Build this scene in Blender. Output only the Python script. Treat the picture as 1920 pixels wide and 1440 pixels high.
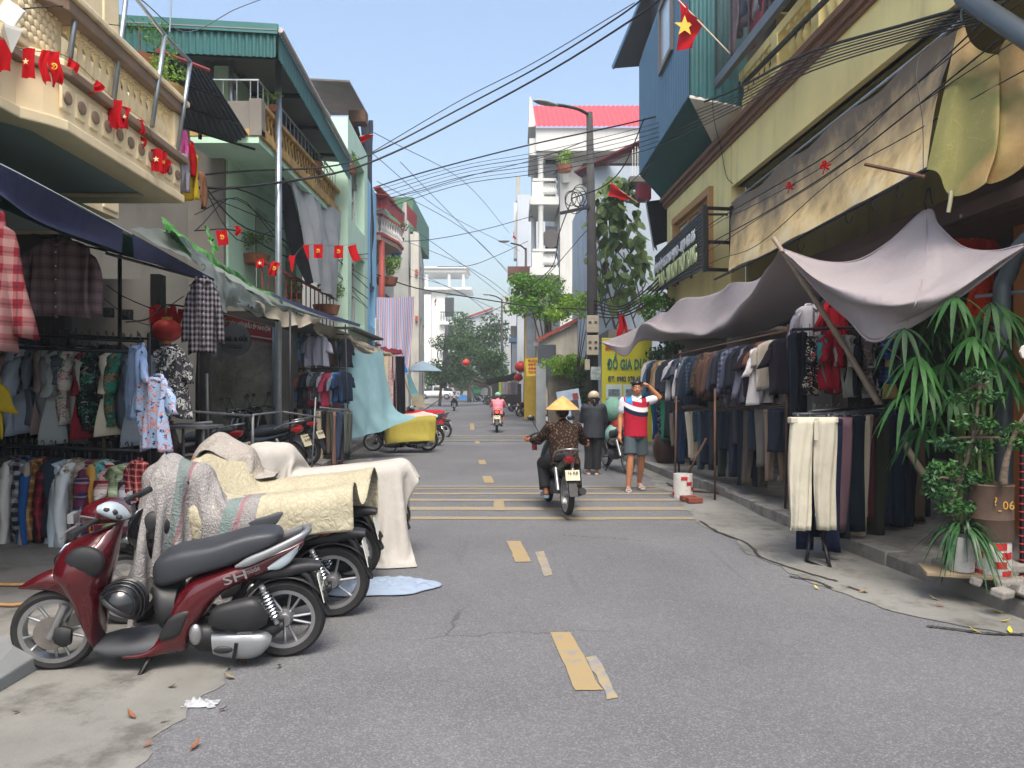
import bpy, bmesh, math, random
import numpy as np
from mathutils import Vector, Matrix, Euler
R=math.radians; PI=math.pi
random.seed(7); np.random.seed(7)
SC=bpy.context.scene
for o in list(bpy.data.objects): bpy.data.objects.remove(o)
COL=SC.collection
# ---------------------------------------------------------------- camera, world, sun, exposure
FPX=1400.0; CX=960.0; HY=731.0; EYE=1.6          # focal length in photo pixels, vanishing line, eye height
cam=bpy.data.cameras.new('camera'); camo=bpy.data.objects.new('camera',cam); COL.objects.link(camo)
cam.sensor_width=36.0; cam.lens=36.0*FPX/1920.0; cam.shift_y=(HY-720.0)/1920.0
cam.clip_start=0.05; cam.clip_end=3000
camo.location=(0,0,EYE); camo.rotation_euler=(R(90),0,0); SC.camera=camo
SUN_EL=R(60); SUN_AZ=R(172)       # compass-style: 0 = +Y (down the street), clockwise
W=bpy.data.worlds.new('World'); SC.world=W; W.use_nodes=True
wn=W.node_tree.nodes; wl=W.node_tree.links
sky=wn.new('ShaderNodeTexSky'); sky.sky_type='NISHITA'; sky.sun_disc=False
sky.sun_elevation=SUN_EL; sky.sun_rotation=SUN_AZ; sky.air_density=1.35; sky.dust_density=5.2; sky.ozone_density=1.8; sky.altitude=10
bgn=wn['Background']; wl.new(sky.outputs[0],bgn.inputs[0]); bgn.inputs[1].default_value=0.15
sl=bpy.data.lights.new('sun','SUN'); sl.energy=2.1; sl.angle=R(28); sl.color=(1.0,0.94,0.85)
so=bpy.data.objects.new('sun',sl); COL.objects.link(so)
sdir=Vector((math.sin(SUN_AZ)*math.cos(SUN_EL),math.cos(SUN_AZ)*math.cos(SUN_EL),math.sin(SUN_EL)))
so.rotation_euler=(-sdir).to_track_quat('-Z','Y').to_euler(); so.location=(0,0,40)
SC.view_settings.view_transform='Standard'; SC.view_settings.look='None'; SC.view_settings.gamma=1.0
SC.view_settings.use_curve_mapping=False; SC.view_settings.exposure=1.0
SC.cycles.max_bounces=8; SC.cycles.diffuse_bounces=4; SC.cycles.volume_bounces=0; SC.cycles.glossy_bounces=3; SC.cycles.transparent_max_bounces=12
SC.cycles.use_adaptive_sampling=True; SC.cycles.adaptive_threshold=0.02
try:
    SC.cycles.use_denoising=True; SC.cycles.denoiser='OPENIMAGEDENOISE'
except Exception: pass
def P(px,py,d):                    # point of the place seen at photo pixel px,py at distance d down the street
    return Vector(((px-CX)*d/FPX,d,EYE-(py-HY)*d/FPX))
def G(px,py,z=0.0):
    d=(EYE-z)*FPX/(py-HY); return P(px,py,d)
def smooth(a,b,t):
    t=max(0,min(1,(t-a)/(b-a))); return t*t*(3-2*t)
def gz(x,y):                       # height of the road surface
    z=0.45*smooth(42,110,y)
    z+=0.055*math.exp(-((y-10.9)/1.15)**4)+0.05*math.exp(-((y-24.5)/1.2)**4)
    return z
# ---------------------------------------------------------------- materials
def lin(c):
    if isinstance(c,str):
        c=c.lstrip('#'); c=[int(c[i:i+2],16)/255 for i in (0,2,4)]
        c=[x/12.92 if x<=.04045 else ((x+.055)/1.055)**2.4 for x in c]
    return tuple(c[:3])
MATS={}
class NT:
    def __init__(s,name):
        s.m=bpy.data.materials.new(name); s.m.use_nodes=True; s.n=s.m.node_tree.nodes; s.l=s.m.node_tree.links
        s.b=s.n['Principled BSDF']; s.out=s.n['Material Output']
    def new(s,t,**k):
        x=s.n.new('ShaderNode'+t)
        for a,v in k.items(): setattr(x,a,v)
        return x
    def lk(s,a,b): s.l.new(a,b)
    def val(s,x):
        return x
    def inp(s,sock,v):
        if hasattr(v,'is_output'): s.l.new(v,sock)
        else: sock.default_value=v
    def math(s,op,a,b=None,c=None):
        x=s.new('Math',operation=op); s.inp(x.inputs[0],a)
        if b is not None: s.inp(x.inputs[1],b)
        if c is not None: s.inp(x.inputs[2],c)
        return x.outputs[0]
    def mix(s,f,a,b,bt='MIX'):
        x=s.new('Mix',data_type='RGBA',blend_type=bt); s.inp(x.inputs[0],f)
        s.inp(x.inputs[6],a if hasattr(a,'is_output') else (*a,1)); s.inp(x.inputs[7],b if hasattr(b,'is_output') else (*b,1))
        return x.outputs[2]
    def coord(s,kind='Object',scale=(1,1,1)):
        t=s.new('TexCoord'); mp=s.new('Mapping'); s.lk(t.outputs[kind],mp.inputs[0]); mp.inputs[3].default_value=scale
        return mp.outputs[0]
    def noise(s,co,scale,detail=4,rough=.55):
        x=s.new('TexNoise'); x.inputs['Scale'].default_value=scale; x.inputs['Detail'].default_value=detail; x.inputs['Roughness'].default_value=rough
        s.lk(co,x.inputs['Vector']); return x.outputs['Fac']
    def ramp(s,f,a,b,ca=(0,0,0),cb=(1,1,1)):
        x=s.new('ValToRGB'); s.lk(f,x.inputs[0]); e=x.color_ramp.elements
        e[0].position=a; e[1].position=b; e[0].color=(*ca,1); e[1].color=(*cb,1); return x.outputs[0]
    def bump(s,h,strength,dist=.01):
        x=s.new('Bump'); s.inp(x.inputs['Height'],h); x.inputs['Strength'].default_value=strength; x.inputs['Distance'].default_value=dist
        s.lk(x.outputs[0],s.b.inputs['Normal'])
    def fin(s,col=None,rough=None,metal=None,**k):
        if col is not None: s.inp(s.b.inputs['Base Color'],col if hasattr(col,'is_output') else (*col,1))
        if rough is not None: s.inp(s.b.inputs['Roughness'],rough)
        if metal is not None: s.inp(s.b.inputs['Metallic'],metal)
        for a,v in k.items(): s.inp(s.b.inputs[a.replace('_',' ')],v)
        return s.m
def mul(c,k): return tuple(min(1,x*k) for x in c)
def mat(name,c='#808080',rough=.6,metal=0,var=.12,vs=3.0,bump=0,bs=60,dist=.004,streak=0,spots=0,coat=0,trans=0,spec=None):
    """plain material with mottled colour, optional vertical dirt streaks, wear spots and relief"""
    if name in MATS: return MATS[name]
    c=lin(c); n=NT(name); co=n.coord('Object')
    col=c
    if var:
        f=n.noise(co,vs,5); col=n.mix(n.ramp(f,.3,.7),mul(c,1-var),mul(c,1+var))
    if streak:
        g=n.coord('Object',(1,1,.12)); f=n.noise(g,3.2,5,.6); f2=n.noise(co,.9,3)
        f=n.math('MULTIPLY',n.ramp(f,.48,.78),n.ramp(f2,.35,.65)); f=n.math('MULTIPLY',f,streak)
        col=n.mix(f,col,lin('#3a3630'))
    if spots:
        f=n.noise(co,vs*2.3,6,.7); f=n.math('MULTIPLY',n.ramp(f,.55,.66),spots); col=n.mix(f,col,mul(c,.45))
    r=rough
    if rough>.15 and var:
        f=n.noise(co,vs*2,3); r=n.math('MULTIPLY_ADD',f,.25,rough-.12)
    if bump: n.bump(n.noise(co,bs,4),bump,dist)
    k={}
    if coat: k['Coat_Weight']=coat
    if spec is not None: k['Specular_IOR_Level']=spec
    m=n.fin(col,r,metal,**k)
    if trans:
        tr=n.new('BsdfTranslucent'); n.inp(tr.inputs[0],col if hasattr(col,'is_output') else (*col,1))
        ms=n.new('MixShader'); ms.inputs[0].default_value=trans; n.lk(n.b.outputs[0],ms.inputs[1]); n.lk(tr.outputs[0],ms.inputs[2]); n.lk(ms.outputs[0],n.out.inputs[0])
    MATS[name]=m; return m
def stripes(n,co,axis,period,width,off=0.):
    sx=n.new('SeparateXYZ'); n.lk(co,sx.inputs[0]); v=sx.outputs[axis]
    v=n.math('ADD',n.math('DIVIDE',v,period),off+100.0); v=n.math('FRACT',v)
    return n.math('LESS_THAN',v,width)
def plaid(name,base,c1,c2,period=.09,w=.45,fine=.12):
    if name in MATS: return MATS[name]
    n=NT(name); co=n.coord('Object'); b=lin(base); a=lin(c1); d=lin(c2)
    s1=n.math('MULTIPLY',n.math('ADD',stripes(n,co,0,period,w),stripes(n,co,2,period,w)),.5)
    col=n.mix(s1,b,a)
    s2=n.math('MULTIPLY',n.math('ADD',stripes(n,co,0,period,fine,.37),stripes(n,co,2,period,fine,.37)),.42)
    col=n.mix(s2,col,d); f=n.noise(co,9,4); col=n.mix(n.math('MULTIPLY',f,.35),col,mul(b,.4))
    n.bump(n.noise(co,300,2),.25,.001)
    MATS[name]=n.fin(col,.85,Specular_IOR_Level=.15); return MATS[name]
def floral(name,base,c1,c2,scale=9.,thr=.34):
    if name in MATS: return MATS[name]
    n=NT(name); co=n.coord('Object'); v=n.new('TexVoronoi'); v.inputs['Scale'].default_value=scale
    w=n.noise(co,14,3); off=n.new('VectorMath',operation='ADD'); n.lk(co,off.inputs[0]); n.lk(w,off.inputs[1]); n.lk(off.outputs[0],v.inputs['Vector'])
    blob=n.math('LESS_THAN',n.math('ADD',v.outputs['Distance'],n.math('MULTIPLY',w,.35)),thr+.17)
    leaf=n.math('GREATER_THAN',n.noise(co,scale*2.6,3,.6),.6)
    col=n.mix(leaf,lin(base),lin(c2)); col=n.mix(blob,col,lin(c1)); n.bump(n.noise(co,300,2),.2,.001)
    MATS[name]=n.fin(col,.85,Specular_IOR_Level=.15); return MATS[name]
def cloth(name,c,var=.1,trans=.0,stain=0,stc='#4a4030',sscale=1.2,rough=.9):
    if name in MATS: return MATS[name]
    c=lin(c); n=NT(name); co=n.coord('Object'); f=n.noise(co,2.2,5)
    col=n.mix(n.ramp(f,.3,.7),mul(c,1-var),mul(c,1+var))
    if stain: col=n.mix(n.math('MULTIPLY',n.ramp(n.noise(co,sscale,6,.65),.45,.7),stain),col,lin(stc))
    wv=n.coord('Object',(1,1,.55)); n.bump(n.math('ADD',n.math('MULTIPLY',n.noise(wv,7.5,5,.6),1.6),n.math('MULTIPLY',n.noise(co,240,2),.06)),.55,.022); m=n.fin(col,rough,Specular_IOR_Level=.12)
    if trans:
        tr=n.new('BsdfTranslucent'); n.lk(col,tr.inputs[0])
        ms=n.new('MixShader'); ms.inputs[0].default_value=trans; n.lk(n.b.outputs[0],ms.inputs[1]); n.lk(tr.outputs[0],ms.inputs[2]); n.lk(ms.outputs[0],n.out.inputs[0])
    MATS[name]=m; return m
def emis(name,c,s):
    if name in MATS: return MATS[name]
    n=NT(name); n.fin(lin(c),.4,Emission_Color=(*lin(c),1),Emission_Strength=s); MATS[name]=n.m; return n.m
def glass(name,c='#5a6a75'):
    return mat(name,c,.06,0,.25,.7,spec=.8)
# ---------------------------------------------------------------- mesh collector
class MB:
    def __init__(s,T=None): s.v=[]; s.f=[]; s.T=T; s.uv={}
    def add(s,vs,fs):
        k=len(s.v)
        s.v.extend([(s.T@Vector(p)) if s.T else Vector(p) for p in vs]); s.f.extend([tuple(i+k for i in f) for f in fs]); return k
    def box(s,c,d,rz=0,M=None):
        x,y,z=d[0]/2,d[1]/2,d[2]/2; pts=[Vector((a*x,b*y,e*z)) for a in(-1,1) for b in(-1,1) for e in(-1,1)]
        if rz: M=Matrix.Rotation(rz,3,'Z')
        if M is not None: pts=[M@p for p in pts]
        c=Vector(c); s.add([p+c for p in pts],[(0,1,3,2),(4,6,7,5),(0,4,5,1),(2,3,7,6),(0,2,6,4),(1,5,7,3)]); return s
    def beam(s,a,b,w,h,up=(0,0,1)):
        a=Vector(a); b=Vector(b); d=(b-a); L=d.length; d.normalize(); u=Vector(up)
        if abs(d.dot(u))>.99: u=Vector((0,1,0))
        x=d.cross(u).normalized(); z=x.cross(d); M=Matrix((x,d,z)).transposed(); return s.box((a+b)/2,(w,L,h),M=M)
    def quad(s,*p): s.add(p,[tuple(range(len(p)))]); return s
    def tube(s,pts,r,n=8,cap=True,closed=False):
        pts=[Vector(p) for p in pts]; N=len(pts); rs=r if isinstance(r,(list,tuple)) else [r]*N
        t0=(pts[1]-pts[0]).normalized(); up=Vector((0,0,1)) if abs(t0.z)<.9 else Vector((1,0,0))
        x=t0.cross(up).normalized(); vs=[]
        for i,p in enumerate(pts):
            t=(pts[min(i+1,N-1)]-pts[max(i-1,0)])
            if closed: t=pts[(i+1)%N]-pts[i-1]
            t=t.normalized() if t.length>1e-9 else t0
            x=(x-t*x.dot(t)); x=x.normalized() if x.length>1e-6 else t.orthogonal().normalized(); y=t.cross(x)
            vs+=[p+(x*math.cos(2*PI*k/n)+y*math.sin(2*PI*k/n))*rs[i] for k in range(n)]
        fs=[(i*n+k,i*n+(k+1)%n,(i+1)*n+(k+1)%n,(i+1)*n+k) for i in range(N-1) for k in range(n)]
        if closed: fs+=[((N-1)*n+k,(N-1)*n+(k+1)%n,(k+1)%n,k) for k in range(n)]
        elif cap: fs+=[tuple(range(n-1,-1,-1)),tuple((N-1)*n+k for k in range(n))]
        s.add(vs,fs); return s
    def rings(s,rings,cap=True,wrap=True):
        n=len(rings[0]); vs=[p for r in rings for p in r]; m=n if wrap else n-1
        fs=[(i*n+k,i*n+(k+1)%n,(i+1)*n+(k+1)%n,(i+1)*n+k) for i in range(len(rings)-1) for k in range(m)]
        if cap and wrap: fs+=[tuple(range(n-1,-1,-1)),tuple((len(rings)-1)*n+k for k in range(n))]
        s.add(vs,fs); return s
    def lathe(s,prof,n=16,c=(0,0,0),axis='Z',cap=True,a0=0,a1=2*PI):
        c=Vector(c); rr=[]
        for r,z in prof:
            ring=[]
            for k in range(n):
                a=a0+(a1-a0)*k/n; q=Vector((r*math.cos(a),r*math.sin(a),z))
                if axis=='Y': q=Vector((q.x,q.z,q.y))
                elif axis=='X': q=Vector((q.z,q.x,q.y))
                ring.append(c+q)
            rr.append(ring)
        return s.rings(rr,cap)
    def ball(s,c,r,n=12,m=8):
        r=(r,r,r) if not isinstance(r,(tuple,list)) else r
        rr=[[Vector((c[0]+r[0]*math.sin(PI*(i+.02)/(m+.04))*math.cos(2*PI*k/n),c[1]+r[1]*math.sin(PI*(i+.02)/(m+.04))*math.sin(2*PI*k/n),c[2]-r[2]*math.cos(PI*(i+.02)/(m+.04)))) for k in range(n)] for i in range(m+1)]
        return s.rings(rr)
    def grid(s,fn,nu,nv,uv=False):
        vs=[fn(i/nu,j/nv) for j in range(nv+1) for i in range(nu+1)]
        k=s.add(vs,[(j*(nu+1)+i,j*(nu+1)+i+1,(j+1)*(nu+1)+i+1,(j+1)*(nu+1)+i) for j in range(nv) for i in range(nu)])
        if uv:
            for j in range(nv+1):
                for i in range(nu+1): s.uv[k+j*(nu+1)+i]=(i/nu,j/nv)
        return s
    def loft(s,st,n=16,p=2.4,yc=0.,cap=True,dense=3):
        """body lofted along stations ((top x,z),(bottom x,z),half width[,y centre])"""
        rr=[]; st=[tuple(q) if len(q)>3 else (*q,yc) for q in st]
        if dense>1 and len(st)>2:
            k=(len(st)-1)*dense; A=crv([(q[0][0],q[0][1],q[2]) for q in st],k); B=crv([(q[1][0],q[1][1],q[3]) for q in st],k)
            st=[((a.x,a.y),(b.x,b.y),max(.002,a.z),b.z) for a,b in zip(A,B)]
        for q in st:
            (tx,tz),(bx,bz),w=q[:3]; y0=q[3] if len(q)>3 else yc; ring=[]
            for k in range(n):
                a=2*PI*k/n; ca,sa=math.cos(a),math.sin(a)
                u=math.copysign(abs(sa)**(2/p),sa); v=math.copysign(abs(ca)**(2/p),ca); t=.5+.5*u
                ring.append(Vector((bx+(tx-bx)*t,y0+w*v,bz+(tz-bz)*t)))
            rr.append(ring)
        return s.rings(rr,cap)
    def extr(s,poly,y0,y1):
        """side outline (x,z) extruded across y"""
        n=len(poly); vs=[(x,y0,z) for x,z in poly]+[(x,y1,z) for x,z in poly]
        fs=[tuple(range(n)),tuple(range(2*n-1,n-1,-1))]+[(i,i+n,(i+1)%n+n,(i+1)%n) for i in range(n)]
        s.add(vs,fs); return s
    def wall(s,a,b,z0,z1,t=.2,holes=(),side=1):
        """upright wall from a to b (x,y), thickness towards 'side' (left of a->b is +1), holes (u0,u1,z0,z1)"""
        a=Vector((a[0],a[1])); b=Vector((b[0],b[1])); L=(b-a).length; d=(b-a)/L; nrm=Vector((-d.y,d.x))*side
        us=sorted({0,L}|{u for h in holes for u in h[:2] if 0<u<L}); zs=sorted({z0,z1}|{z for h in holes for z in h[2:] if z0<z<z1})
        for j in range(len(zs)-1):
            run=None
            for i in range(len(us)):
                solid=False
                if i<len(us)-1:
                    um=(us[i]+us[i+1])/2; zm=(zs[j]+zs[j+1])/2
                    solid=not any(h[0]<um<h[1] and h[2]<zm<h[3] for h in holes)
                if solid and run is None: run=us[i]
                if not solid and run is not None:
                    p=a+d*run; q=a+d*us[i]; vs=[]
                    for zz in (zs[j],zs[j+1]):
                        for pt in (p,q,q+nrm*t,p+nrm*t): vs.append((pt.x,pt.y,zz))
                    s.add(vs,[(0,3,2,1),(4,5,6,7),(0,1,5,4),(1,2,6,5),(2,3,7,6),(3,0,4,7)]); run=None
        return s
    def mesh(s,name):
        me=bpy.data.meshes.new(name); me.from_pydata([tuple(v) for v in s.v],[],s.f); return me
    def build(s,name,m=None,par=None,sm=False,fix=True,sub=0,bev=0,thick=0,loc=None):
        me=s.mesh(name)
        if s.uv:
            l=me.uv_layers.new(name='UVMap')
            for lp in me.loops: l.data[lp.index].uv=s.uv.get(lp.vertex_index,(0,0))
        if fix:
            bm=bmesh.new(); bm.from_mesh(me); bmesh.ops.recalc_face_normals(bm,faces=bm.faces); bm.to_mesh(me); bm.free()
        if sm:
            for p in me.polygons: p.use_smooth=True
            if sm!=1:
                me.set_sharp_from_angle(angle=R(sm))
        if m: me.materials.append(m)
        o=bpy.data.objects.new(name,me); COL.objects.link(o)
        if par: o.parent=par
        if loc: o.location=loc
        if sub: q=o.modifiers.new('sub','SUBSURF'); q.levels=sub; q.render_levels=sub
        if thick: q=o.modifiers.new('solid','SOLIDIFY'); q.thickness=thick; q.offset=0
        if bev: q=o.modifiers.new('bev','BEVEL'); q.width=bev; q.segments=2; q.limit_method='ANGLE'; q.angle_limit=R(40)
        return o
def tag(o,label=None,cat=None,group=None,kind=None):
    if label: o['label']=label
    if cat: o['category']=cat
    if group: o['group']=group
    if kind: o['kind']=kind
    return o
def thing(name,label,cat,loc=(0,0,0),rz=0,group=None):
    o=bpy.data.objects.new(name,None); COL.objects.link(o); o.location=loc; o.rotation_euler=(0,0,rz); o.empty_display_size=.1
    return tag(o,label,cat,group)
def copy_tree(o,par=None,mats=None):
    c=o.copy(); COL.objects.link(c); c.parent=par
    for ch in o.children: copy_tree(ch,c)
    return c
def setmat(o,m):
    """object-level material on shared mesh data"""
    o.material_slots[0].link='OBJECT'; o.material_slots[0].material=m
def crv(pts,n=24):
    """Catmull-Rom through points"""
    pts=[Vector(p) for p in pts]; q=[2*pts[0]-pts[1]]+pts+[2*pts[-1]-pts[-2]]; out=[]; S=len(pts)-1
    for i in range(n+1):
        t=i/n*S; k=min(int(t),S-1); u=t-k; a,b,c,d=q[k:k+4]
        out.append(.5*((2*b)+(c-a)*u+(2*a-5*b+4*c-d)*u*u+(3*b-a-3*c+d)*u**3))
    return out
def patch(rows,nu=40,nv=24,fold=None):
    """surface through rows of control points; fold(u,v)->offset vector"""
    cols=[crv(r,nu) for r in rows]; out=[]
    for i in range(nu+1): out.append(crv([c[i] for c in cols],nv))
    m=MB()
    def fn(u,v):
        p=out[round(u*nu)][round(v*nv)].copy()
        if fold: p+=fold(u,v)
        return p
    return m.grid(fn,nu,nv,uv=True)
def sag(a,b,s,n=14):
    a=Vector(a); b=Vector(b); return [a.lerp(b,i/n)-Vector((0,0,s*4*(i/n)*(1-i/n))) for i in range(n+1)]
def vn(p,s=1.):
    from mathutils import noise
    return noise.noise(Vector(p)*s)
def remesh(mb,name,m,par=None,voxel=.012,smooth_it=4):
    """union of closed shapes as one continuous skin"""
    o=mb.build('tmp_skin'); q=o.modifiers.new('r','REMESH'); q.mode='VOXEL'; q.voxel_size=voxel
    q=o.modifiers.new('s','SMOOTH'); q.iterations=smooth_it; q.factor=.5
    dg=bpy.context.evaluated_depsgraph_get(); me=bpy.data.meshes.new_from_object(o.evaluated_get(dg)); bpy.data.objects.remove(o)
    for p in me.polygons: p.use_smooth=True
    me.materials.clear(); me.materials.append(m); me.name=name
    o=bpy.data.objects.new(name,me); COL.objects.link(o)
    if par: o.parent=par
    return o
def text(s,name,size,m,par,M,width=None,ext=.004,bold=0.):
    """lettering as solid mesh, centred, lying in the x/z plane of matrix M"""
    cu=bpy.data.curves.new(name,'FONT'); cu.body=s; cu.size=size; cu.extrude=ext; cu.align_x='CENTER'; cu.align_y='CENTER'; cu.offset=bold; cu.resolution_u=2
    o=bpy.data.objects.new('tmp_text',cu); COL.objects.link(o); bpy.context.view_layer.update()
    dg=bpy.context.evaluated_depsgraph_get(); me=bpy.data.meshes.new_from_object(o.evaluated_get(dg)); bpy.data.objects.remove(o)
    xs=[v.co.x for v in me.vertices]; w=max(xs)-min(xs) if xs else 1; k=width/w if width else 1
    me.transform(M@Matrix.Rotation(R(90),4,'X')@Matrix.Diagonal((k,1,1,1))); me.materials.clear(); me.materials.append(m); me.name=name
    t=bpy.data.objects.new(name,me); COL.objects.link(t); t.parent=par; return t
# ---------------------------------------------------------------- cloth relaxation (position based)
def drape(nx,ny,init,pins,caps=(),ground=None,steps=160,iters=6,rest=None,stretch=1.0,wind=None,balls=(),damp=.955,grav=.0007,bend=.2,seed=1):
    """init(u,v)->Vector start sheet; pins {(i,j):Vector}; caps [(a,b,r)] solids to lie on; returns (ny+1,nx+1,3) points"""
    rng=np.random.RandomState(seed)
    X=np.array([[tuple(init(i/nx,j/ny)) for i in range(nx+1)] for j in range(ny+1)],float); X+=rng.normal(0,.003,X.shape)
    V=np.zeros_like(X); lx,ly=rest if rest else (np.linalg.norm(X[:,1:]-X[:,:-1],axis=2).mean(),np.linalg.norm(X[1:]-X[:-1],axis=2).mean())
    lx*=stretch; ly*=stretch; dg=math.hypot(lx,ly); wgt=np.ones(X.shape[:2])
    for (i,j) in pins: wgt[j,i]=0
    def con(A,B,wa,wb,l,k):
        d=B-A; L=np.sqrt((d*d).sum(2)); L=np.maximum(L,1e-6)
        c=(k*.5*(L-l)/L)[...,None]*d; return c,c
    def batch(a,b,l,k):
        c,_=con(X[a],X[b],None,None,l,k); X[a]+=c; X[b]-=c
    S=slice
    def pairs():
        for o in (0,1):
            n=(nx+1-o)//2; yield (S(None),S(o,o+2*n,2)),(S(None),S(o+1,o+2*n,2)),lx,1.
            n=(ny+1-o)//2; yield (S(o,o+2*n,2),S(None)),(S(o+1,o+2*n,2),S(None)),ly,1.
        for o in (0,1):
            n=(ny+1-o)//2
            yield (S(o,o+2*n,2),S(0,-1)),(S(o+1,o+2*n,2),S(1,None)),dg,.35
            yield (S(o,o+2*n,2),S(1,None)),(S(o+1,o+2*n,2),S(0,-1)),dg,.35
        yield (S(None),S(0,-2)),(S(None),S(2,None)),2*lx,bend
        yield (S(0,-2),S(None)),(S(2,None),S(None)),2*ly,bend
    PR=[]
    for a,b,l,k in pairs():
        na=np.arange(X.shape[0])[a[0]].size*np.arange(X.shape[1])[a[1]].size; nb=np.arange(X.shape[0])[b[0]].size*np.arange(X.shape[1])[b[1]].size
        if na==nb and na: PR.append((a,b,l,k))
    for st in range(steps):
        V*=damp; V[...,2]-=grav
        if wind is not None: V+=np.array(wind)*rng.normal(1,.5)
        V[wgt==0]=0; O=X.copy(); X+=V
        hit=np.zeros(wgt.shape,bool)
        for it in range(iters):
            for a,b,l,k in PR: batch(a,b,l,k)
            for (i,j),p in pins.items(): X[j,i]=p
            for a,b,r in (caps if it%2 else ()):
                a=np.array(a,float); b=np.array(b,float); ab=b-a; t=np.clip(((X-a)@ab)/max(ab@ab,1e-9),0,1)
                c=a+t[...,None]*ab; d=X-c; L=np.sqrt((d*d).sum(2)); m=(L<r)&(wgt>0)
                hit|=m
                if m.any(): X[m]=c[m]+d[m]/np.maximum(L[m],1e-6)[:,None]*r
            if ground is not None: X[...,2]=np.maximum(X[...,2],ground)
        V=(X-O); V[hit]*=.25; V[X[...,2]<=(-9 if ground is None else ground+1e-5)]*=.3
        if caps or ground is not None:
            V*=.985
    return X
def sheet(X,name,m,par=None,thick=.006,sub=1):
    ny,nx=X.shape[0]-1,X.shape[1]-1; b=MB(); b.grid(lambda u,v:Vector(X[round(v*ny),round(u*nx)]),nx,ny,uv=True)
    return b.build(name,m,par,sm=1,fix=False,sub=sub,thick=thick)
# ================================================================ SETTING: ground, road, pavements, markings
_cy=[-10,0,4.4,7.4,13.5,23.3,32,60,100,160]; _cx=[1.9,.85,.38,.05,-.43,-1.17,-1.74,-3.6,-6.2,-10]
def XC(y): return float(np.interp(y,_cy,_cx))
def XL(y): return XC(y)-3.22
def XR(y): return XC(y)+3.26
def m_asphalt():
    n=NT('asphalt'); co=n.coord('Object'); v=n.new('TexVoronoi'); v.inputs['Scale'].default_value=130; n.lk(co,v.inputs['Vector'])
    sx=n.new('SeparateXYZ'); n.lk(v.outputs['Color'],sx.inputs[0])
    agg=n.ramp(sx.outputs[0],.55,1.0); big=n.ramp(n.noise(co,.55,5,.6),.35,.68); mid=n.noise(co,14,4,.6)
    col=n.mix(big,lin('#57585c'),lin('#656669')); col=n.mix(n.math('MULTIPLY',agg,.34),col,lin('#a3a2a0'))
    dk=n.ramp(sx.outputs[1],.72,.95); col=n.mix(n.math('MULTIPLY',dk,.3),col,lin('#3f4044')); col=n.mix(n.math('MULTIPLY',n.ramp(mid,.45,.75),.35),col,lin('#56575b'))
    wear=n.coord('Object',(1,.06,1)); tr=n.ramp(n.noise(wear,1.1,3),.5,.75); col=n.mix(n.math('MULTIPLY',tr,.22),col,lin('#55565a'))
    oil=n.ramp(n.noise(co,.9,6,.7),.62,.75); col=n.mix(n.math('MULTIPLY',oil,.3),col,lin('#4a4a4c'))
    pt=n.ramp(n.noise(co,.23,2,.4),.47,.5); col=n.mix(n.math('MULTIPLY',pt,.14),col,lin('#4b4c50')); lng=n.coord('Object',(1,.05,1)); sk=n.ramp(n.noise(lng,4.5,4,.7),.6,.72); col=n.mix(n.math('MULTIPLY',sk,.4),col,lin('#48484b')); cr_=n.new('TexVoronoi',feature='DISTANCE_TO_EDGE'); cr_.inputs['Scale'].default_value=.33; w_=n.new('VectorMath',operation='ADD'); n.lk(co,w_.inputs[0]); n.lk(n.noise(co,1.4,6,.7),w_.inputs[1]); n.lk(w_.outputs[0],cr_.inputs['Vector']); ck=n.math('MULTIPLY',n.math('LESS_THAN',cr_.outputs['Distance'],.0035),n.ramp(n.noise(co,.35,3),.5,.6)); col=n.mix(n.math('MULTIPLY',ck,.6),col,lin('#343436'))
    n.bump(n.math('ADD',v.outputs['Distance'],mid),.35,.005); return n.fin(col,.82,Specular_IOR_Level=.3)
def m_concrete(name,a='#98958e',b='#7e7b75',scale=1.3):
    n=NT(name); co=n.coord('Object'); f=n.noise(co,scale,7,.65); col=n.mix(n.ramp(f,.32,.66),lin(b),lin(a))
    d=n.ramp(n.noise(co,scale*1.9,7,.72),.5,.66); col=n.mix(n.math('MULTIPLY',d,.7),col,lin('#403e3a'))
    sp=n.noise(co,90,3); col=n.mix(n.math('MULTIPLY',sp,.3),col,lin('#6d6a66'))
    n.bump(n.math('ADD',n.math('MULTIPLY',f,2.),sp),.4,.008); return n.fin(col,.88,Specular_IOR_Level=.2)
ASPH=m_asphalt(); CONC=m_concrete('concrete_apron','#82827e','#686864'); PAVE=m_concrete('pavement_concrete','#85837f','#6a6864',1.0); KERB=m_concrete('kerb_concrete','#8f8d88','#716f6b',2.2)
SOIL=mat('soil','#6f6a60',.95,0,.2,1.5)
b=MB(); b.quad((-600,-60,-.03),(600,-60,-.03),(600,1200,-.03),(-600,1200,-.03)); tag(b.build('ground',SOIL),'dusty bare ground far around the street',kind='structure')
ys=[-8+.5*i for i in range(30)]+[7+.06*i for i in range(110)]+[13.6+.3*i for i in range(28)]+[22+.1*i for i in range(50)]+[27+1.5*i for i in range(76)]
def strip(f0,f1,n,dz,ya=ys,name='road',m=ASPH):
    b=MB(); rows=[]
    for y in ya: rows.append([Vector((f0(y)+(f1(y)-f0(y))*k/n,y,gz(0,y)+dz)) for k in range(n+1)])
    b.rings(rows,cap=False,wrap=False); return b.build(name,m,sm=1)
tag(strip(XL,XR,12,0),'grey worn asphalt road with a low hump',kind='structure')
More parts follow.
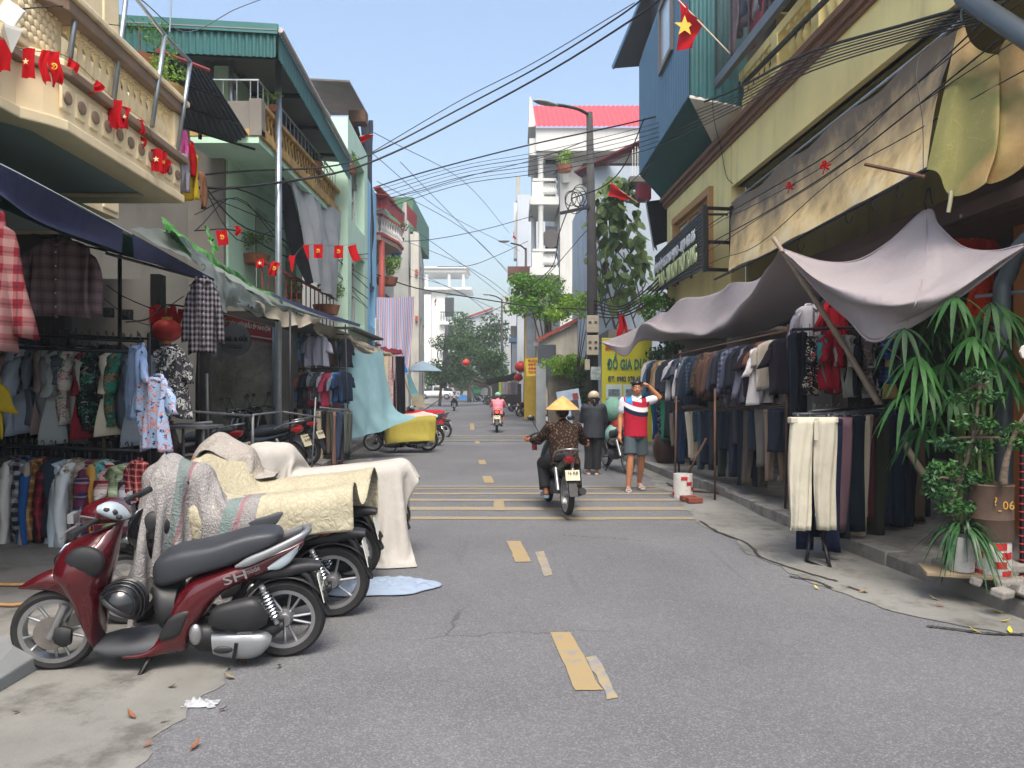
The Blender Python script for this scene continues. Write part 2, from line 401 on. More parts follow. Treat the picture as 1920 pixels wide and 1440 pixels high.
# concrete aprons along both edges, ragged towards the asphalt
def jag(y,s): return .10*vn((y*1.3,s,0))+.07*vn((y*5.1,s,3))+.03*vn((y*17,s,3))
ay=[-4+.07*i for i in range(440)]
def la(y): return float(np.interp(y,[-4,3,4.4,6,9,16,27],[-1.7,-1.58,-1.62,-1.9,-2.35,-3.1,-4.2]))+jag(y,0)
def ra(y): return float(np.interp(y,[-4,3.8,4.6,5.0,5.4,6.4,9.1,12,16,27],[4.6,4.2,3.75,3.1,2.72,2.42,2.26,2.35,2.68,2.0]))+jag(y,9)
tag(strip(lambda y:XL(y)-.05,la,4,.004,ay,'left_apron',CONC),'stained pale concrete gutter strip on the left',kind='structure')
tag(strip(ra,lambda y:XR(y)+.05,4,.006,ay,'right_apron',CONC),'cracked pale concrete gutter strip on the right',kind='structure')
# pavements with kerbs
def pavement(name,edge,far,sgn,label):
    b=MB(); rows=[]; yy=[-6+.4*i for i in range(120)]+[42+3*i for i in range(30)]
    for y in yy:
        e=edge(y)+.012*vn((y*2.1,sgn,0)); z=gz(0,y)
        rows.append([Vector((e,y,z-.02)),Vector((e+sgn*.012,y,z+.105)),Vector((e+sgn*.03,y,z+.125)),Vector((e+sgn*.2,y,z+.13)),Vector((e+sgn*1.5,y,z+.135)),Vector((far,y,z+.135))])
    b.rings(rows,cap=False,wrap=False); o=b.build(name,PAVE,sm=35); tag(o,label,kind='structure')
    i=0; y=-5.0
    me=None
    while y<38:                      # kerb stones, each its own piece
        k=MB(); e0=edge(y)-sgn*.004; e1=edge(y+.98)-sgn*.004; z=gz(0,y)
        if sgn<0 or not (4.2<y<6.0):
            k.beam((e0+sgn*.1,y+.006,z+.062),(e1+sgn*.1,y+.974,z+.062),.2,.152+.006*random.random()); k.build('kerb_stone',KERB,o,bev=.012)
        y+=.98
    return o
left_pave=pavement('left_pavement',XL,-14,-1,'grey concrete pavement on the left with kerb stones')
right_pave=pavement('right_pavement',XR,14,1,'grey concrete pavement on the right with kerb stones')
# road paint
def m_paint(name,c,wear):
    n=NT(name); co=n.coord('Object'); f=n.noise(co,7,6,.7); g=n.noise(co,70,3); col=n.mix(n.math('MULTIPLY',g,.35),lin(c),lin('#8f7a50'))
    h=n.math('ADD',f,n.math('MULTIPLY',g,.25)); col=n.mix(n.ramp(h,wear,wear+.12),col,lin('#77777a')); n.bump(g,.4,.004); return n.fin(col,.75)
PAINT=m_paint('yellow_paint','#8f7e5c',.67); PAINTW=m_paint('worn_yellow_paint','#877a5e',.63); PAINTF=m_paint('faded_yellow_paint','#8f8468',.57)
def gh(px,py):
    p=G(px,py)
    for _ in range(3): p=G(px,py,gz(0,p.y))
    return p
def mark(name,pts,m,label,dz=.006):
    b=MB(); q=[]
    n=len(pts); src=[]
    for i in range(n):
        a=pts[i]; c=pts[(i+1)%n]
        for k in range(10): src.append((a[0]+(c[0]-a[0])*k/10,a[1]+(c[1]-a[1])*k/10))
    for i,(x,y) in enumerate(src):
        p=gh(x,y); j=.012*vn((p.x*9,p.y*9,i*.3)); q.append(Vector((p.x+j,p.y+j,gz(0,p.y)+dz)))
    b.quad(*q); return tag(b.build(name,m),label,kind='structure')
mark('centre_dash',[(1031,1187),(1071,1186),(1129,1296),(1079,1296)],PAINT,'nearest thick yellow centre dash on the asphalt')
mark('centre_dash',[(950,1015),(976,1015),(996,1054),(966,1055)],PAINT,'second yellow centre dash from the viewer')
mark('old_paint_patch',[(1098,1234),(1118,1230),(1160,1310),(1140,1312)],PAINTF,'faded smear of yellow paint beside the nearest dash',.005)
mark('old_paint_patch',[(1003,1036),(1020,1034),(1036,1078),(1020,1082)],PAINTF,'faded smear of yellow paint beside the second dash',.005)
mark('centre_dash',[(904,893),(921,893),(927,906),(908,906)],PAINT,'small yellow centre dash just beyond the hump stripes')
mark('centre_dash',[(897,863),(909,863),(912,871),(899,871)],PAINT,'tiny yellow centre dash beyond the hump')
mark('centre_dash',[(890,826),(898,826),(900,832),(891,832)],PAINT,'tiny far yellow centre dash')
mark('centre_dash',[(881,794),(888,794),(890,806),(882,806)],PAINT,'farthest tiny yellow centre dash')
mark('hump_dash',[(925,938),(944,938),(948,958),(927,958)],PAINTW,'worn yellow centre dash lying across the hump stripes',.010)
for i,y in enumerate((9.28,9.86,10.48,11.1,11.7,12.3)):
    b=MB(); rows=[]
    x0=la(y)+.1; x1=ra(y)+[.55,.9,.75,.5,.3,.35][i]
    for k in range(61):
        x=x0+(x1-x0)*k/60; jj=.012*vn((x*4,y,0)); yc=y+.03*vn((x*.5,y,2))
        rows.append([Vector((x,yc-.09+jj,gz(0,yc-.09+jj)+.005)),Vector((x,yc+.09+jj,gz(0,yc+.09+jj)+.005))])
    b.rings(rows,cap=False,wrap=False)
    tag(b.build('hump_stripe',PAINTW),'worn yellow stripe across the road hump, %s from the viewer'%['first','second','third','fourth','fifth','sixth'][i],kind='structure')
for i,y in enumerate((23.2,24.0,24.8,25.6)):
    b=MB(); rows=[[Vector((XL(y)+.4+(6.0)*k/20,y-.1,gz(0,y)+.01)),Vector((XL(y)+.4+6.0*k/20,y+.1,gz(0,y)+.01))] for k in range(21)]
    b.rings(rows,cap=False,wrap=False); tag(b.build('far_hump_stripe',PAINTF),'faded yellow stripe on the far hump, %s of four'%['first','second','third','fourth'][i],kind='structure')
# cracks along the right gutter
DARK=mat('crack_dirt','#2e2b28',.95,0,.2,20)
for q,(pp,lab) in enumerate([([(1312,978),(1345,998),(1400,1020),(1425,1045),(1470,1062),(1520,1078),(1570,1092)],'dark ragged crack between asphalt and right concrete strip'),
    ([(1590,1102),(1625,1114)],'short dark crack in the right concrete strip'),([(1738,1176),(1790,1182),(1850,1190),(1925,1192)],'dark leafy crack at the lower right gutter'),
    ([(1480,1082),(1530,1092),(1560,1105)],'thin crack in the asphalt by the right concrete strip'),([(1600,1102),(1680,1065),(1740,1090)],'dark joint at the foot of the right kerb')]):
    if q==4: continue
    c=crv([gh(*p) for p in pp],36); b=MB(); rows=[]
    for i,p in enumerate(c):
        w=.012*(1+1.6*abs(vn((i*.7,q,0)))); t=(c[min(i+1,36)]-c[max(i-1,0)]).normalized(); nn=Vector((-t.y,t.x,0)); j=nn*.02*vn((i*.9,q,5))
        rows.append([p+nn*w+j+Vector((0,0,.012)),p-nn*w+j+Vector((0,0,.012))])
    b.rings(rows,cap=False,wrap=False); tag(b.build('gutter_crack',DARK),lab,kind='structure')
# ================================================================ LEFT SIDE: houses and awnings
WHITE=mat('white_paint','#d8d6cf',.6,0,.08,2,streak=.25); GALV=mat('galvanised_steel','#9aa3aa',.38,.75,.12,8); RUST=mat('rusty_steel','#5d4436',.8,.3,.3,6,bump=.4)
DKMET=mat('dark_steel','#2b2c30',.5,.5,.15,6); BLACKM=mat('black_metal','#17181b',.45,.3,.1,5); GLASS=glass('window_glass'); GLASSD=glass('dark_glass','#232a30'); FRAMEW=mat('white_frame','#c9cac6',.45,0,.05,5)
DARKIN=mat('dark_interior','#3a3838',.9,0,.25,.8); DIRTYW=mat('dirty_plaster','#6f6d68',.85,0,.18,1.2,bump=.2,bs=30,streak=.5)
def window(par,a,d,n,u0,u1,z0,z1,fm=FRAMEW,pm=GLASS,mull=1,trans=0,fw=.05,name='window'):
    a=Vector((a[0],a[1],0)); d=Vector((d[0],d[1],0)); n=Vector((n[0],n[1],0)); b=MB()
    def pt(u,z,o=0): q=a+d*u+n*o; return Vector((q.x,q.y,z))
    o=-.04
    b.beam(pt(u0,z0+fw/2,o),pt(u1,z0+fw/2,o),.06,fw); b.beam(pt(u0,z1-fw/2,o),pt(u1,z1-fw/2,o),.06,fw)
    for k in range(mull+2):
        u=u0+fw/2+(u1-u0-fw)*k/(mull+1); b.beam(pt(u,z0+fw,o),pt(u,z1-fw,o),fw,.055,up=tuple(n))
    for k in range(trans):
        z=z0+(z1-z0)*(k+1)/(trans+1); b.beam(pt(u0+fw,z,o),pt(u1-fw,z,o),.045,fw*.7)
    w=b.build(name,fm,par); g=MB(); g.beam(pt(u0+.01,(z0+z1)/2,o-.03),pt(u1-.01,(z0+z1)/2,o-.03),.012,z1-z0-.02); g.build('pane',pm,w); return w
def shell(par,pts,z0,z1,m,t=.25,holes={},name='wall'):
    """walls along a plan polyline; holes {segment: [(u0,u1,z0,z1)]}"""
    b=MB()
    for i in range(len(pts)-1): b.wall(pts[i],pts[i+1],z0,z1,t,holes.get(i,()),side=1)
    return b.build(name,m,par)
def corr(name,m,par,a,b,c,d,pitch=.1,amp=.018,nv=2,sub=4):
    """corrugated sheet a-b (top), d-c (bottom); ribs run top to bottom"""
    a,b,c,d=map(Vector,(a,b,c,d)); L=max((b-a).length,(c-d).length); n=max(8,int(L/pitch)*sub); nrm=(b-a).cross(d-a).normalized(); g=MB()
    def fn(u,v):
        k=round(u*n)%sub; h=amp*(1 if k in (1,2) else -1) if sub==4 else amp*math.cos(PI*(round(u*n)))
        return a.lerp(b,u).lerp(d.lerp(c,u),v)+nrm*h
    g.grid(fn,n,nv); return g.build(name,m,par,fix=False,thick=.003)
def baluster(mb,x,y,z0,z1,r=.05,n=8):
    h=z1-z0; mb.box((x,y,z0+h*.06),(r*2,r*2,h*.12)); mb.box((x,y,z1-h*.06),(r*2,r*2,h*.12))
    mb.lathe([(r*.55,z0+h*.12),(r*1.0,z0+h*.3),(r*.95,z0+h*.42),(r*.5,z0+h*.56),(r*.42,z0+h*.72),(r*.75,z0+h*.84),(r*.6,z0+h*.88)],n,(x,y,0))
CREAM=mat('cream_stucco','#ead8b2',.8,0,.1,1.6,bump=.15,bs=40,streak=.55); CREAMB=mat('brown_trim','#86705c',.7,0,.15,3,streak=.35); SOFF=mat('grey_green_soffit','#a3b6b2',.85,0,.12,.8,streak=.3)
# ---- cream balcony house
h=thing('balcony_house','cream stucco house with balustrade balcony above the shirt stall at far left','house',(-5.2,6.5,0))
h1=h; h.location=(0,0,0)
shell(h,[(-5.2,9.4),(-5.2,2.0)],3.75,9.0,CREAM,holes={0:[(1.2,3.0,4.1,6.4),(4.2,6,4.1,6.4)]})
shell(h,[(-9.5,9.4),(-5.2,9.4)],3.6,9.0,CREAM,name='end_wall')
MB().box((-7.5,5.6,3.66),(4.6,7.6,.12)).build('ceiling_slab',SOFF,h)
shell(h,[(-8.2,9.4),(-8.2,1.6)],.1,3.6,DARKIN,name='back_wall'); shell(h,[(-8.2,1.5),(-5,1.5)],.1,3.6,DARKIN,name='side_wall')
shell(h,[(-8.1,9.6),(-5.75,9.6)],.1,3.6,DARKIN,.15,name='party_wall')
front=[(-3.68,3.0),(-3.66,4.4),(-3.63,5.42),(-3.52,5.56),(-3.45,5.70),(-3.46,5.95),(-3.53,7.86)]
def ledge(name,m,z0,z1,out,par=h,inner=.22):
    b=MB(); rr=[]
    for x,y in front+[(-5.2,7.86)]:
        if (x,y)==(-5.2,7.86): rr.append([Vector((x,y+out,z0)),Vector((x,y+out,z1)),Vector((x,y-inner,z1)),Vector((x,y-inner,z0))]); continue
        e=out if y>7.8 else 0
        rr.append([Vector((x+out,y+e,z0)),Vector((x+out,y+e,z1)),Vector((x-inner,y-inner*(1 if e else 0),z1)),Vector((x-inner,y-inner*(1 if e else 0),z0))])
    b.rings(rr); return b.build(name,m,par,bev=.012)
sl=MB(); sl.add([(x,y,z) for z in (3.62,3.74) for x,y in front+[(-5.2,7.86),(-5.2,3.0)]],[tuple(range(9)),tuple(range(17,8,-1))]+[(i,(i+1)%9,(i+1)%9+9,i+9) for i in range(9)])
sl.build('balcony_slab',SOFF,h)
ledge('fascia_band',CREAM,3.60,3.99,.03); ledge('bottom_moulding',CREAM,3.575,3.66,.06); ledge('ledge',CREAMB,3.99,4.06,.09); ledge('plinth',CREAM,4.06,4.13,.03)
ledge('handrail',CREAMB,4.49,4.60,.07); ledge('rail_cap',CREAM,4.60,4.66,.10)
bal=[]
for k in range(15):
    y=5.98+k*.125; x=-3.47-.05*(y-5.95)/1.9-.06
    b=MB(); baluster(b,x,y,4.13,4.49,.045); b.build('baluster',CREAM,h,sm=40)
for k in range(8):
    y=3.3+k*.2; b=MB(); baluster(b,-3.72,y,4.13,4.49,.045); b.build('baluster',CREAM,h,sm=40)
MB().box((-3.60,7.82,4.31),(.2,.16,.36)).build('end_post',CREAM,h,bev=.01); MB().box((-3.7,5.58,4.42),(.3,.62,.62)).build('panel_post',CREAM,h,bev=.012)
b=MB()
for i in range(7):
    for j in range(8):
        b.ball((-3.545,5.36+i*.068+(.034 if j%2 else 0),4.2+j*.062),(.012,.04,.036),8,5)
b.build('scale_panel',CREAM,h,sm=1)
for k in range(13):                # rosette plaques on the fascia
    y=5.30+k*.205 if k>1 else 4.6+k*.38; x=float(np.interp(y,[p[1] for p in front],[p[0] for p in front]))+.035
    b=MB(); b.box((x,y,3.83),(.025,.13,.2)); p=b.build('plaque',CREAM,h,bev=.008); r=MB(); r.lathe([(.052,0),(.05,.014),(.03,.02),(.012,.016)],14,(x+.012,y,3.83),'X'); r.build('rosette',CREAMB,p,sm=40)
MB().box((-3.72,4.95,3.83),(.03,.3,.26)).build('diamond_panel',CREAMB,h,bev=.03)
MB().box((-5.08,9.2,6.4),(.3,.35,5.2)).build('corner_column',CREAM,h,bev=.02)
# lantern lamp bracket at the frame edge
t=thing('wall_lantern','white angular lamp panel fixed high on the cream house at the left edge','lamp',tuple(P(18,40,5.0)))
MB().box((0,0,.05),(.16,.02,.15),M=Matrix.Rotation(R(35),3,'Y')).build('lamp_panel',WHITE,t,bev=.01); MB().lathe([(.005,-.2),(.07,-.06),(.075,-.04)],4,(0,.02,0)).build('pyramid_shade',WHITE,t)
# galvanised pipe frame on the balcony
t=thing('awning_scaffold','galvanised steel pipe frame standing on the cream balcony','frame',(-3.45,6.8,4.0)); 
def rel(t,pts): return [Vector(p)-Vector(t.location) for p in pts]
for (a,bb,d0,d1) in (((153,-60),(131,108),6.0,5.75),((243,-60),(213,190),6.75,6.5),((309,66),(285,238),7.3,7.15),((357,116),(333,283),7.85,7.8)):
    MB().tube(rel(t,[P(*a,d0),P(*bb,d1)]),.022,8).build('upright',GALV,t,sm=1)
MB().tube(rel(t,[P(250,-10,6.8),P(309,66,7.3),P(357,116,7.85)]),.018,8).build('top_bar',GALV,t,sm=1)
MB().tube(rel(t,[P(322,-10,7.9),P(318,60,7.9)]),.008,6).build('thin_rod',GALV,t)
# ---- corrugated grey lean-to
GREYC=mat('grey_corrugated','#4a535b',.55,.3,.12,2,streak=.3); TEAL=mat('teal_corrugated','#2a5f60',.5,.1,.1,1.2,streak=.2); TEALD=mat('teal_trim','#356c6b',.5,.1,.08,2)
t=thing('lean_to_roof','sloping grey corrugated lean-to sheet beside the cream balcony','roof',(0,0,0))
A,B_,C_,D_=P(296,100,9.4),P(391,136,10.6),P(483,281,12.4),P(340,236,11.2)
corr('sheet',GREYC,t,A,B_,C_,D_,.12,.014)
for k in (.25,.6,.95): MB().tube([A.lerp(D_,k)-Vector((0,.03,.06)),B_.lerp(C_,k)-Vector((0,.03,.06))],.018,6).build('purlin',BLACKM,t)
MB().tube([A+Vector((0,0,.03)),B_+Vector((0,0,.03))],.03,6).build('red_edge',mat('faded_red_trim','#8d3b3a',.6),t)
MB().tube([P(375,260,11.5),P(375,215,11.6)],.03).build('bracket',BLACKM,t)
# ---- pale green house with teal roof
GREENW=mat('pale_green_wall','#b9dcc4',.8,0,.08,1.4,streak=.35,bump=.1,bs=40); OCHRE=mat('weathered_ochre','#b08f55',.85,0,.25,4,streak=.8,bump=.3); GREYCON=mat('old_concrete','#77736d',.9,0,.22,1.5,bump=.4,bs=25,streak=.5)
h=thing('green_house','pale green house with teal metal roof and ochre balcony','house',(0,0,0))
shell(h,[(-5.15,17.45),(-5.15,12.9)],2.95,7.2,GREENW,holes={0:[(.5,1.3,3.3,5.0),(2.4,3.2,3.0,5.1)]})
window(h,(-5.15,17.45),(0,-1),(1,0),.5,1.3,3.3,5.0,mat('grey_frame','#8c9490',.5),GLASSD,1)
MB().box((-5.2,14.65,4.05),(.08,.8,2.1)).build('shutter_door',mat('dark_door','#3d2f2b',.6),h)
MB().box((-5.25,12.95,4.5),(.62,.3,2.9)).build('concrete_pillar',GREYCON,h,bev=.01)
shell(h,[(-9,13.0),(-5.5,13.0)],.1,6.6,DIRTYW,.2,name='side_wall'); shell(h,[(-7.6,17.4),(-7.6,13.0)],.1,3.0,DIRTYW,.2,name='inner_wall')
MB().box((-7.1,15.2,3.4),(1.0,4.4,.14)).build('floor_slab',GREYCON,h)
MB().box((-4.62,14.75,5.62),(1.1,5.5,.1)).build('balcony_soffit',GREENW,h); MB().box((-4.60,14.75,5.735),(1.16,5.52,.12)).build('balcony_slab',OCHRE,h,bev=.01)
MB().box((-4.1,14.75,5.84),(.1,5.4,.07)).build('plinth',OCHRE,h); MB().box((-4.1,14.75,6.24),(.14,5.5,.07)).build('coping',OCHRE,h,bev=.01)
for k in range(26):
    y=12.15+k*.2; b=MB(); b.tube([Vector((-4.1,y+.05*math.sin(q*PI*2/6),5.87+q*.058)) for q in range(7)],.022,5); b.build('scroll_baluster',OCHRE,h,sm=1)
MB().box((-4.12,12.08,5.98),(.2,.2,.6)).build('end_post',GREYCON,h,bev=.01); MB().box((-4.62,12.06,6.02),(.9,.1,.46)).build('end_panel',GREYCON,h)
b=MB(); b.tube([(-5.1,12.05,6.6),(-4.1,12.05,6.6),(-4.1,17.3,6.6)],.018,6); b.build('top_rail',GALV,h)
for k in range(22): y=12.05+k*.25; MB().tube([(-4.1,y,6.27),(-4.1,y,6.6)],.01,5).build('rail_bar',GALV,h)
for k in range(5): x=-5.1+k*.22; MB().tube([(x,12.05,6.25),(x,12.05,6.6)],.01,5).build('rail_bar',GALV,h)
za,zb=7.34,6.86
corr('street_fascia',TEAL,h,(-3.75,12.0,za),(-3.75,17.2,zb),(-3.75,17.2,zb-.42),(-3.75,12.0,za-.42),.09,.012)
corr('gable_fascia',TEAL,h,(-7.6,11.95,za+.18),(-3.78,11.95,za-.02),(-3.78,11.95,za-.42),(-7.6,11.95,za-.25),.11,.012)
MB().beam((-7.6,11.93,za+.24),(-3.74,11.93,za+.02),.05,.16).build('gable_trim',TEALD,h); MB().tube([(-3.70,11.95,za+.02),(-3.70,17.25,zb+.02)],.045,8).build('gutter',mat('pale_gutter','#a9a3a0',.4),h)
q=MB(); q.quad((-7.6,11.9,za+.2),(-3.75,11.9,za),(-3.75,17.25,zb),(-7.6,17.25,zb+.2)); q.build('roof_sheet',mat('roof_underside','#6b7377',.7,0,.1),h,thick=.02)
for k in range(4): y=12.6+k*1.35; zz=za-.08-(za-zb)*k*.27; MB().beam((-7.5,y,zz+.12),(-3.8,y,zz-.05),.05,.07).build('rafter',DKMET,h)
for y in (12.5,14.3,16.2): MB().tube([(-4.7,y,5.8),(-4.7,y,7.1)],.045,8).build('roof_post',GALV,h,sm=1)
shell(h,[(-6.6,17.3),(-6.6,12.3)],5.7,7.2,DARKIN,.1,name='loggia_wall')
pp=P(522,300,12.75); MB().tube([(pp.x,12.75,.1),(pp.x,12.75,za-.1)],.055,10).build('downpipe_post',GALV,h,sm=1)
b=MB(); RED=mat('dark_red_paint','#7a2e2b',.6,0,.12,4,streak=.3)
for k in range(16): y=12.4+k*.33; MB().tube([(-4.15,y,3.0),(-4.15,y,3.72)],.014,5).build('lower_rail_bar',RED,h)
MB().box((-4.15,14.9,3.74),(.05,5.0,.05)).build('lower_rail',RED,h); MB().box((-4.5,14.9,2.96),(.8,5.2,.12)).build('lower_slab',GREYCON,h)
t=thing('grey_hanging_sheet','torn pale grey plastic sheet hanging from the ochre balcony','sheet',(0,0,0))
fs=lambda u,v: Vector((.05*math.sin(u*14+v*4)+.03*math.sin(u*31),0,0))
patch([[P(534,308,14.0),P(575,345,15.2),P(636,398,17.2)],[P(556,400,14.2),P(600,430,15.4),P(637,470,17.2)],[P(583,520,14.5),P(606,545,15.6),P(638,566,17.2)]],30,24,fs).build('sheet',cloth('grey_plastic','#a6abb0',.12,.25,.35,'#7b7f85',2.5),t,sm=1,fix=False)
t=thing('dark_netting','black shade netting hanging beside the torn grey sheet','netting',(0,0,0))
patch([[P(528,330,13.6),P(545,350,14.2)],[P(535,440,13.7),P(570,450,14.4)],[P(575,535,14.2),P(588,530,14.6)]],12,14).build('net',cloth('black_net','#15171b',.2,.1),t,sm=1,fix=False)
t=thing('red_scroll','long red new year scroll on the pale green wall','scroll',(-4.98,13.9,4.1))
MB().box((-.12,0,0),(.02,.34,1.75)).build('paper',mat('scroll_red','#8e1f24',.6,0,.1,6),t,bev=.01)
for k in range(4):
    text('ABCD'[0] if 0 else '福壽康寧'[k],'glyph',.26,mat('gold_ink','#c9963a',.5),t,Matrix.Translation((-.1,0,.6-k*.4))@Matrix.Rotation(R(90),4,'Z'))
# ---- narrow mint house, sheds, tarp
MINT=mat('mint_wall','#b4d2bf',.8,0,.06,1.5,streak=.3); SKYB=mat('sky_blue_wall','#7fb2d4',.8,0,.08,1.5,streak=.3)
h=thing('mint_house','narrow mint green house with tall white windows','house',(0,0,0))
shell(h,[(-4.2,20.4),(-4.1,17.5)],2.9,8.0,MINT,holes={0:[(.5,2.4,3.2,5.0),(.5,2.4,5.7,7.4)]})
for z in (3.2,5.7): window(h,(-4.2,20.4),(.0345,-.9994),(1,0),.5,2.4,z,z+1.75,FRAMEW,GLASS,3,1)
shell(h,[(-8,17.5),(-4.1,17.5)],5.0,8.0,MINT,name='side_wall')
shell(h,[(-4.3,22.3),(-4.2,20.4)],2.9,7.4,SKYB,name='blue_bay',holes={0:[(.4,1.5,3.4,4.6)]}); window(h,(-4.3,22.3),(.05,-1),(1,0),.4,1.5,3.4,4.6,SKYB,GLASSD,1)
corr('tiled_hood',mat('mossy_tiles','#5f6657',.8,0,.3,5),h,P(645,315,18.5),P(676,330,20.5),P(676,362,20.5),P(640,345,18.2),.1,.02)
MB().box((-5.6,19.2,8.2),(1.6,2.6,1.3)).build('roof_shed',mat('shed_grey','#8d9196',.7,0,.15,1,streak=.5),h)
q=MB(); q.quad(P(575,148,18.0),P(655,152,18.0),P(690,215,22),P(620,215,22)); q.build('shed_roof',mat('shed_tin','#6d6560',.6,.2,.2,2,streak=.5),h,thick=.04)
MB().box(tuple(P(672,222,20.2)),(.45,.4,.3)).build('tin_box',RUST,h); q=MB(); q.quad(P(655,225,20.5),P(668,225,20.5),P(690,320,21.5),P(668,320,20.5)); q.build('rust_panel',RUST,h,thick=.03)
t=thing('grey_tarp_roll','long dark grey tarpaulin hanging down the corner of the mint house','tarpaulin',(0,0,0))
patch([[P(676,235,20.6),P(686,230,20.9),P(697,225,21.3)],[P(676,400,20.6),P(688,400,20.8),P(699,400,21.3)],[P(676,540,20.6),P(690,553,20.8),P(698,545,21.3)]],16,20,lambda u,v:Vector((.04*math.sin(u*20+3*math.sin(v*5)),.05*math.sin(u*13),0))).build('tarp',cloth('slate_tarp','#3f454d',.15,0,.3,'#2a2e34'),t,sm=1,fix=False)
# ---- red roofed balcony house
REDR=mat('red_metal','#8f3236',.55,.05,.1,2,streak=.2); GREYW=mat('grey_render','#a3a49f',.85,0,.1,1,streak=.45); PINKC=mat('dull_red_column','#a4473d',.6,0,.1)
h=thing('red_roof_house','grey house with red metal canopy and curved balcony','house',(0,0,0))
shell(h,[(-5.0,30),(-4.9,23.5)],2.8,8.3,GREYW,holes={0:[(1,2.2,3.4,5.2),(4,5.5,5.9,7.2)]}); window(h,(-5.0,30),(.0154,-1),(1,0),1,2.2,3.4,5.2,FRAMEW,GLASSD); window(h,(-5.0,30),(.0154,-1),(1,0),4,5.5,5.9,7.2,PINKC,GLASSD)
shell(h,[(-8.5,23.5),(-4.9,23.5)],2.8,8.3,GREYW,name='side_wall')
zt=lambda y,d: EYE+(HY-y)*d/FPX
c0=P(735,372,23.4); c1=P(780,395,30)
corr('canopy_front',REDR,h,P(700,368,22.4),P(724,372,22.4),P(724,392,22.4),P(700,390,22.4),.12,.012); corr('canopy_side',REDR,h,P(724,372,22.4),P(757,405,27),P(757,424,27),P(724,392,22.4),.12,.012)
q=MB(); q.quad(P(698,362,22.2),P(726,366,22.2),P(760,402,27.2),P(730,392,27.2)); q.build('canopy_roof',REDR,h,thick=.03); q=MB(); q.quad(P(700,352,23.5),P(712,350,23.5),P(742,378,28),P(722,380,28)); q.build('ridge_roof',mat('red_tiles','#8d3d33',.7,0,.2,6),h,thick=.05)
corr('canopy_far',REDR,h,P(757,375,27.5),P(782,405,31),P(780,430,31),P(757,405,27.5),.12,.012); MB().tube([P(759,378,27),P(760,432,27)],.07,8).build('canopy_post',GREYW,h)
bz0,bz1=P(700,440,23).z,P(700,422,23).z
q=MB(); pl=[(-4.9,23),(-4.05,23),(-3.75,24.4),(-3.75,25.5),(-4.9,26)]; zb_=P(720,455,23.5).z
def slab(pl,z0,z1): 
    n=len(pl); m=MB(); m.add([(x,y,z) for z in (z0,z1) for x,y in pl],[tuple(range(n)),tuple(range(2*n-1,n-1,-1))]+[(i,(i+1)%n,(i+1)%n+n,i+n) for i in range(n)]); return m
slab(pl,zb_,zb_+.14).build('balcony_slab',mat('pinkish_slab','#b79a8e',.8,0,.1,streak=.4),h); slab([(x+.06,y) for x,y in pl],zb_+.14,zb_+.22).build('balcony_trim',PINKC,h)
b=MB()
for i in range(3):
    a=Vector(pl[i]); c=Vector(pl[i+1])
    for k in range(int((c-a).length/.2)):
        p=a.lerp(c,(k+.5)/int((c-a).length/.2)); b=MB(); baluster(b,p.x,p.y,zb_+.22,zb_+.72,.05,6); b.build('baluster',WHITE,h)
for i in range(3):
    a=pl[i]; c=pl[i+1]; MB().beam((*a,zb_+.76),(*c,zb_+.76),.12,.08).build('handrail',PINKC,h)
MB().tube([(-4.05,23.2,2.8),(-4.05,23.2,zb_)],.09,10).build('column',PINKC,h,sm=1)
MB().box((*P(743,468,25.4).xy,P(743,468,25.4).z),(.3,.3,.62)).build('blue_barrel',mat('blue_plastic','#3f86c4',.4),h,bev=.05)
# lattice block house, green topped tower, pink-trim facade
h=thing('lattice_house','grey house with a red framed lattice of ventilation blocks','house',(0,0,0)); LAT=mat('lattice_block','#b9aaa0',.8,0,.1)
shell(h,[(-5.6,39.5),(-4.55,31)],.1,9.2,GREYW,holes={0:[(1,7.8,2.6,7.4)]}); shell(h,[(-9,31),(-4.55,31)],.1,8.0,GREYW,name='side_wall')
a=Vector((-5.6,39.5,0)); c=Vector((-4.55,31,0)); d=(c-a).normalized(); L=(c-a).length
for j in range(25): MB().beam(a+d*1.0+Vector((0,0,2.65+j*.195)),a+d*7.8+Vector((0,0,2.65+j*.195)),.1,.055).build('louvre',LAT,h)
for k in range(9): MB().beam(a+d*(1+k*.85)+Vector((-.06,0,2.6)),a+d*(1+k*.85)+Vector((-.06,0,7.4)),.06,.06).build('mullion',PINKC,h)
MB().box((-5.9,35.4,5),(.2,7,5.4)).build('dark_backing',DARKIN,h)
h=thing('green_top_tower','tall grey building with a green metal box on top','house',(0,0,0)); GRNM=mat('green_metal','#3e6b4f',.55,.05,.08,2)
shell(h,[(-6.6,54),(-5.5,42)],.3,10.5,mat('pale_render','#b2b0a6',.85,0,.1,1,streak=.5),holes={0:[(7,9,7.6,9.2),(7,9,4.4,6),(2,4,4.4,6),(2,4,7.6,9.2)]}); shell(h,[(-9,42),(-5.5,42)],.3,10.5,mat('pale_render'),name='side_wall')
for u in (2,7):
    for z in (4.4,7.6): window(h,(-6.6,54),(.0913,-.996),(1,.1),u,u+2,z,z+1.6,PINKC,GLASSD)
MB().box((-7.2,46,11.4),(3.3,8,2.1)).build('green_box',GRNM,h,bev=.02)
for k in range(3): MB().beam((-6.2+.02,50.5,3+k*2.6),(-5.35,41.8,3+k*2.6),.14,.3).build('floor_band',PINKC,h)
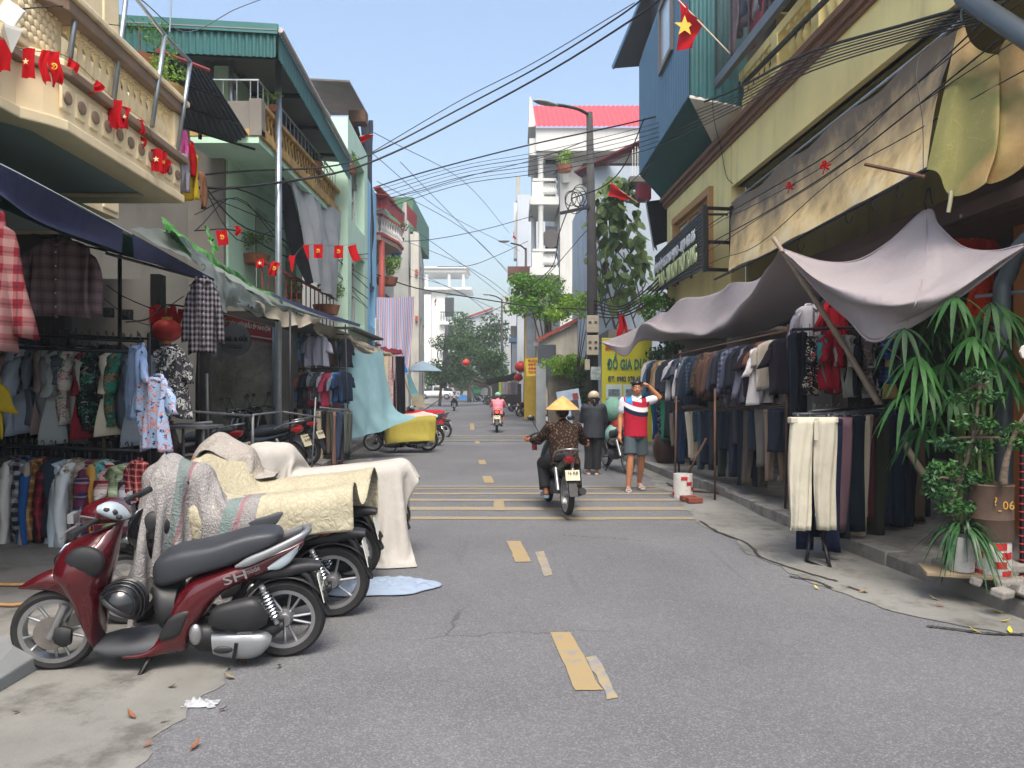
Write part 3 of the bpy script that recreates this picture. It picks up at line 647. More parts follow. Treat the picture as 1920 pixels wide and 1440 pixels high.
# far white block
h=thing('white_apartment','white apartment house with a columned roof pavilion far down the street','house',(0,0,-.67)); h.scale=(1.42,1.42,1.42); FW=mat('far_white','#dadbd8',.8,0,.05,.6,streak=.2); CRM=mat('cream_frame','#c5b593',.7)
shell(h,[(-7.5,86),(-6.8,74)],.4,11.5,FW); shell(h,[(-8.0,74),(-6.8,74)],.4,11.5,FW,name='front_bay'); shell(h,[(-16,73.6),(-8.0,73.6)],.4,11.0,FW,name='side_wall',holes={0:[(3.3,4.5,8,10),(3.3,4.5,4.5,6.5),(6.2,7.2,8,10),(6.2,7.2,4.5,6.5)]})
for z in (8,4.5):
    window(h,(-16,73.6),(1,0),(0,-1),3.3,4.5,z,z+2,CRM,GLASSD); window(h,(-16,73.6),(1,0),(0,-1),6.2,7.2,z,z+2,CRM,GLASSD)
for i,z in enumerate((2.6,5.4,8.2)):
    MB().box((-6.0,75.8,z),(2.3,4.4,.3)).build('balcony_slab',FW,h)
    for k in range(9): MB().box((-7.0+k*.27,73.7,z+.6),(.05,.05,.9)).build('balcony_bar',DKMET,h)
    MB().box((-5.95,73.7,z+1.08),(2.3,.08,.08)).build('balcony_rail',DKMET,h); MB().box((-6.2,74.05,z+1.6),(.9,.1,1.9)).build('balcony_door',GLASSD,h)
MB().box((-6.6,75.5,13.3),(4.2,4.4,.4)).build('pavilion_roof',FW,h,bev=.1); MB().box((-6.6,75.5,13.6),(4.6,4.8,.2)).build('pavilion_cornice',FW,h)
for x in (-8.4,-6.2,-4.8): MB().tube([(x,73.6,11.5),(x,73.6,13.1)],.16,8).build('pavilion_column',FW,h)
MB().box((-7,76,11.6),(6,5,.25)).build('terrace_slab',FW,h)
h=thing('far_hall','pale grey gabled hall at the end of the street','house',(0,0,0)); FG=mat('far_grey','#a7adb2',.85,0,.05)
b=MB(); b.extr([(-6.0,.4),(1.2,.4),(1.2,11.2),(-2.6,12.4),(-6.0,11.2)],101,114); b.build('wall',FG,h); MB().beam((-6.3,100.8,11.3),(-2.6,100.8,12.6),.4,.25).build('roof_edge',REDR,h)
h=thing('far_left_house','pale low house behind the parked white car','house',(0,0,0)); MB().box((-16,125,3.4),(12,8,6)).build('wall',FW,h); MB().box((-16,124.5,6.6),(13,9.4,.5)).build('roof',REDR,h)
# ground floor wall with the round sign, concrete column
h=thing('shop_wall','mottled bare cement wall behind the parked motorbikes','wall',(0,0,0))
def m_mottle():
    n=NT('mottled_cement'); co=n.coord('Object'); f=n.noise(co,1.6,8,.7); col=n.mix(n.ramp(f,.38,.6),lin('#a39f99'),lin('#cfccc6')); g=n.ramp(n.noise(co,4.5,7,.75),.5,.62); col=n.mix(n.math('MULTIPLY',g,.6),col,lin('#85817b'))
    n.bump(f,.5,.01); return n.fin(col,.9)
MOT=m_mottle(); MATS['mottled_cement']=MOT
b=MB(); b.wall((-8.4,17.35),(-5.35,17.35),.12,3.3,.2,side=1); b.build('cement_face',MOT,h); MB().box((-5.08,17.35,1.6),(.55,.5,3.0)).build('concrete_column',mat('column_concrete','#a8a39a',.9,0,.2,2,bump=.4,bs=25,streak=.4),h,bev=.015)
MB().tube([(-5.42,17.05,.13),(-5.42,17.05,3.1)],.05,10).build('drain_pipe',mat('pale_blue_pipe','#8596a4',.45),h,sm=1); MB().box((-4.74,17.3,1.6),(.07,.3,3.0)).build('shutter_track',mat('pale_metal','#a7aaa6',.5,.3),h)
t=thing('round_sign','round dark grey salon sign reading NAIL & GOI on the cement wall','sign',tuple(P(443,638,16.6)))
MB().lathe([(.35,-.03),(.35,.03),(.33,.035),(.33,.02),(.005,.02)],40,(0,-.06,0),'Y').build('disc',mat('sign_charcoal','#77787c',.6,0,.08),t,sm=30)
BK=mat('black_letters','#141414',.6); text('NAIL & GỘI','lettering',.14,BK,t,Matrix.Translation((0,-.105,.02)),width=.56,bold=.004)
text('CHUYÊN SẢN PHẨM','small_lettering',.035,BK,t,Matrix.Translation((0,-.105,-.12))); text('UY TÍN - CHẤT LƯỢNG','small_lettering',.032,BK,t,Matrix.Translation((0,-.105,-.17)))
t=thing('red_banner','red shop banner with gold and white lettering above the round sign','banner',tuple(P(462,606,17.1)))
ra_=R(9); MB().box((0,0,0),(1.42,.03,.72),M=Matrix.Rotation(ra_,3,'Y')).build('board',mat('banner_red','#a3262c',.5,0,.08,3),t,bev=.005)
Mr=Matrix.Rotation(ra_,4,'Y'); text('Tâm Bắp Ngô','lettering',.16,mat('gold_letters','#d9a441',.5),t,Mr@Matrix.Translation((.12,-.024,.16)),width=.8); text('CẮT TÓC GỘI ĐẦU ÉP NHUỘM','lettering',.13,mat('white_letters','#dcd8d2',.5),t,Mr@Matrix.Translation((0,-.024,-.06)),width=1.15,bold=.004)
MB().box((.1,-.025,-.29),(1.1,.02,.03),M=Matrix.Rotation(ra_,3,'Y')).build('light_strip',WHITE,t)
# ---- awnings
NAVY=cloth('navy_tarp','#343852',.15,.1,.3,'#3c3f50'); DGRN=cloth('dark_green_tarp','#14352f',.15,.12); GGRN=cloth('bright_green_tarp','#3d8238',.25,.2,.4,'#c9d8c4',6); GREYT=cloth('grey_canvas','#9aa5a2',.1,.4,.4,'#6d6a60',2); CREAMT=cloth('cream_canvas','#b8af9d',.12,.35,.4,'#857b69',2.5)
t=thing('navy_awning','navy awning with sagging valances over the shirt stall at left','awning',(0,0,0))
fr=[P(-60,278,4.0),P(0,308,4.32),P(72,345,4.75),P(230,430,6.0),P(330,486,7.4),P(400,522,8.6)]
patch([fr,[Vector((-4.2,3.6,3.22)),Vector((-4.2,4.3,3.2)),Vector((-4.2,5,3.2)),Vector((-4.3,6.2,3.15)),Vector((-4.35,7.4,3.15)),Vector((-4.4,8.6,3.15))],[Vector((-5.15,3.6,3.45)),Vector((-5.15,4.3,3.45)),Vector((-5.15,5,3.45)),Vector((-5.15,6.2,3.45)),Vector((-5.15,7.4,3.45)),Vector((-5.15,8.8,3.45))]],30,10,lambda u,v:Vector((0,0,-.05*math.sin(u*9)*math.sin(PI*v)))).build('roof_sheet',DGRN,t,sm=1,fix=False)
patch([[P(-60,278,4.0),P(72,345,4.75),P(230,430,6.0)],[P(-60,310,4.0),P(60,395,4.72),P(226,452,6.0)],[P(-60,335,4.0),P(70,410,4.7),P(222,474,6.0)]],24,8,lambda u,v:Vector((.03*v*math.sin(u*8),0,0))).build('valance',NAVY,t,sm=1,fix=False)
patch([[P(248,438,6.15),P(330,484,7.4),P(402,523,8.6)],[P(250,462,6.15),P(320,497,7.3),P(400,525,8.6)],[P(252,486,6.2),P(312,502,7.2),P(398,528,8.6)]],20,6,lambda u,v:Vector((.02*v*math.sin(u*8),0,0))).build('valance',NAVY,t,sm=1,fix=False)
MB().tube([f+Vector((-.02,0,.0)) for f in crv(fr,20)],.016,6).build('edge_bar',mat('pale_bar','#8a9a94',.5,.3),t,sm=1)
for d,px in ((8.0,197),):
    x=(px-960)*d/1400; MB().tube([(x,d+.3,.13),(x,d+.3,3.1)],.022,8).build('post',BLACKM,t,sm=1)
MB().tube([P(200,475,6.35),P(365,520,8.6)],.014,6).build('side_bar',BLACKM,t); MB().tube([P(110,445,5.8),P(60,440,6.9),P(200,470,6.35)],.012,6).build('cross_bar',BLACKM,t)
t=thing('green_plastic_tarp','crumpled bright green and white plastic tarp on top of the grey awning','tarpaulin',(0,0,0))
cr=lambda k:(lambda u,v:Vector((.05*vn((u*9,v*7,k)),0,.07*vn((u*11,v*9,k+4)))))
patch([[P(302,405,9.0),P(345,440,9.3),P(420,497,10.6),P(480,538,12.0),P(528,556,13.2)],[P(310,430,8.7),P(350,462,8.9),P(420,512,10.4),P(480,547,11.8),P(530,566,13.0)],[P(330,440,8.4),P(352,478,8.6),P(422,525,10.2),P(482,556,11.6),P(530,575,12.9)]],44,12,cr(1)).build('tarp',GGRN,t,sm=1,fix=False)
patch([[P(382,422,10.0),P(390,430,10.1)],[P(392,450,10.0),P(402,452,10.1)],[P(400,478,10.0),P(410,470,10.1)]],8,14,cr(3)).build('loose_flap',GGRN,t,sm=1,fix=False)
t=thing('grey_awning','grey canvas awning with cream folds in front of the round sign','awning',(0,0,0))
fr2=[P(345,445,8.4),P(400,500,9.0),P(440,528,9.8),P(520,575,12.2),P(590,595,14.3),P(674,611,16.8)]
bk2=[Vector((-4.5,8.8,3.5)),Vector((-4.4,9.6,3.4)),Vector((-4.3,10.5,3.35)),Vector((-4.3,12.5,3.3)),Vector((-4.3,14.5,3.3)),Vector((-4.3,17,3.3))]
patch([fr2,[a.lerp(c,.5)+Vector((0,0,.05)) for a,c in zip(fr2,bk2)],bk2],36,10,cr(5)).build('roof_sheet',GREYT,t,sm=1,fix=False)
patch([fr2[:4],[P(362,480,8.4),P(410,540,9.0),P(440,560,9.8),P(512,592,12.1)],[P(385,520,8.5),P(420,585,9.1),P(432,575,9.9),P(515,600,12.1)]],30,8,cr(6)).build('front_valance',GREYT,t,sm=1,fix=False)
patch([[P(462,548,10.8),P(520,577,12.2),P(560,588,13.5),P(604,597,14.6)],[P(470,560,10.8),P(520,596,12.1),P(565,606,13.4),P(600,602,14.6)],[P(480,566,10.8),P(524,606,12.1),P(566,612,13.3),P(598,600,14.6)]],30,8,lambda u,v:Vector((.05*v*math.sin(u*26),0,.03*math.sin(u*26)))).build('cream_folds',CREAMT,t,sm=1,fix=False)
patch([[P(432,548,10.2),P(470,570,11),P(522,592,12.3)],[P(438,565,10.3),P(475,590,11.2),P(522,604,12.4)]],14,6).build('green_lining',DGRN,t,sm=1,fix=False)
patch([[P(505,548,12.0),P(590,580,14.5),P(676,608,17.0)],[P(512,556,11.9),P(590,588,14.3),P(674,613,16.8)]],16,4).build('slate_strip',NAVY,t,sm=1,fix=False)
for px,d in ((544,12.5),(372,9.3)):
    x=(px-960)*d/1400; MB().tube([(x,d,.13),(x,d,2.95)],.02,8).build('post',DKMET,t,sm=1)
t=thing('cream_awning','ragged cream canvas awning over the far clothes stall on the left','awning',(0,0,0))
patch([[P(585,600,15.0),P(640,620,16.8),P(700,650,19),P(750,670,21)],[P(590,620,15.0),P(632,636,16.6),P(695,658,18.7),P(745,676,20.7)],[P(600,630,15.1),P(630,632,16.6),P(690,664,18.6),P(740,680,20.5)]],34,10,cr(9)).build('canvas',CREAMT,t,sm=1,fix=False)
patch([[P(585,600,15.0),P(640,620,16.8),P(700,650,19),P(750,670,21)],[Vector((-5,15,3.3)),Vector((-5,17,3.3)),Vector((-5,19.5,3.2)),Vector((-5.1,21.5,3.2))]],24,6,cr(10)).build('roof_sheet',CREAMT,t,sm=1,fix=False)
t=thing('sky_blue_sheet','large sky blue cloth stretched from the far stall awning down to a parked bike','sheet',(0,0,0))
BLUES=cloth('sky_blue_cloth','#7fa3ad',.06,.25,.15,'#a7c9d2',2)
patch([[P(626,632,16.5),P(660,652,17.1),P(690,664,17.6),P(717,655,18.3)],[P(636,700,16.6),P(672,712,17.0),P(700,718,17.4),P(727,716,18.0)],[P(645,755,16.7),P(685,766,17.0),P(712,766,17.3),P(742,768,17.8)],[P(660,822,16.8),P(690,815,17.0),P(722,806,17.2),P(778,783,17.7)]],36,30,lambda u,v:Vector((.035*math.sin(u*16+v*5)*v,.05*math.sin((u*1.3-v*.9)*15)*v*(1-v*.5),0))).build('cloth',BLUES,t,sm=1,fix=False)
t=thing('striped_tarp','red white and blue striped tarpaulin hanging from the red roofed house','tarpaulin',(0,0,0))
def m_stripe():
    n=NT('striped_plastic'); co=n.coord('UV'); a=stripes(n,co,0,.085,.3); c=stripes(n,co,0,.085,.3,.5); col=n.mix(a,lin('#b9b7c4'),lin('#5a86b8')); col=n.mix(c,col,lin('#b9757a')); f=n.noise(co,5,4); col=n.mix(n.math('MULTIPLY',f,.3),col,lin('#8a8894')); return n.fin(col,.6)
patch([[P(694,556,22.8),P(735,558,23.3),P(777,556,24.2)],[P(697,622,22.6),P(735,625,23),P(773,625,23.9)],[P(700,672,22.4),P(735,680,22.7),P(766,690,23.4)]],40,16,lambda u,v:Vector((0,.06*math.sin(u*22)*v,0))).build('tarp',m_stripe(),t,sm=1,fix=False)
t=thing('air_conditioner','white air conditioner unit hung by the striped tarpaulin','air conditioner',tuple(P(700,620,22.2))); MB().box((0,0,0),(.26,.5,.72)).build('casing',WHITE,t,bev=.02); MB().box((0,-.255,0),(.13,.02,.55)).build('grille',BLACKM,t); MB().box((0,0,-.42),(.4,.5,.05)).build('bracket',RUST,t)
# ================================================================ RIGHT SIDE: houses, canopies, signs
YEL=mat('yellow_stucco','#f0df9c',.8,0,.08,1.4,bump=.12,bs=40,streak=.4); BRN=mat('brown_moulding','#7c5b45',.7,0,.12,3,streak=.3); TAN=mat('tan_frame','#b08654',.7,0,.1,4); SHUT=mat('pale_shutter','#c7c3b4',.6,0,.05,2)
def YF(y): return 4.5-.038*(y-10.9)
h=thing('yellow_house','yellow stucco house with baluster balcony and brown cornice on the right','house',(0,0,0))
shell(h,[(YF(14.85),14.85),(YF(20),20)],3.3,6.55,YEL,.3,holes={0:[(1.4,3.9,4.25,5.75)]},name='wall')
b=MB(); b.wall((YF(14.85),14.85),(YF(20),20),3.3,6.55,.01)
for o in [o for o in h.children if o.name.startswith('wall')]: bpy.data.objects.remove(o)
w=MB(); w.wall((YF(20),20),(YF(14.85),14.85),3.3,6.55,.3,[(1.0,3.9,4.3,5.8)],side=1); w.build('wall',YEL,h)
dv=Vector((YF(14.85)-YF(20),14.85-20)).normalized()
def fp(y,z,o=0): return Vector((YF(y)-o,y,z))
for a,c in ((fp(19.05,4.25,.03),fp(19.05,5.95,.03)),(fp(16.05,4.25,.03),fp(16.05,5.95,.03))): MB().beam(a,c,.16,.12,up=(1,0,0)).build('window_surround',TAN,h)
MB().beam(fp(19.13,5.88,.03),fp(15.97,5.88,.03),.14,.16).build('window_head',TAN,h)
win=window(h,(YF(20),20),tuple(dv),(-1,0),1.0,3.9,4.3,5.8,TAN,SHUT,2,0,.09)
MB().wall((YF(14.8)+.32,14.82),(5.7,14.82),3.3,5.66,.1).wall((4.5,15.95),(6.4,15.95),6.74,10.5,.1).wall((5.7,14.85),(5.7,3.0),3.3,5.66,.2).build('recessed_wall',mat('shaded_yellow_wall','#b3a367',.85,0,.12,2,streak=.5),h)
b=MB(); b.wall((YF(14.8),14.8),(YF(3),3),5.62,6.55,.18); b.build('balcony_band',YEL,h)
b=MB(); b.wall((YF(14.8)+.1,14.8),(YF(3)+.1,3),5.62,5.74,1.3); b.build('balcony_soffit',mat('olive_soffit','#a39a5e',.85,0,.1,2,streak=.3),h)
for z0,z1,o in ((6.53,6.64,.10),(6.64,6.74,.17),(6.46,6.53,.05)):
    b=MB(); b.wall((YF(20.1)-o,20.1),(YF(3)-o,3),z0,z1,.3+o); b.build('cornice',BRN,h)
b=MB(); b.wall((YF(15.9),15.9),(YF(3),3),6.74,6.86,.16); b.build('plinth',YEL,h); b=MB(); b.wall((YF(15.9)-.03,15.9),(YF(3)-.03,3),7.5,7.66,.22); b.build('top_rail',YEL,h,bev=.01)
for y in (15.7,12.55,11.0,8.2): MB().beam(fp(y,6.8,-.08),fp(y,7.55,-.08),.3,.24,up=(1,0,0)).build('pillar',YEL,h,bev=.015)
y=15.3
while y>7:
    if all(abs(y-q)>.27 for q in (15.7,12.55,11.0,8.2)):
        b=MB(); baluster(b,YF(y)+.08,y,6.86,7.5,.075,10); b.build('baluster',YEL,h,sm=40)
    y-=.27
b=MB(); b.wall((6.4,15.9),(6.4,3),6.7,11,.2); b.build('upper_wall',YEL,h); MB().box((5.9,9.5,9.7),(2.2,12.8,.12)).build('upper_slab',GREYCON,h)
# ground floor shop
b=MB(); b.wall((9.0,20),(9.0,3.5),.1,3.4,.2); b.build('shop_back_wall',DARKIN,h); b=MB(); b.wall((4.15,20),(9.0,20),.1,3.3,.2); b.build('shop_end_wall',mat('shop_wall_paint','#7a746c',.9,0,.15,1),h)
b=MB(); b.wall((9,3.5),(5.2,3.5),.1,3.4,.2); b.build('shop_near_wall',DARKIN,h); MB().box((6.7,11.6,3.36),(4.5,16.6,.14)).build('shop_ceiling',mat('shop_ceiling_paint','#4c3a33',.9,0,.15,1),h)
MB().beam((4.72,6.0,3.42),(4.4,14.9,3.42),.2,.34).build('shop_beam',mat('dark_brown_board','#4a342b',.8,0,.15,2),h)
MB().box((5.35,7.3,1.75),(.3,.9,3.3)).build('orange_pillar',mat('orange_stucco','#a8672f',.85,0,.12,2,streak=.4),h,bev=.01)
for y in (11.2,14.8): MB().box((YF(y)+.1,y,1.75),(.3,.3,3.3)).build('shop_pillar',mat('grey_pillar','#6f6d69',.9,0,.12,2),h,bev=.01)
MB().box((6.6,8.2,1.7),(.1,2.6,3.1)).build('white_partition',mat('partition_white','#9a999a',.8),h); MB().box((6.6,11.5,2.8),(.1,3.5,.9)).build('brown_partition',mat('dark_brown_board'),h)
# steel post with a bent arm at the right edge
t=thing('steel_post','thick grey steel post with a bent arm at the right edge of the shop','post',(0,0,0)); px_=P(1882,700,6.9)
MB().tube(crv([Vector((px_.x,6.9,.13)),Vector((px_.x,6.9,1.6)),P(1878,560,6.9),P(1890,515,6.85),P(1935,440,6.6),Vector((5.1,6.1,3.38))],24),.075,10).build('pipe',mat('grey_pipe','#4d565c',.5,.3),t,sm=1)
MB().tube([P(1800,405,7.4),P(1935,395,7.2)],.02,8).build('cross_bar',GALV,t); MB().tube([P(1830,556,7.2),P(1935,546,6.7)],.018,8).build('cross_bar',GALV,t)
t=thing('overhead_pipe','thick grey pipe sticking out at the top right corner','pipe',(0,0,0)); MB().tube([P(1806,-8,7.2),P(1940,80,6.4),P(1806,-8,7.2).lerp(P(1940,80,6.4),2.4)],.09,10).build('pipe',mat('grey_pipe'),t,sm=1)
# ---- blue corrugated annex
BLUEC=mat('blue_corrugated','#4a6d85',.5,.1,.08,1.2,streak=.2); TEALC=mat('sea_green_corrugated','#245c60',.5,.1,.08,1.5,streak=.2)
h=thing('blue_annex','blue corrugated metal annex with sea green sloping underside','annex',(0,0,0))
X0=3.4; ya,yb=14.3,19.9
corr('street_wall',BLUEC,h,(X0,yb,10.3),(X0,ya,10.6),(X0,ya,7.25),(X0,yb,7.35),.16,.012)
corr('end_wall',TEALC,h,(X0,ya,10.6),(X0+1.1,ya,10.6),(X0+1.1,ya,7.0),(X0,ya,7.25),.16,.012)
corr('sloping_underside',TEALC,h,(X0,yb,7.35),(X0,ya,7.22),(YF(15.9)-.1,15.7,6.78),(YF(20)-.1,20.1,6.72),.1,.012)
MB().box((4.3,17.2,8.9),(1.7,5.3,3.3)).build('inner_box',DARKIN,h)
q=MB(); q.quad((X0,ya,7.24),(X0,ya,7.2),(YF(15.9)-.1,15.68,6.8),(X0+1.1,ya,7.0)); q.build('end_flashing',WHITE,h,thick=.02)
q=MB(); q.quad(P(1152,128,20.2),P(1218,-30,19.0),P(1290,-30,16),P(1226,122,20.1)); q.build('roof_overhang',mat('eave_dark','#33383f',.6,.2),h,thick=.05)
q=MB(); q.quad(P(1150,130,20.3),P(1216,-30,19.0),P(1213,-30,19.1),P(1148,125,20.4)); q.build('roof_edge',BLUEC,h,thick=.05)
w=window(h,(X0-.09,17.0),(0,-1),(-1,0),0,1.35,P(1255,140,16.9).z,P(1255,-20,16).z+.1,mat('grey_brown_frame','#6a625c',.5),mat('curtained_glass','#aeb8c2',.15,0,.15,1),0,0,.11)
# ---- laundry cage above the balcony
h=thing('laundry_cage','wire mesh balcony cage full of washing above the yellow balcony','cage',(0,0,0))
ca,cb=P(1343,158,14.0),P(1492,-30,9.8); MB().beam(ca,cb,.1,.16).build('bottom_beam',mat('blue_grey_beam','#5d666c',.5,.3),h); MB().beam(ca+Vector((.5,0,0)),cb+Vector((.6,0,0)),.06,.06).build('rear_beam',DKMET,h)
dd=(cb-ca)
def m_mesh():
    n=NT('wire_mesh'); co=n.coord('UV',(60,22,1)); sx=n.new('SeparateXYZ'); n.lk(co,sx.inputs[0]); u=n.math('FRACT',n.math('ADD',sx.outputs[0],sx.outputs[1])); v=n.math('FRACT',n.math('SUBTRACT',n.math('ADD',sx.outputs[0],50),sx.outputs[1]))
    a=n.math('MAXIMUM',n.math('LESS_THAN',u,.14),n.math('LESS_THAN',v,.14)); n.fin(lin('#2b2b2d'),.6,Alpha=a); return n.m
g=MB(); g.grid(lambda u,v:ca.lerp(cb,u)+Vector((.02,0,.08+2.2*v)),8,4,uv=True); g.build('mesh_front',m_mesh(),h,fix=False); g=MB(); g.grid(lambda u,v:ca+Vector((.9*u,0,.08+2.2*v)),4,4,uv=True); g.build('mesh_end',MATS.get('x') or bpy.data.materials['wire_mesh'],h,fix=False)
for k in range(5): MB().tube([ca.lerp(cb,k/4)+Vector((0,0,.05)),ca.lerp(cb,k/4)+Vector((0,0,2.3))],.02,6).build('upright',DKMET,h)
LAUN=['#7d6f78','#5b4a50','#8a3a4a','#4a4f5c','#8f8a92','#5f3f50','#3a3c48','#a09aa0','#6b5a4a']
for k in range(13):
    c=ca.lerp(cb,(k+.6)/13.5)+Vector((.25+.12*(k%3),0,0)); w=.22+.1*random.random(); hh=.7+.5*random.random(); zt_=1.5+.3*random.random()
    g=MB(); g.grid(lambda u,v:c+Vector((.05*math.sin(u*9+k)+.03*math.sin(v*5),(u-.5)*w*2*(1-.25*v),zt_-hh*v+.04*math.sin(u*5))),10,8)
    o=g.build('washing',cloth('washing_%d'%(k%9),LAUN[k%9],.2,0,.4,'#2d2a30',6),None,sm=1,fix=False,thick=.01)
    tag(o,'faded garment drying inside the balcony cage, number %s from the far end'%['one','two','three','four','five','six','seven','eight','nine','ten','eleven','twelve','thirteen'][k],'laundry','washing in the balcony cage')
# ---- slatted black signboard
t=thing('slat_sign','black slatted shop signboard with white and green raised letters on the yellow house','sign',(0,0,0))
A,Bq,Cq,Dq=Vector((3.88,20.2,5.22)),Vector((3.72,14.45,5.12)),Vector((3.72,14.45,3.93)),Vector((3.88,20.2,4.22))
for k in range(17):
    f=(k+.5)/17; MB().beam(A.lerp(Dq,f),Bq.lerp(Cq,f),.03,.048).build('slat',mat('charcoal_slat','#30353b',.5,.3,.1,5),t)
for f in (0,.25,.5,.75,1): p,q_=A.lerp(Bq,f)+Vector((.05,0,.03)),Dq.lerp(Cq,f)+Vector((.05,0,-.03)); MB().beam(p,q_,.05,.05,up=(1,0,0)).build('rib',BLACKM,t)
for a,c in ((Bq,Cq),(Bq+Vector((.55,.1,0)),Cq+Vector((.55,.1,0)))): MB().beam(a+Vector((0,-.02,.05)),c+Vector((0,-.02,-.05)),.07,.07,up=(1,0,0)).build('end_frame',BLACKM,t)
for f in (0,.55,1): p=Bq.lerp(Cq,f); MB().beam(p,p+Vector((.6,.1,0)),.06,.06).build('end_rail',BLACKM,t)
for f in (.1,.9): p=A.lerp(Bq,f); MB().beam(p,p+Vector((.6,0,0)),.04,.04).build('bracket',BLACKM,t)
dirx=(Bq-A).normalized(); slope=lambda f:(A.lerp(Bq,.5)).lerp(Dq.lerp(Cq,.5),f)
def smat(c): z=Vector((0,0,1)); y=z.cross(dirx).normalized(); M=Matrix((dirx,y,z)).transposed().to_4x4(); return Matrix.Translation(c)@M
text('HÀN NIÊN SECOND HAND - 0339 468 686','lettering',.33,mat('sign_white','#d3d8dc',.5),t,smat(slope(.36)+Vector((-.05,.2,-.02))),width=5.0,ext=.008,bold=.003)
text('QUẦN ÁO - MŨ NÓN THỜI TRANG','lettering',.52,mat('sign_green','#c3cf9a',.5),t,smat(slope(.72)+Vector((-.05,.15,-.02))),width=5.2,ext=.01,bold=.004)
# ---- brown tarpaulin awning
def m_tarp():
    n=NT('stained_tarp'); co=n.coord('Object'); uv=n.coord('UV'); sx=n.new('SeparateXYZ'); n.lk(uv,sx.inputs[0])
    f=n.noise(co,1.3,6,.65); fold=n.coord('UV',(9,.6,1)); g=n.noise(fold,2.2,4,.6)
    k=n.math('ADD',n.math('MULTIPLY',sx.outputs[1],.85),n.math('MULTIPLY',n.math('SUBTRACT',f,.5),1.1)); k=n.math('ADD',k,n.math('MULTIPLY',n.math('SUBTRACT',g,.5),.7))  # tone runs darker towards the top edge, paler to the hem, broken by noise
    col=n.mix(n.ramp(k,.12,.72),lin('#6e655b'),lin('#d3b987')); col=n.mix(n.math('MULTIPLY',n.ramp(n.noise(co,3.5,5),.52,.7),.5),col,lin('#7d664c')); col=n.mix(n.math('MULTIPLY',n.ramp(k,.7,1.0),.8),col,lin('#e0d3b0'))
    n.bump(n.noise(co,60,3),.4,.006); m=n.fin(col,.9,Specular_IOR_Level=.1); return m
TARP=m_tarp()
t=thing('brown_tarp_awning','stained tan tarpaulin awning hanging under the yellow balcony','awning',(0,0,0))
fold=lambda u,v:Vector((-.07*math.sin(v*PI)*(.3+abs(math.sin(u*11+1.5*math.sin(u*4)))),0,.05*math.sin(u*23+v*6)*(1-v*.6)))
_ta,_tb=P(1368,388,14.95),P(1800,45,7.72)
patch([[_ta.lerp(_tb,f) for f in (0,.27,.52,.77,1)],[P(1372,440,14.2),P(1450,400,12.2),P(1545,345,10.6),P(1668,255,8.9),P(1770,175,7.5)],[P(1366,508,13.4),P(1445,470,11.6),P(1550,415,9.8),P(1650,362,8.2),P(1737,316,7.2)]],70,26,fold).build('tarp',TARP,t,sm=1,fix=False)
MB().tube([P(1340,524,13.5),P(1445,474,11.6),P(1740,316,7.1)],.022,8).build('edge_pole',DKMET,t,sm=1); MB().tube([P(1622,308,7.6),P(1735,332,7.1)],.02,6).build('stub_bar',RUST,t)
MB().tube([P(1368,385,15.0),P(1800,42,7.75)],.025,8).build('top_pole',GALV,t,sm=1)
for px,py,d in ((1590,395,9.2),(1640,372,8.3),(1685,350,7.7),(1500,448,10.8)): MB().tube(crv([P(px,py,d),P(px-5,py+12,d),P(px+2,py+24,d),P(px+9,py+10,d)],10),.006,5).build('wire_loop',DKMET,t)
MB().tube(crv([P(1800,45,7.7),P(1722,110,7.3),P(1730,230,7.15),P(1731,318,7.1)],14),.004,4).build('tie_string',DKMET,t)
t=thing('rolled_tarp_flap','bunched olive and tan tarpaulin flap hanging at the top right','tarpaulin',(0,0,0))
def m_tarp2():
    n=NT('olive_tarp'); co=n.coord('Object'); f=n.noise(co,1.5,6,.6); g=n.noise(co,.9,3); col=n.mix(n.ramp(f,.35,.65),lin('#94794f'),lin('#c0a373')); col=n.mix(n.math('MULTIPLY',n.ramp(g,.46,.58),.85),col,lin('#6b7044'))
    v=n.new('TexVoronoi',feature='DISTANCE_TO_EDGE'); v.inputs['Scale'].default_value=4.5; w=n.new('VectorMath',operation='ADD'); n.lk(co,w.inputs[0]); n.lk(n.noise(co,3,4),w.inputs[1]); n.lk(w.outputs[0],v.inputs['Vector'])
    cre=n.math('LESS_THAN',v.outputs['Distance'],.006); col=n.mix(n.math('MULTIPLY',cre,.5),col,lin('#a39566')); n.bump(n.noise(co,45,4),.4,.008); return n.fin(col,.9,Specular_IOR_Level=.1)
fo=lambda u,v:Vector((0,-.16*math.sin(u*15+1.3)*(.25+v*.6)*math.sin(PI*min(1,u*1.02)),.04*math.sin(u*15)))
patch([[P(1798,42,7.65),P(1822,70,7.4),P(1868,112,7.1),P(1895,60,6.9),P(1945,110,6.8)],[P(1768,180,7.4),P(1812,215,7.05),P(1868,190,6.8),P(1905,190,6.7),P(1955,210,6.6)],[P(1748,270,7.2),P(1805,300,6.85),P(1862,285,6.6),P(1910,280,6.5),P(1960,275,6.5)],[P(1737,318,7.1),P(1790,354,6.8),P(1840,352,6.6),P(1900,318,6.5),P(1955,270,6.5)]],60,36,fo).build('flap',m_tarp2(),t,sm=1,fix=False)
MB().tube(crv([P(1783,358,6.85),P(1782,375,6.85),P(1778,398,6.86)],6),.018,6).build('loose_strap',mat('pale_strap','#a7a384',.8),t)
MB().tube(crv([P(1805,52,7.6),P(1803,20,7.5),P(1812,16,7.45)],8),.01,5).build('hook',GALV,t)
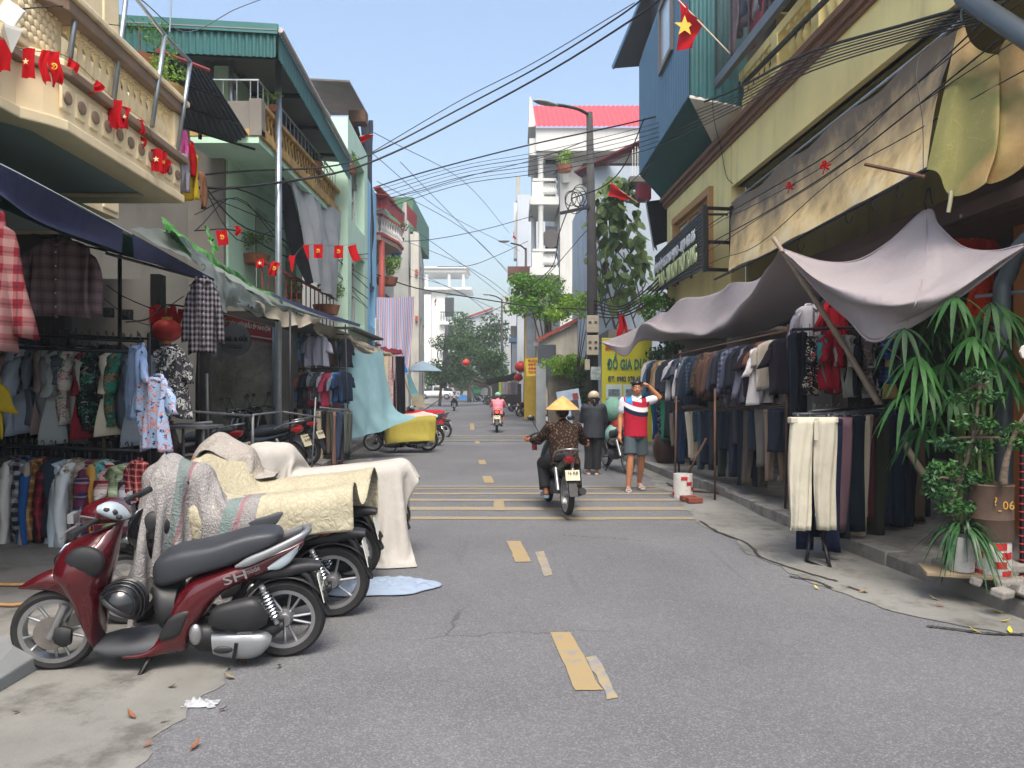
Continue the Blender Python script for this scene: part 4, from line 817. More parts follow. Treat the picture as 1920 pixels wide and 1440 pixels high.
# ---- mauve canopies
MAUVE=cloth('mauve_canvas','#a29a9c',.06,.16,.3,'#84777b',1.1)
t=thing('mauve_canopy','sagging mauve cloth canopy hung by its peak in front of the shop at right','canopy',(0,0,0))
wr=lambda u,v:Vector((0,.015*math.sin(u*17+v*9),.018*math.sin((u*.8+v)*21)*math.sin(PI*u)))
top=[P(1469,468,9.0),P(1540,490,8.6),P(1604,489,8.3),P(1664,456,8.0),P(1738,394,7.6),P(1760,423,7.3),P(1805,463,6.9),P(1862,471,6.4),P(1918,459,6.0)]
mid=[P(1470,470,8.95),P(1535,508,8.2),P(1604,522,7.6),P(1664,518,7.3),P(1735,492,7.0),P(1768,495,6.8),P(1808,500,6.5),P(1862,490,6.2),P(1918,460,6.0)]
lip=[P(1471,472,8.9),P(1530,522,7.7),P(1600,550,6.9),P(1668,562,6.4),P(1720,560,6.15),P(1765,548,6.05),P(1812,527,5.95),P(1865,497,5.95),P(1919,461,5.97)]
und=[P(1472,474,8.92),P(1532,530,7.85),P(1590,572,7.05),P(1650,594,6.6),P(1705,592,6.35),P(1755,574,6.2),P(1805,545,6.1),P(1862,506,6.05),P(1919,463,5.99)]
flp=[P(1473,476,8.94),P(1540,553,7.95),P(1590,598,7.2),P(1635,640,6.7),P(1700,614,6.45),P(1755,584,6.3),P(1808,550,6.15),P(1864,508,6.05),P(1919,464,6.0)]
patch([top,mid,lip,und,flp],64,40,wr).build('cloth',MAUVE,t,sm=1,fix=False,thick=.005); HEM=cloth('mauve_hem','#9a8e92',.1)
for q in (top,flp): MB().tube(crv(q,64),.011,6).build('hem',HEM,t,sm=1)
MB().tube(crv([top[4],mid[4],lip[4],und[4],flp[4]],30),.006,5).build('seam',HEM,t,sm=1)
MB().tube(crv([P(1738,396,7.6),P(1734,378,7.6),P(1742,352,7.65),P(1748,384,7.6)],12),.008,5).build('hook',DKMET,t)
MB().tube([P(1472,473,8.8),P(1655,622,6.6)],.008,5).build('guy_cord',mat('pale_cord','#a7a09a',.8),t); MB().tube([P(1640,632,6.65),P(1720,700,7.2)],.004,4).build('guy_cord',mat('pale_cord'),t)
t=thing('long_mauve_canopy','long sagging mauve cloth canopy running along the kerb to the yellow sign','canopy',(0,0,0))
top=[P(1128,641,17.6),P(1180,622,17.2),P(1236,588,16.6),P(1252,584,16.2),P(1278,560,15.4),P(1318,556,14.4),P(1350,546,13.6),P(1372,530,13.0),P(1410,528,12.0),P(1436,512,11.3),P(1467,470,9.1)]
lip=[P(1130,642,17.5),P(1178,650,16.9),P(1202,607,16.0),P(1235,618,15.2),P(1280,626,14.0),P(1320,627,13.0),P(1350,616,12.3),P(1382,590,11.5),P(1410,556,10.8),P(1440,515,10.0),P(1470,472,9.0)]
mid=[a.lerp(c,.55)-Vector((0,0,.10)) for a,c in zip(top,lip)]; mid[0]=top[0]; mid[-1]=top[-1]
und=[P(1136,648,17.5),P(1172,668,17.0),P(1200,640,16.3),P(1240,640,15.6),P(1285,636,14.6),P(1330,634,13.6),P(1380,632,12.7),P(1430,622,11.9),P(1490,598,11.0),P(1530,576,10.3),P(1570,520,9.6)]
patch([top,mid,lip,und],72,30,lambda u,v:Vector((0,0,.02*math.sin(u*40+v*6)*math.sin(PI*v)))).build('cloth',MAUVE,t,sm=1,fix=False,thick=.005)
# bamboo prop
t=thing('bamboo_pole','leaning bamboo pole propping up the mauve canopies','pole',(0,0,0)); BAM=mat('bamboo','#8f7f6c',.6,0,.2,9,bump=.2)
pa,pb=P(1450,446,9.15),P(1738,895,7.6); pts=[]; rs=[]
for k in range(37): 
    f=k/36; pts.append(pa.lerp(pb,f)+Vector((.02*math.sin(f*5),0,0))); rs.append((.026+.012*f)*(1.16 if k%4==0 else 1))
MB().tube(pts,rs,10).build('cane',BAM,t,sm=1)
# ---- yellow signboard facing the viewer
t=thing('yellow_sign','tall yellow shop sign with teal letters and product pictures behind the walking man','sign',(0,0,0)); D0=19.8
sx0,sx1=(1128-960)/1400*D0,(1222-960)/1400*D0; MB().box(((sx0+sx1)/2,D0,1.6),(sx1-sx0,.06,2.75)).build('board',mat('lime_yellow_panel','#a9a424',.45,0,.05,2),t,bev=.01)
text('ĐỒ GIA DỤNG','lettering',.36,mat('teal_letters','#0f5e57',.5),t,Matrix.Translation(P(1184,684,D0-.05)),width=1.28,bold=.012,ext=.006); text('ĐT: 0982 078 488 - 0962','lettering',.19,mat('navy_letters','#1f2a55',.5),t,Matrix.Translation(P(1186,711,D0-.05)),width=1.3,bold=.004)
for i,(px,py) in enumerate(((1151,734),(1184,734),(1151,765),(1184,765))):
    p=P(px,py,D0-.045); MB().box(tuple(p),(.42,.02,.36)).build('picture',mat('picture_pale','#9fb0b5',.4,0,.1),t); MB().box((p.x,p.y-.014,p.z-.03),(.3,.01,.18)).build('picture_goods',mat('picture_goods','#5c6a70',.4,0,.5,14),t)
MB().box(tuple(P(1146,652,D0-.04)),(.3,.02,.1)).build('red_mark',mat('sign_red','#a82b2b',.5),t)
# ---- vine covered house
BLW=mat('bluish_wall','#a5b2bf',.85,0,.1,1.2,streak=.5); DKRED=mat('dark_red_roof','#6b2c30',.6,.1,.12,2)
h=thing('vine_house','bluish white house with dark red eaves covered by a big leaved vine','house',(0,0,0))
b=MB(); b.wall((2.62,24),(5.5,24),.1,8.8,.2); b.wall((2.5,31),(2.62,24),.1,8.6,.2); b.build('wall',BLW,h)
q=MB(); q.quad(P(1076,322,24.2),P(1204,262,22.6),P(1206,275,22.8),P(1090,332,25)); q.build('eave',DKRED,h,thick=.06)
MB().box((3.5,22.6,3.2),(1.5,2.6,.25)).build('low_roof',GREYCON,h); MB().box((3.6,22.8,1.6),(1.3,.2,3.0)).build('low_wall',GREYCON,h)
for k in range(7): x=P(1186+k*5,0,21.8).x; MB().tube([(x,21.8,P(0,332,21.8).z),(x,21.8,P(0,275,21.8).z)],.012,5).build('balcony_bar',WHITE,h)
MB().box((P(1202,335,21.8).x,22.1,P(0,338,21.8).z),(.7,.9,.16)).build('balcony_slab',GREYCON,h)
MB().box(tuple(P(1206,362,20.9)),(.36,.5,.42)).build('red_box',mat('maroon_box','#7d2434',.6,0,.1),h)
t=thing('black_tarp','black tarpaulin box hanging at the corner of the yellow house','tarpaulin',(0,0,0)); q=MB()
q.quad(P(1212,378,20.4),P(1256,372,20.3),P(1252,452,20.3),P(1226,462,20.4)); q.quad(P(1212,378,20.4),P(1226,462,20.4),P(1232,470,21.5),P(1218,385,21.5)); q.build('tarp',cloth('black_tarp','#14171f',.2),t,thick=.02); MB().tube([P(1211,378,20.35),P(1226,470,20.35)],.02,6).build('edge_pipe',GALV,t)
# ---- white house with red roof
h=thing('white_balcony_house','tall white house with red corrugated roof and columned balconies','house',(0,0,0)); WH2=mat('house_white','#c6c7c4',.8,0,.06,.8,streak=.25); REDT=mat('coral_roof','#c2474e',.5,0,.06,3)
D=34; sx=lambda px:(px-960)/1400*D
b=MB(); b.wall((sx(1050),D),(7.5,D),.1,12.0,.25); b.wall((1.9,43),(sx(1050),D),.1,12.0,.25,[(2,3.2,5,7),(5,6.2,5,7)]); b.build('wall',WH2,h)
b=MB(); b.box(((sx(1004)+7.5)/2,37.3,12.72),(7.5-sx(1004),8.3,1.0)); b.build('attic',WH2,h); MB().box((5.2,33.9,11.4),(4.0,.3,.9)).build('dark_terrace',DARKIN,h)
corr('roof',REDT,h,(sx(994),35.2,15.0),(7.6,35.2,15.0),(7.6,33.0,13.25),(sx(1000),33.0,13.25),.22,.03,sub=2)
b=MB(); b.extr([(sx(990),13.25),(sx(992),14.6),(sx(995),14.6),(sx(1004),13.3)],33.1,35.4); b.build('gable_parapet',WH2,h)
MB().box(((sx(992)+sx(1044))/2,35,12.45),(sx(1044)-sx(992),3.4,.75)).build('porch_soffit',WH2,h)
for z,zz in ((10.05,12.1),(6.9,9.95)):
    MB().box(((sx(993)+sx(1046))/2,35,z),(sx(1046)-sx(993),3.4,.35)).build('balcony_slab',WH2,h)
    for px in (1003,1013): 
        b=MB(); b.lathe([(.17,z+.2),(.13,z+.35),(.12,zz-.3),(.18,zz-.1),(.2,zz)],12,(sx(px),33.5 if px>1005 else 36,0)); b.build('column',WH2,h,sm=40)
    MB().box(((sx(998)+sx(1042))/2,33.45,z+.95),(sx(1042)-sx(998),.18,.12)).build('handrail',WH2,h)
    for k in range(7): b=MB(); baluster(b,sx(1019+k*3.6),33.45,z+.2,z+.9,.08,6); b.build('baluster',WH2,h)
    MB().box((sx(1007),33.45,z+.5),(.5,.16,.7)).build('balcony_panel',WH2,h); MB().box((sx(1034),34.05,z+1.2),(.55,.1,1.9)).build('balcony_door',GLASSD,h)
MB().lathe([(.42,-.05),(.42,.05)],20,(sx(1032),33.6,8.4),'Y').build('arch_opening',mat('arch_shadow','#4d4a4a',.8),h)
for k in range(3): MB().box((sx(1046)+.35,33.9,11.6-k*.01),(.3,.2,1.2)).build('pier',WH2,h) if k==0 else None
# ---- other houses on the right, farther down
def simple(name,label,x0,x1,y0,y1,z1,m,wins,z0=.1,fm=FRAMEW):
    h=thing(name,label,'house',(0,0,0)); b=MB(); b.box(((x0+x1)/2,(y0+y1)/2,(z0+z1)/2),(x1-x0,y1-y0,z1-z0)); b.build('wall',m,h)
    for (face,u0,u1,w0,w1) in wins:
        if face=='s': window(h,(x0,y0-.05),(1,0),(0,-1),u0,u1,w0,w1,fm,GLASSD,1)
        else: window(h,(x0-.05,y1),(0,-1),(-1,0),u0,u1,w0,w1,fm,GLASSD,1)
    return h
h=simple('grey_tower_house','plain pale grey tower house left of the white balcony house',.35,3.5,49,60,14.4,mat('tower_grey','#b4bcc6',.85,0,.06,.7,streak=.3),[('w',2,4,5,7),('w',2,4,9,11)])
MB().box((.25,54,13),(.25,1.2,4)).build('window_tower',WH2,h); MB().box((.4,49.2,14.8),(.3,.3,1.6)).build('roof_finial',GREYW,h)
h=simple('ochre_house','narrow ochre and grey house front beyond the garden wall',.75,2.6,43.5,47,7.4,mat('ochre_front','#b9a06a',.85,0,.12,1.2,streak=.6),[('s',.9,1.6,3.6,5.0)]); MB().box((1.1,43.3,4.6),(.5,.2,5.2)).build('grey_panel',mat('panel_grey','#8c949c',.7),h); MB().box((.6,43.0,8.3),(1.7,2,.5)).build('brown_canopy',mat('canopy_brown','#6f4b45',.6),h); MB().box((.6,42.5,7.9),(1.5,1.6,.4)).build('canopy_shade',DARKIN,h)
h=simple('dark_front_house','dark weathered house front with a blue sign at the far right',-.1,1.1,56,64,6.4,mat('weathered_dark','#6e6a66',.9,0,.25,1.5,streak=.6),[('s',.3,.9,3.4,4.8)]); MB().box((.4,55.8,5.3),(1.3,.5,.3)).build('awning',mat('blue_awning','#5f7f9c',.6),h); MB().box((.3,55.8,4.0),(.6,.3,2.2)).build('grey_sign',mat('panel_grey'),h)
h=simple('far_right_house','pale concrete house with a rooftop water tank at the far right',-1.2,2,84,96,10.4,FG,[('s',.6,1.4,5,7)]); MB().box((-.3,85,11.4),(1.6,1.6,1.6)).build('tank_stand',GREYW,h); MB().lathe([(.6,0),(.6,1.1),(.3,1.4)],14,(.2,85,12.2)).build('water_tank',mat('steel_tank','#c3c8cc',.3,.7),h)
h=thing('white_row_house','low white house with dark openings behind the garden wall','house',(0,0,0)); b=MB(); b.wall((1.25,38),(3.6,38),.1,6.2,.2,[(.4,.9,4.3,5.6),(1.2,2.1,4.3,5.6)]); b.build('wall',WH2,h); MB().box((2.5,38.7,4.9),(2.3,.1,1.6)).build('dark_room',DARKIN,h); MB().box((2.4,37.8,3.9),(2.6,.5,.2)).build('ledge',WH2,h)
h=thing('garden_wall','rough cream garden building wall with red coping','wall',(0,0,0)); b=MB(); b.extr([(1.05,.1),(3.0,.1),(3.0,4.5),(1.05,3.45)],29,29.4); b.build('render',mat('rough_cream','#b7b0a0',.9,0,.15,2,bump=.5,bs=20,streak=.6),h); MB().beam((.95,28.95,3.5),(3.1,28.95,4.62),.3,.13).build('coping',mat('red_coping','#8c3f38',.7,0,.15,4),h)
MB().box((1.35,28.9,2.6),(.7,.1,1.5)).build('dark_shutter',mat('slate_shutter','#3f454d',.7),h)
h=thing('stone_wall','low mossy stone wall under the bush','wall',(0,0,0)); MB().box((2.0,26.0,1.1),(1.5,.4,2.1)).build('stonework',mat('mossy_stone','#6f6a5e',.95,0,.3,3,bump=.8,bs=12),h,bev=.05); MB().box((1.05,27.2,1.3),(.35,.35,2.5)).build('grey_pier',mat('pier_grey','#8b9094',.8),h)
t=thing('yellow_post_sign','yellow painted post with a hanging yellow price board','sign',(0,0,0)); MB().box((P(994,0,39).x,39,1.7),(.62,.4,3.2)).build('post',mat('yellow_post','#b79a2f',.7,0,.15,2,streak=.3),t); q=P(1000,688,36); MB().box(tuple(q),(.72,.05,.85),M=Matrix.Rotation(R(-6),3,'Y')).build('board',mat('board_yellow','#cdb23a',.5),t)
for k,s in enumerate(('RƯỢU','0975','0947','TỊCH BỐC')): text(s,'lettering',.16,mat('sign_red'),t,Matrix.Translation((q.x,q.y-.04,q.z+.28-k*.18)),width=.5,bold=.006)
# ================================================================ GARMENTS AND RACKS
ORD=['','first','second','third','fourth','fifth','sixth','seventh','eighth','ninth','tenth','eleventh','twelfth','thirteenth','fourteenth','fifteenth','sixteenth','seventeenth','eighteenth','nineteenth','twentieth']+['twenty-'+s for s in ('first','second','third','fourth','fifth','sixth','seventh','eighth','ninth')]+['thirtieth']+['thirty-'+s for s in ('first','second','third','fourth','fifth','sixth','seventh','eighth','ninth')]
def shirt_parts(seed,sleeve=.28,L=.72,W=.24,fold=1.35,n=28,rows=14):
    """body and two sleeves hanging from a hook at the origin"""
    body=MB(); rr=[]
    for j in range(rows+1):
        v=j/rows
        if v<.16: q=v/.16; w=.075+(W*.93-.075)*q**.8; z=-.085-.07*q**1.6; th=.03+.02*q
        else: q=(v-.16)/.84; w=W*(.93+.09*q); z=-.155-(L-.155)*q; th=.05-.012*q
        ring=[]
        for k in range(n):
            a=2*PI*k/n; x=w*math.cos(a); f=fold*(.014+.022*v)*(math.sin(x*34+seed*2.1+v*2)+.6*math.sin(x*61+seed*5-v*3))
            ring.append(Vector((x+.01*math.sin(seed+v*5),math.sin(a)*th+f,z+(.018*math.cos(2*a)*(-1) if v>.97 else 0)+.012*vn((x*6,v*4,seed)))))
        rr.append(ring)
    body.rings(rr); out=[body]
    for s in (-1,1):
        m=MB(); rr=[]; long_=sleeve>.4
        for j in range(8 if long_ else 6):
            q=j/(7 if long_ else 5); cx=s*(W*.84+(.085 if not long_ else .075)*q**.6+ .02*math.sin(seed+q*3)); cz=-.19-sleeve*q; w=(.072-.018*q if long_ else .066+.012*q); ring=[]
            for k in range(12):
                a=2*PI*k/12; x=w*math.cos(a); ring.append(Vector((cx+x*(.8+.2*q),.034*math.sin(a)+.012*math.sin(x*60+seed+q*7),cz+s*x*(.55-.35*q)*-1)))
            rr.append(ring)
        m.rings(rr); out.append(m)
    return out
def merge(ms):
    m=MB()
    for q in ms: m.add(q.v,q.f)
    return m
def pants_mesh(seed,L=.98,W=.19,short=False):
    m=MB(); n=20
    for s in (-1,1):
        rr=[]
        for j in range(13):
            q=j/12; z=-.06-L*q; cx=s*(W*.5+.012*q+.01*math.sin(seed+q*4)); w=W*.53*(1-.32*min(1,q*1.15)) if not short else W*.55
            rr.append([Vector((cx+w*math.cos(2*PI*k/n),.04*math.sin(2*PI*k/n)*(1.1-.3*q)+.013*math.sin(w*math.cos(2*PI*k/n)*48+seed+q*3),z)) for k in range(n)])
        m.rings(rr)
    m.box((0,0,-.075),(W*2.02,.055,.045)); return m
def meshdata(mb,name,m):
    o=mb.build(name,m,sm=1); me=o.data; bpy.data.objects.remove(o); return me
DM=cloth('navy_cotton','#232a3c',.2)
SH_S=[meshdata(merge(shirt_parts(i*1.7+.3,.24,.70+.03*i,.225)),'short_sleeve_shirt',DM) for i in range(3)]
SH_L=[meshdata(merge(shirt_parts(i*2.3+1.1,.52,.74+.02*i,.235)),'long_sleeve_shirt',DM) for i in range(3)]
PN=[meshdata(pants_mesh(i*1.9),'trousers',DM) for i in range(3)]; PS=[meshdata(pants_mesh(i*1.3+.5,.56,.2,True),'shorts',DM) for i in range(2)]
def hanger_mb():
    m=MB(); m.tube([Vector((.03*math.sin(a),0,.028-.03*math.cos(a)-.0)) for a in [PI*1.6*k/8-.6 for k in range(9)]],.0035,5); m.tube([(0,0,-.03),(0,0,-.085)],.0035,5); m.tube([(-.2,0,-.16),(-.1,0,-.115),(0,0,-.085),(.1,0,-.115),(.2,0,-.16)],.006,5); return m
HG=meshdata(hanger_mb(),'hanger',mat('hanger_plastic','#2c3238',.5))
def clip_mb():
    m=MB(); m.tube([(0,0,.055),(.02,0,.03),(0,0,.0),(0,0,-.03)],.0035,5); m.box((0,0,-.035),(.34,.014,.02)); m.box((-.13,0,-.06),(.025,.03,.05)); m.box((.13,0,-.06),(.025,.03,.05)); return m
CLIP=meshdata(clip_mb(),'clip_hanger',mat('hanger_plastic'))
FAB={}
def fab(spec):
    """'plain #hex', 'plaid #a #b #c', 'floral #a #b #c'"""
    if spec in FAB: return FAB[spec]
    p=spec.split()
    nm='fabric_'+spec.replace('#','').replace(' ','_')
    if p[0]=='plain': m=cloth(nm,p[1],.14)
    elif p[0]=='plaid': m=plaid(nm,p[1],p[2],p[3],.055+.02*(len(FAB)%3))
    else: m=floral(nm,p[1],p[2],p[3],8.+2*(len(FAB)%3))
    FAB[spec]=m; return m
CNT=[0]
def hang(kind,spec,p,rz,label,group,cat=None,tilt=0,sc=1.):
    CNT[0]+=1; i=CNT[0]; lib={'s':SH_S,'l':SH_L,'p':PN,'h':PS}[kind]; me=lib[i%len(lib)]
    nm={'s':'short_sleeve_shirt','l':'long_sleeve_shirt','p':'trousers','h':'shorts'}[kind]
    o=bpy.data.objects.new(nm,me); COL.objects.link(o); o.location=p; o.rotation_euler=(0,tilt,rz); o.scale=(sc*random.uniform(.86,1.1),sc*random.uniform(.9,1.5),sc*random.uniform(.88,1.14))
    setmat(o,fab(spec)); tag(o,label,cat or {'s':'shirt','l':'shirt','p':'trousers','h':'shorts'}[kind],group)
    hg=bpy.data.objects.new('hanger',HG if kind in 'sl' else CLIP); COL.objects.link(hg); hg.parent=o
    return o
def row(a,b,items,where,end,group,yaw=0.,jit=.22,dz=0.,perp=True,sc=1.):
    a=Vector(a); b=Vector(b); d=b-a; n=len(items); base=math.atan2(d.y,d.x)+PI/2+yaw
    for i,(kind,spec,desc) in enumerate(items):
        f=(i+.5+.25*random.uniform(-1,1))/n; p=a.lerp(b,f)+Vector((0,0,dz))
        hang(kind,spec,p,base+random.uniform(-jit,jit),'%s, %s from the %s, %s'%(desc,ORD[i+1],end,where),group,tilt=random.uniform(-.05,.05),sc=sc*random.uniform(.95,1.05))
def rack(name,label,rails,posts,feet=(),m=DKMET,r=.016):
    t=thing(name,label,'clothes rack',(0,0,0),group='clothes racks')
    for pts in rails: MB().tube(pts,r,8).build('rail',m,t,sm=1)
    for a,b in posts: MB().tube([a,b],r,8).build('post',m,t,sm=1)
    for a,b in feet: MB().tube([a,b],r*.9,8).build('foot',m,t,sm=1)
    return t
V=Vector
# ---------- left stall
ul=[('s','plain #4b5158','dark grey short-sleeved shirt'),('s','plain #3a3f49','charcoal short-sleeved shirt'),('s','plain #55595f','grey short-sleeved shirt'),('s','floral #16301f #3f8a4a #0d1a14','black shirt with green leaf print'),('s','plain #6b5f64','mauve grey short-sleeved shirt'),('s','plain #41505f','slate blue shirt'),
('s','plain #7a6a6c','dusty pink shirt'),('s','plain #5f7088','denim blue shirt'),('s','plain #8a95a6','pale denim shirt'),('s','plain #59636f','steel grey shirt'),('s','plain #7d6d6c','dull rose shirt'),('s','plain #6f7378','plain grey shirt'),('s','plaid #394250 #57606c #7b8490','blue grey checked shirt'),
('s','plain #8f9698','pale grey shirt'),('s','floral #b9b6ae #a8566a #4d7a62','white shirt with red flowers'),('s','plain #a8aca8','off white shirt'),('s','plain #7c2430','dark red shirt'),('s','floral #20252c #2f8060 #8a8d80','black and green flowered shirt'),('s','floral #1b2130 #8a6a40 #33603f','navy tropical shirt'),
('s','plain #cdc7b6','cream shirt'),('s','floral #2f7d68 #c06a58 #1d4a40','teal shirt with coral flowers'),('s','plain #5b6b7d','blue grey shirt'),('s','plain #8d99a5','light grey blue shirt')]
ra1,rb1=P(-70,622,8.2),P(268,640,7.75)
row(ra1,rb1,ul,'upper left rail','left','shirts on the upper left rail',yaw=.5,sc=1.26)
ll=[('l','plaid #4a1c26 #22252f #8a6a6a','maroon plaid shirt'),('l','plain #26262b','black shirt'),('l','plaid #6b2a30 #d0c4bc #2a2a33','red and white check shirt'),('l','plain #8f8b86','pale grey shirt'),('l','plaid #233d2c #16241e #5d7a55','dark green plaid shirt'),('l','plaid #1d3a2a #2d4f3a #0f1a16','deep green plaid shirt'),('l','floral #3b4038 #8b8a70 #20241f','olive camouflage shirt'),
('l','plain #b9b7b4','white shirt'),('l','plaid #1c2230 #a9acb4 #1c2230','black and white gingham shirt'),('l','plain #1d4a80','cobalt blue shirt'),('l','plain #8f8a82','taupe shirt'),('l','plaid #8a6238 #5d3a22 #c2a070','tan brown plaid shirt'),('l','plaid #6b1e2a #3c1018 #8c3c46','crimson check shirt'),('l','plain #25303c','dark slate shirt'),('l','plain #aebac4','pale blue shirt'),
('l','plain #c2c9cc','whitish blue shirt'),('l','plaid #c9bfae #8f7f68 #5f5444','cream and brown plaid shirt'),('l','plaid #b4aa98 #d6cfc0 #6f6450','beige check shirt'),('l','plaid #2c2f55 #8a2c38 #c9b9b4','navy and red plaid shirt'),('l','plain #b58a45','mustard shirt'),('l','floral #5aa0a0 #d8d8d0 #2f6a70','turquoise patterned shirt'),('l','plaid #8f2330 #f0e4dc #26263a','bright red plaid shirt'),
('l','plain #1f222b','ink black shirt'),('l','plaid #9fb08c #6d8060 #d0d8c0','pale green check shirt'),('l','plaid #20283c #c9ccd4 #7a2a38','navy and white plaid shirt'),('l','plaid #a52633 #1e2233 #e0c8a0','scarlet and navy plaid shirt')]
la1,lb1=P(-60,832,7.6),P(270,846,7.2)
row(la1,lb1,ll,'lower left rail','left','shirts on the lower left rail',yaw=.55,sc=1.3)
rack('left_rack','dark two-tier clothes rack under the navy awning','x' and [[ra1,rb1],[la1,lb1],[P(-60,648,7.5),P(250,660,7.2)]],[(V((lb1.x,lb1.y+.1,.13)),V((lb1.x,lb1.y+.1,2.15))),(V((P(128,700,7.9).x,7.9,.13)),P(128,632,7.9)),(P(-40,1050,7.6),P(-40,620,7.9))],[(P(0,1050,7.0),P(60,1052,7.0)),(V((lb1.x,6.9,.14)),V((lb1.x,7.7,.14)))],r=.018)
def big_shirt(name,label,spec,p,rz,sc=1.,sleeve=.5,L=.74,W=.25,cat='shirt',seed=3.,tilt=0):
    t=thing(name,label,cat,tuple(p),rz); t.scale=(sc,sc,sc); t.rotation_euler=(0,tilt,rz); b,s1,s2=shirt_parts(seed,sleeve,L,W,n=44,rows=26); m=fab(spec)
    b.build('body',m,t,sm=1); s1.build('sleeve',m,t,sm=1); s2.build('sleeve',m,t,sm=1)
    c=MB(); c.tube(crv([(-.085,.0,-.12),(-.05,-.05,-.1),(0,-.062,-.135),(.05,-.05,-.1),(.085,0,-.12),(.05,.04,-.07),(-.05,.04,-.07),(-.085,0,-.12)],28),.016,6); c.build('collar',m,t,sm=1)
    k=MB(); k.box((0,-.064,-.45),(.03,.012,.56)); k.build('placket',m,t,bev=.004)
    for j in range(5): q=MB(); q.lathe([(.006,0),(.006,.004)],8,(0,-.073,-.2-j*.11),'Y'); q.build('button',mat('button','#c9c4ba',.4),t)
    hg=bpy.data.objects.new('hanger',HG); COL.objects.link(hg); hg.parent=t; return t
big_shirt('plaid_shirt','red white and navy plaid shirt hanging at the very left edge','plaid #6e1620 #8f6e6c #1a1e30',P(-98,335,4.2)+V((0,0,.02)),R(12),1.32,.5,.74,.25,seed=4)
big_shirt('checked_shirt','brown grey checked long-sleeved shirt hanging alone under the navy awning','plaid #54454a #6d5c62 #33292f',P(112,430,6.1),R(8),1.0,.5,.72,.25,seed=1)
big_shirt('plaid_shirt','black and white plaid shirt hanging at the end of the navy awning','plaid #23202a #8f8a92 #17151c',P(381,506,8.2),R(25),1.12,.5,.8,.2,seed=6).scale=(.72,1.0,1.15)
big_shirt('floral_shirt','light blue shirt with orange flowers hung at the front of the left stall','floral #9db6d8 #d87a55 #2c3c66',P(290,690,6.9),R(-28),1.0,.22,.76,.2,seed=2)
big_shirt('blue_shirt','plain light blue short-sleeved shirt at the end of the upper left rail','plain #8fa8cf',P(258,632,7.15),R(-52),1.0,.24,.78,.22,seed=5)
big_shirt('monochrome_shirt','black and white leaf print shirt behind the orange flowered one','floral #3c3d41 #d9d8d5 #85868a',P(318,634,7.9),R(-25),1.05,.26,.8,.23,seed=8)
big_shirt('mustard_shirt','mustard mesh top hanging below the red plaid shirt at the left edge','plain #8a7a1e',P(-55,672,5.6),R(15),.95,.24,.62,.22,seed=9)
big_shirt('red_plaid_shirt','small red plaid shirt at the front end of the lower left rail','plaid #a32a34 #201f2c #d8c8b8',P(258,852,6.85),R(-30),.62,.3,.7,.25,seed=7)
dk=['#23262c','#2c2a33','#1f2a38','#30343b','#3a3238','#26313c','#2a2d2a','#363a44','#1d2026','#2f2a2a','#28323a','#3c4048','#232830','#2d2f36']
row(P(-70,618,8.9)+V((0,0,.02)),P(292,636,8.6),[('l','plain '+c,'dim dark shirt') for c in dk],'rear upper left rail','left','dark shirts deep in the left stall',yaw=.5,sc=1.25)
row(P(-70,800,8.7),P(300,812,8.4),[('p','plain '+c,'dim dark trousers') for c in dk[::-1]],'rear lower left rail','left','dark trousers deep in the left stall',yaw=.5,sc=1.1)
tag(MB().tube([P(-70,618,8.9),P(292,636,8.6)],.014,6).build('rear_rail',DKMET),'dark upper rail deep in the left stall','rail'); tag(MB().tube([P(-70,800,8.7),P(300,812,8.4)],.014,6).build('rear_rail',DKMET),'dark lower rail deep in the left stall','rail')
# ---------- far left stall
c3=['plain #5a7fb0','plain #c06a2c','plain #2a2f3a','plain #3c4450','plain #b8bcc4','plain #8f2f44','plain #5f6a74','plain #d0cdd2','plain #7a2a3a','plain #c84a6a','plain #8a8f9a','plain #2f5f9a','plain #24406a','plain #1f2a3c']
d3=['blue shirt','orange shirt','black shirt','dark grey shirt','pale grey shirt','wine shirt','slate shirt','white shirt','maroon shirt','hot pink shirt','silver grey shirt','royal blue shirt','deep blue shirt','navy shirt']
fa,fb=P(560,692,16.6),P(650,690,16.0); row(fa,fb,[('s',c,d) for c,d in zip(c3,d3)],'middle far left rail','left','shirts in the far left stall',yaw=.2)
c4=['plain #2c3038','plain #8f8674','plain #20242c','plain #5f6670','plain #a39a86','plain #23303f','plain #3a3f48','plain #b3a78f','plain #1d222b','plain #55493f','plain #3d4a3f','plain #7a5f58','plain #2f3a4f','plain #4a4f4a']
d4=['charcoal trousers','khaki trousers','black trousers','grey trousers','beige trousers','navy trousers','dark grey trousers','sand trousers','jet black trousers','brown trousers','moss green trousers','rosewood trousers','indigo trousers','olive grey trousers']
ga,gb=P(560,762,16.4),P(655,768,15.6); row(ga,gb,[('p',c,d) for c,d in zip(c4,d4)],'bottom far left rail','left','trousers in the far left stall',yaw=.2)
ha=P(560,622,17.0); hb=P(655,628,16.4)
row(ha,hb,[('s',c,d) for c,d in zip(['plain #6f8fb5','plain #2b313c','plain #8a909c','plain #3f4550','plain #5a4a44','plain #23272f'],['pale blue shirt','black shirt','silver shirt','graphite shirt','brown shirt','ink shirt'])],'top far left rail','left','shirts on the far left top rail',yaw=.2)
big_shirt('grey_polo','pale lilac grey short-sleeved shirt facing out of the far left stall','plain #8f93a3',P(594,622,15.4),R(0),1.02,.24,.7,.24,seed=2)
rack('far_left_rack','three-tier clothes rack beside the sky blue sheet','x' and [[fa,fb],[ga,gb],[ha,hb]],[(V((fa.x,16.6,.13)),V((ha.x,17,3.0))),(V((gb.x,15.6,.13)),V((hb.x,16,3.0)))],[(V((gb.x-.2,15.3,.14)),V((gb.x+.1,15.9,.14)))])
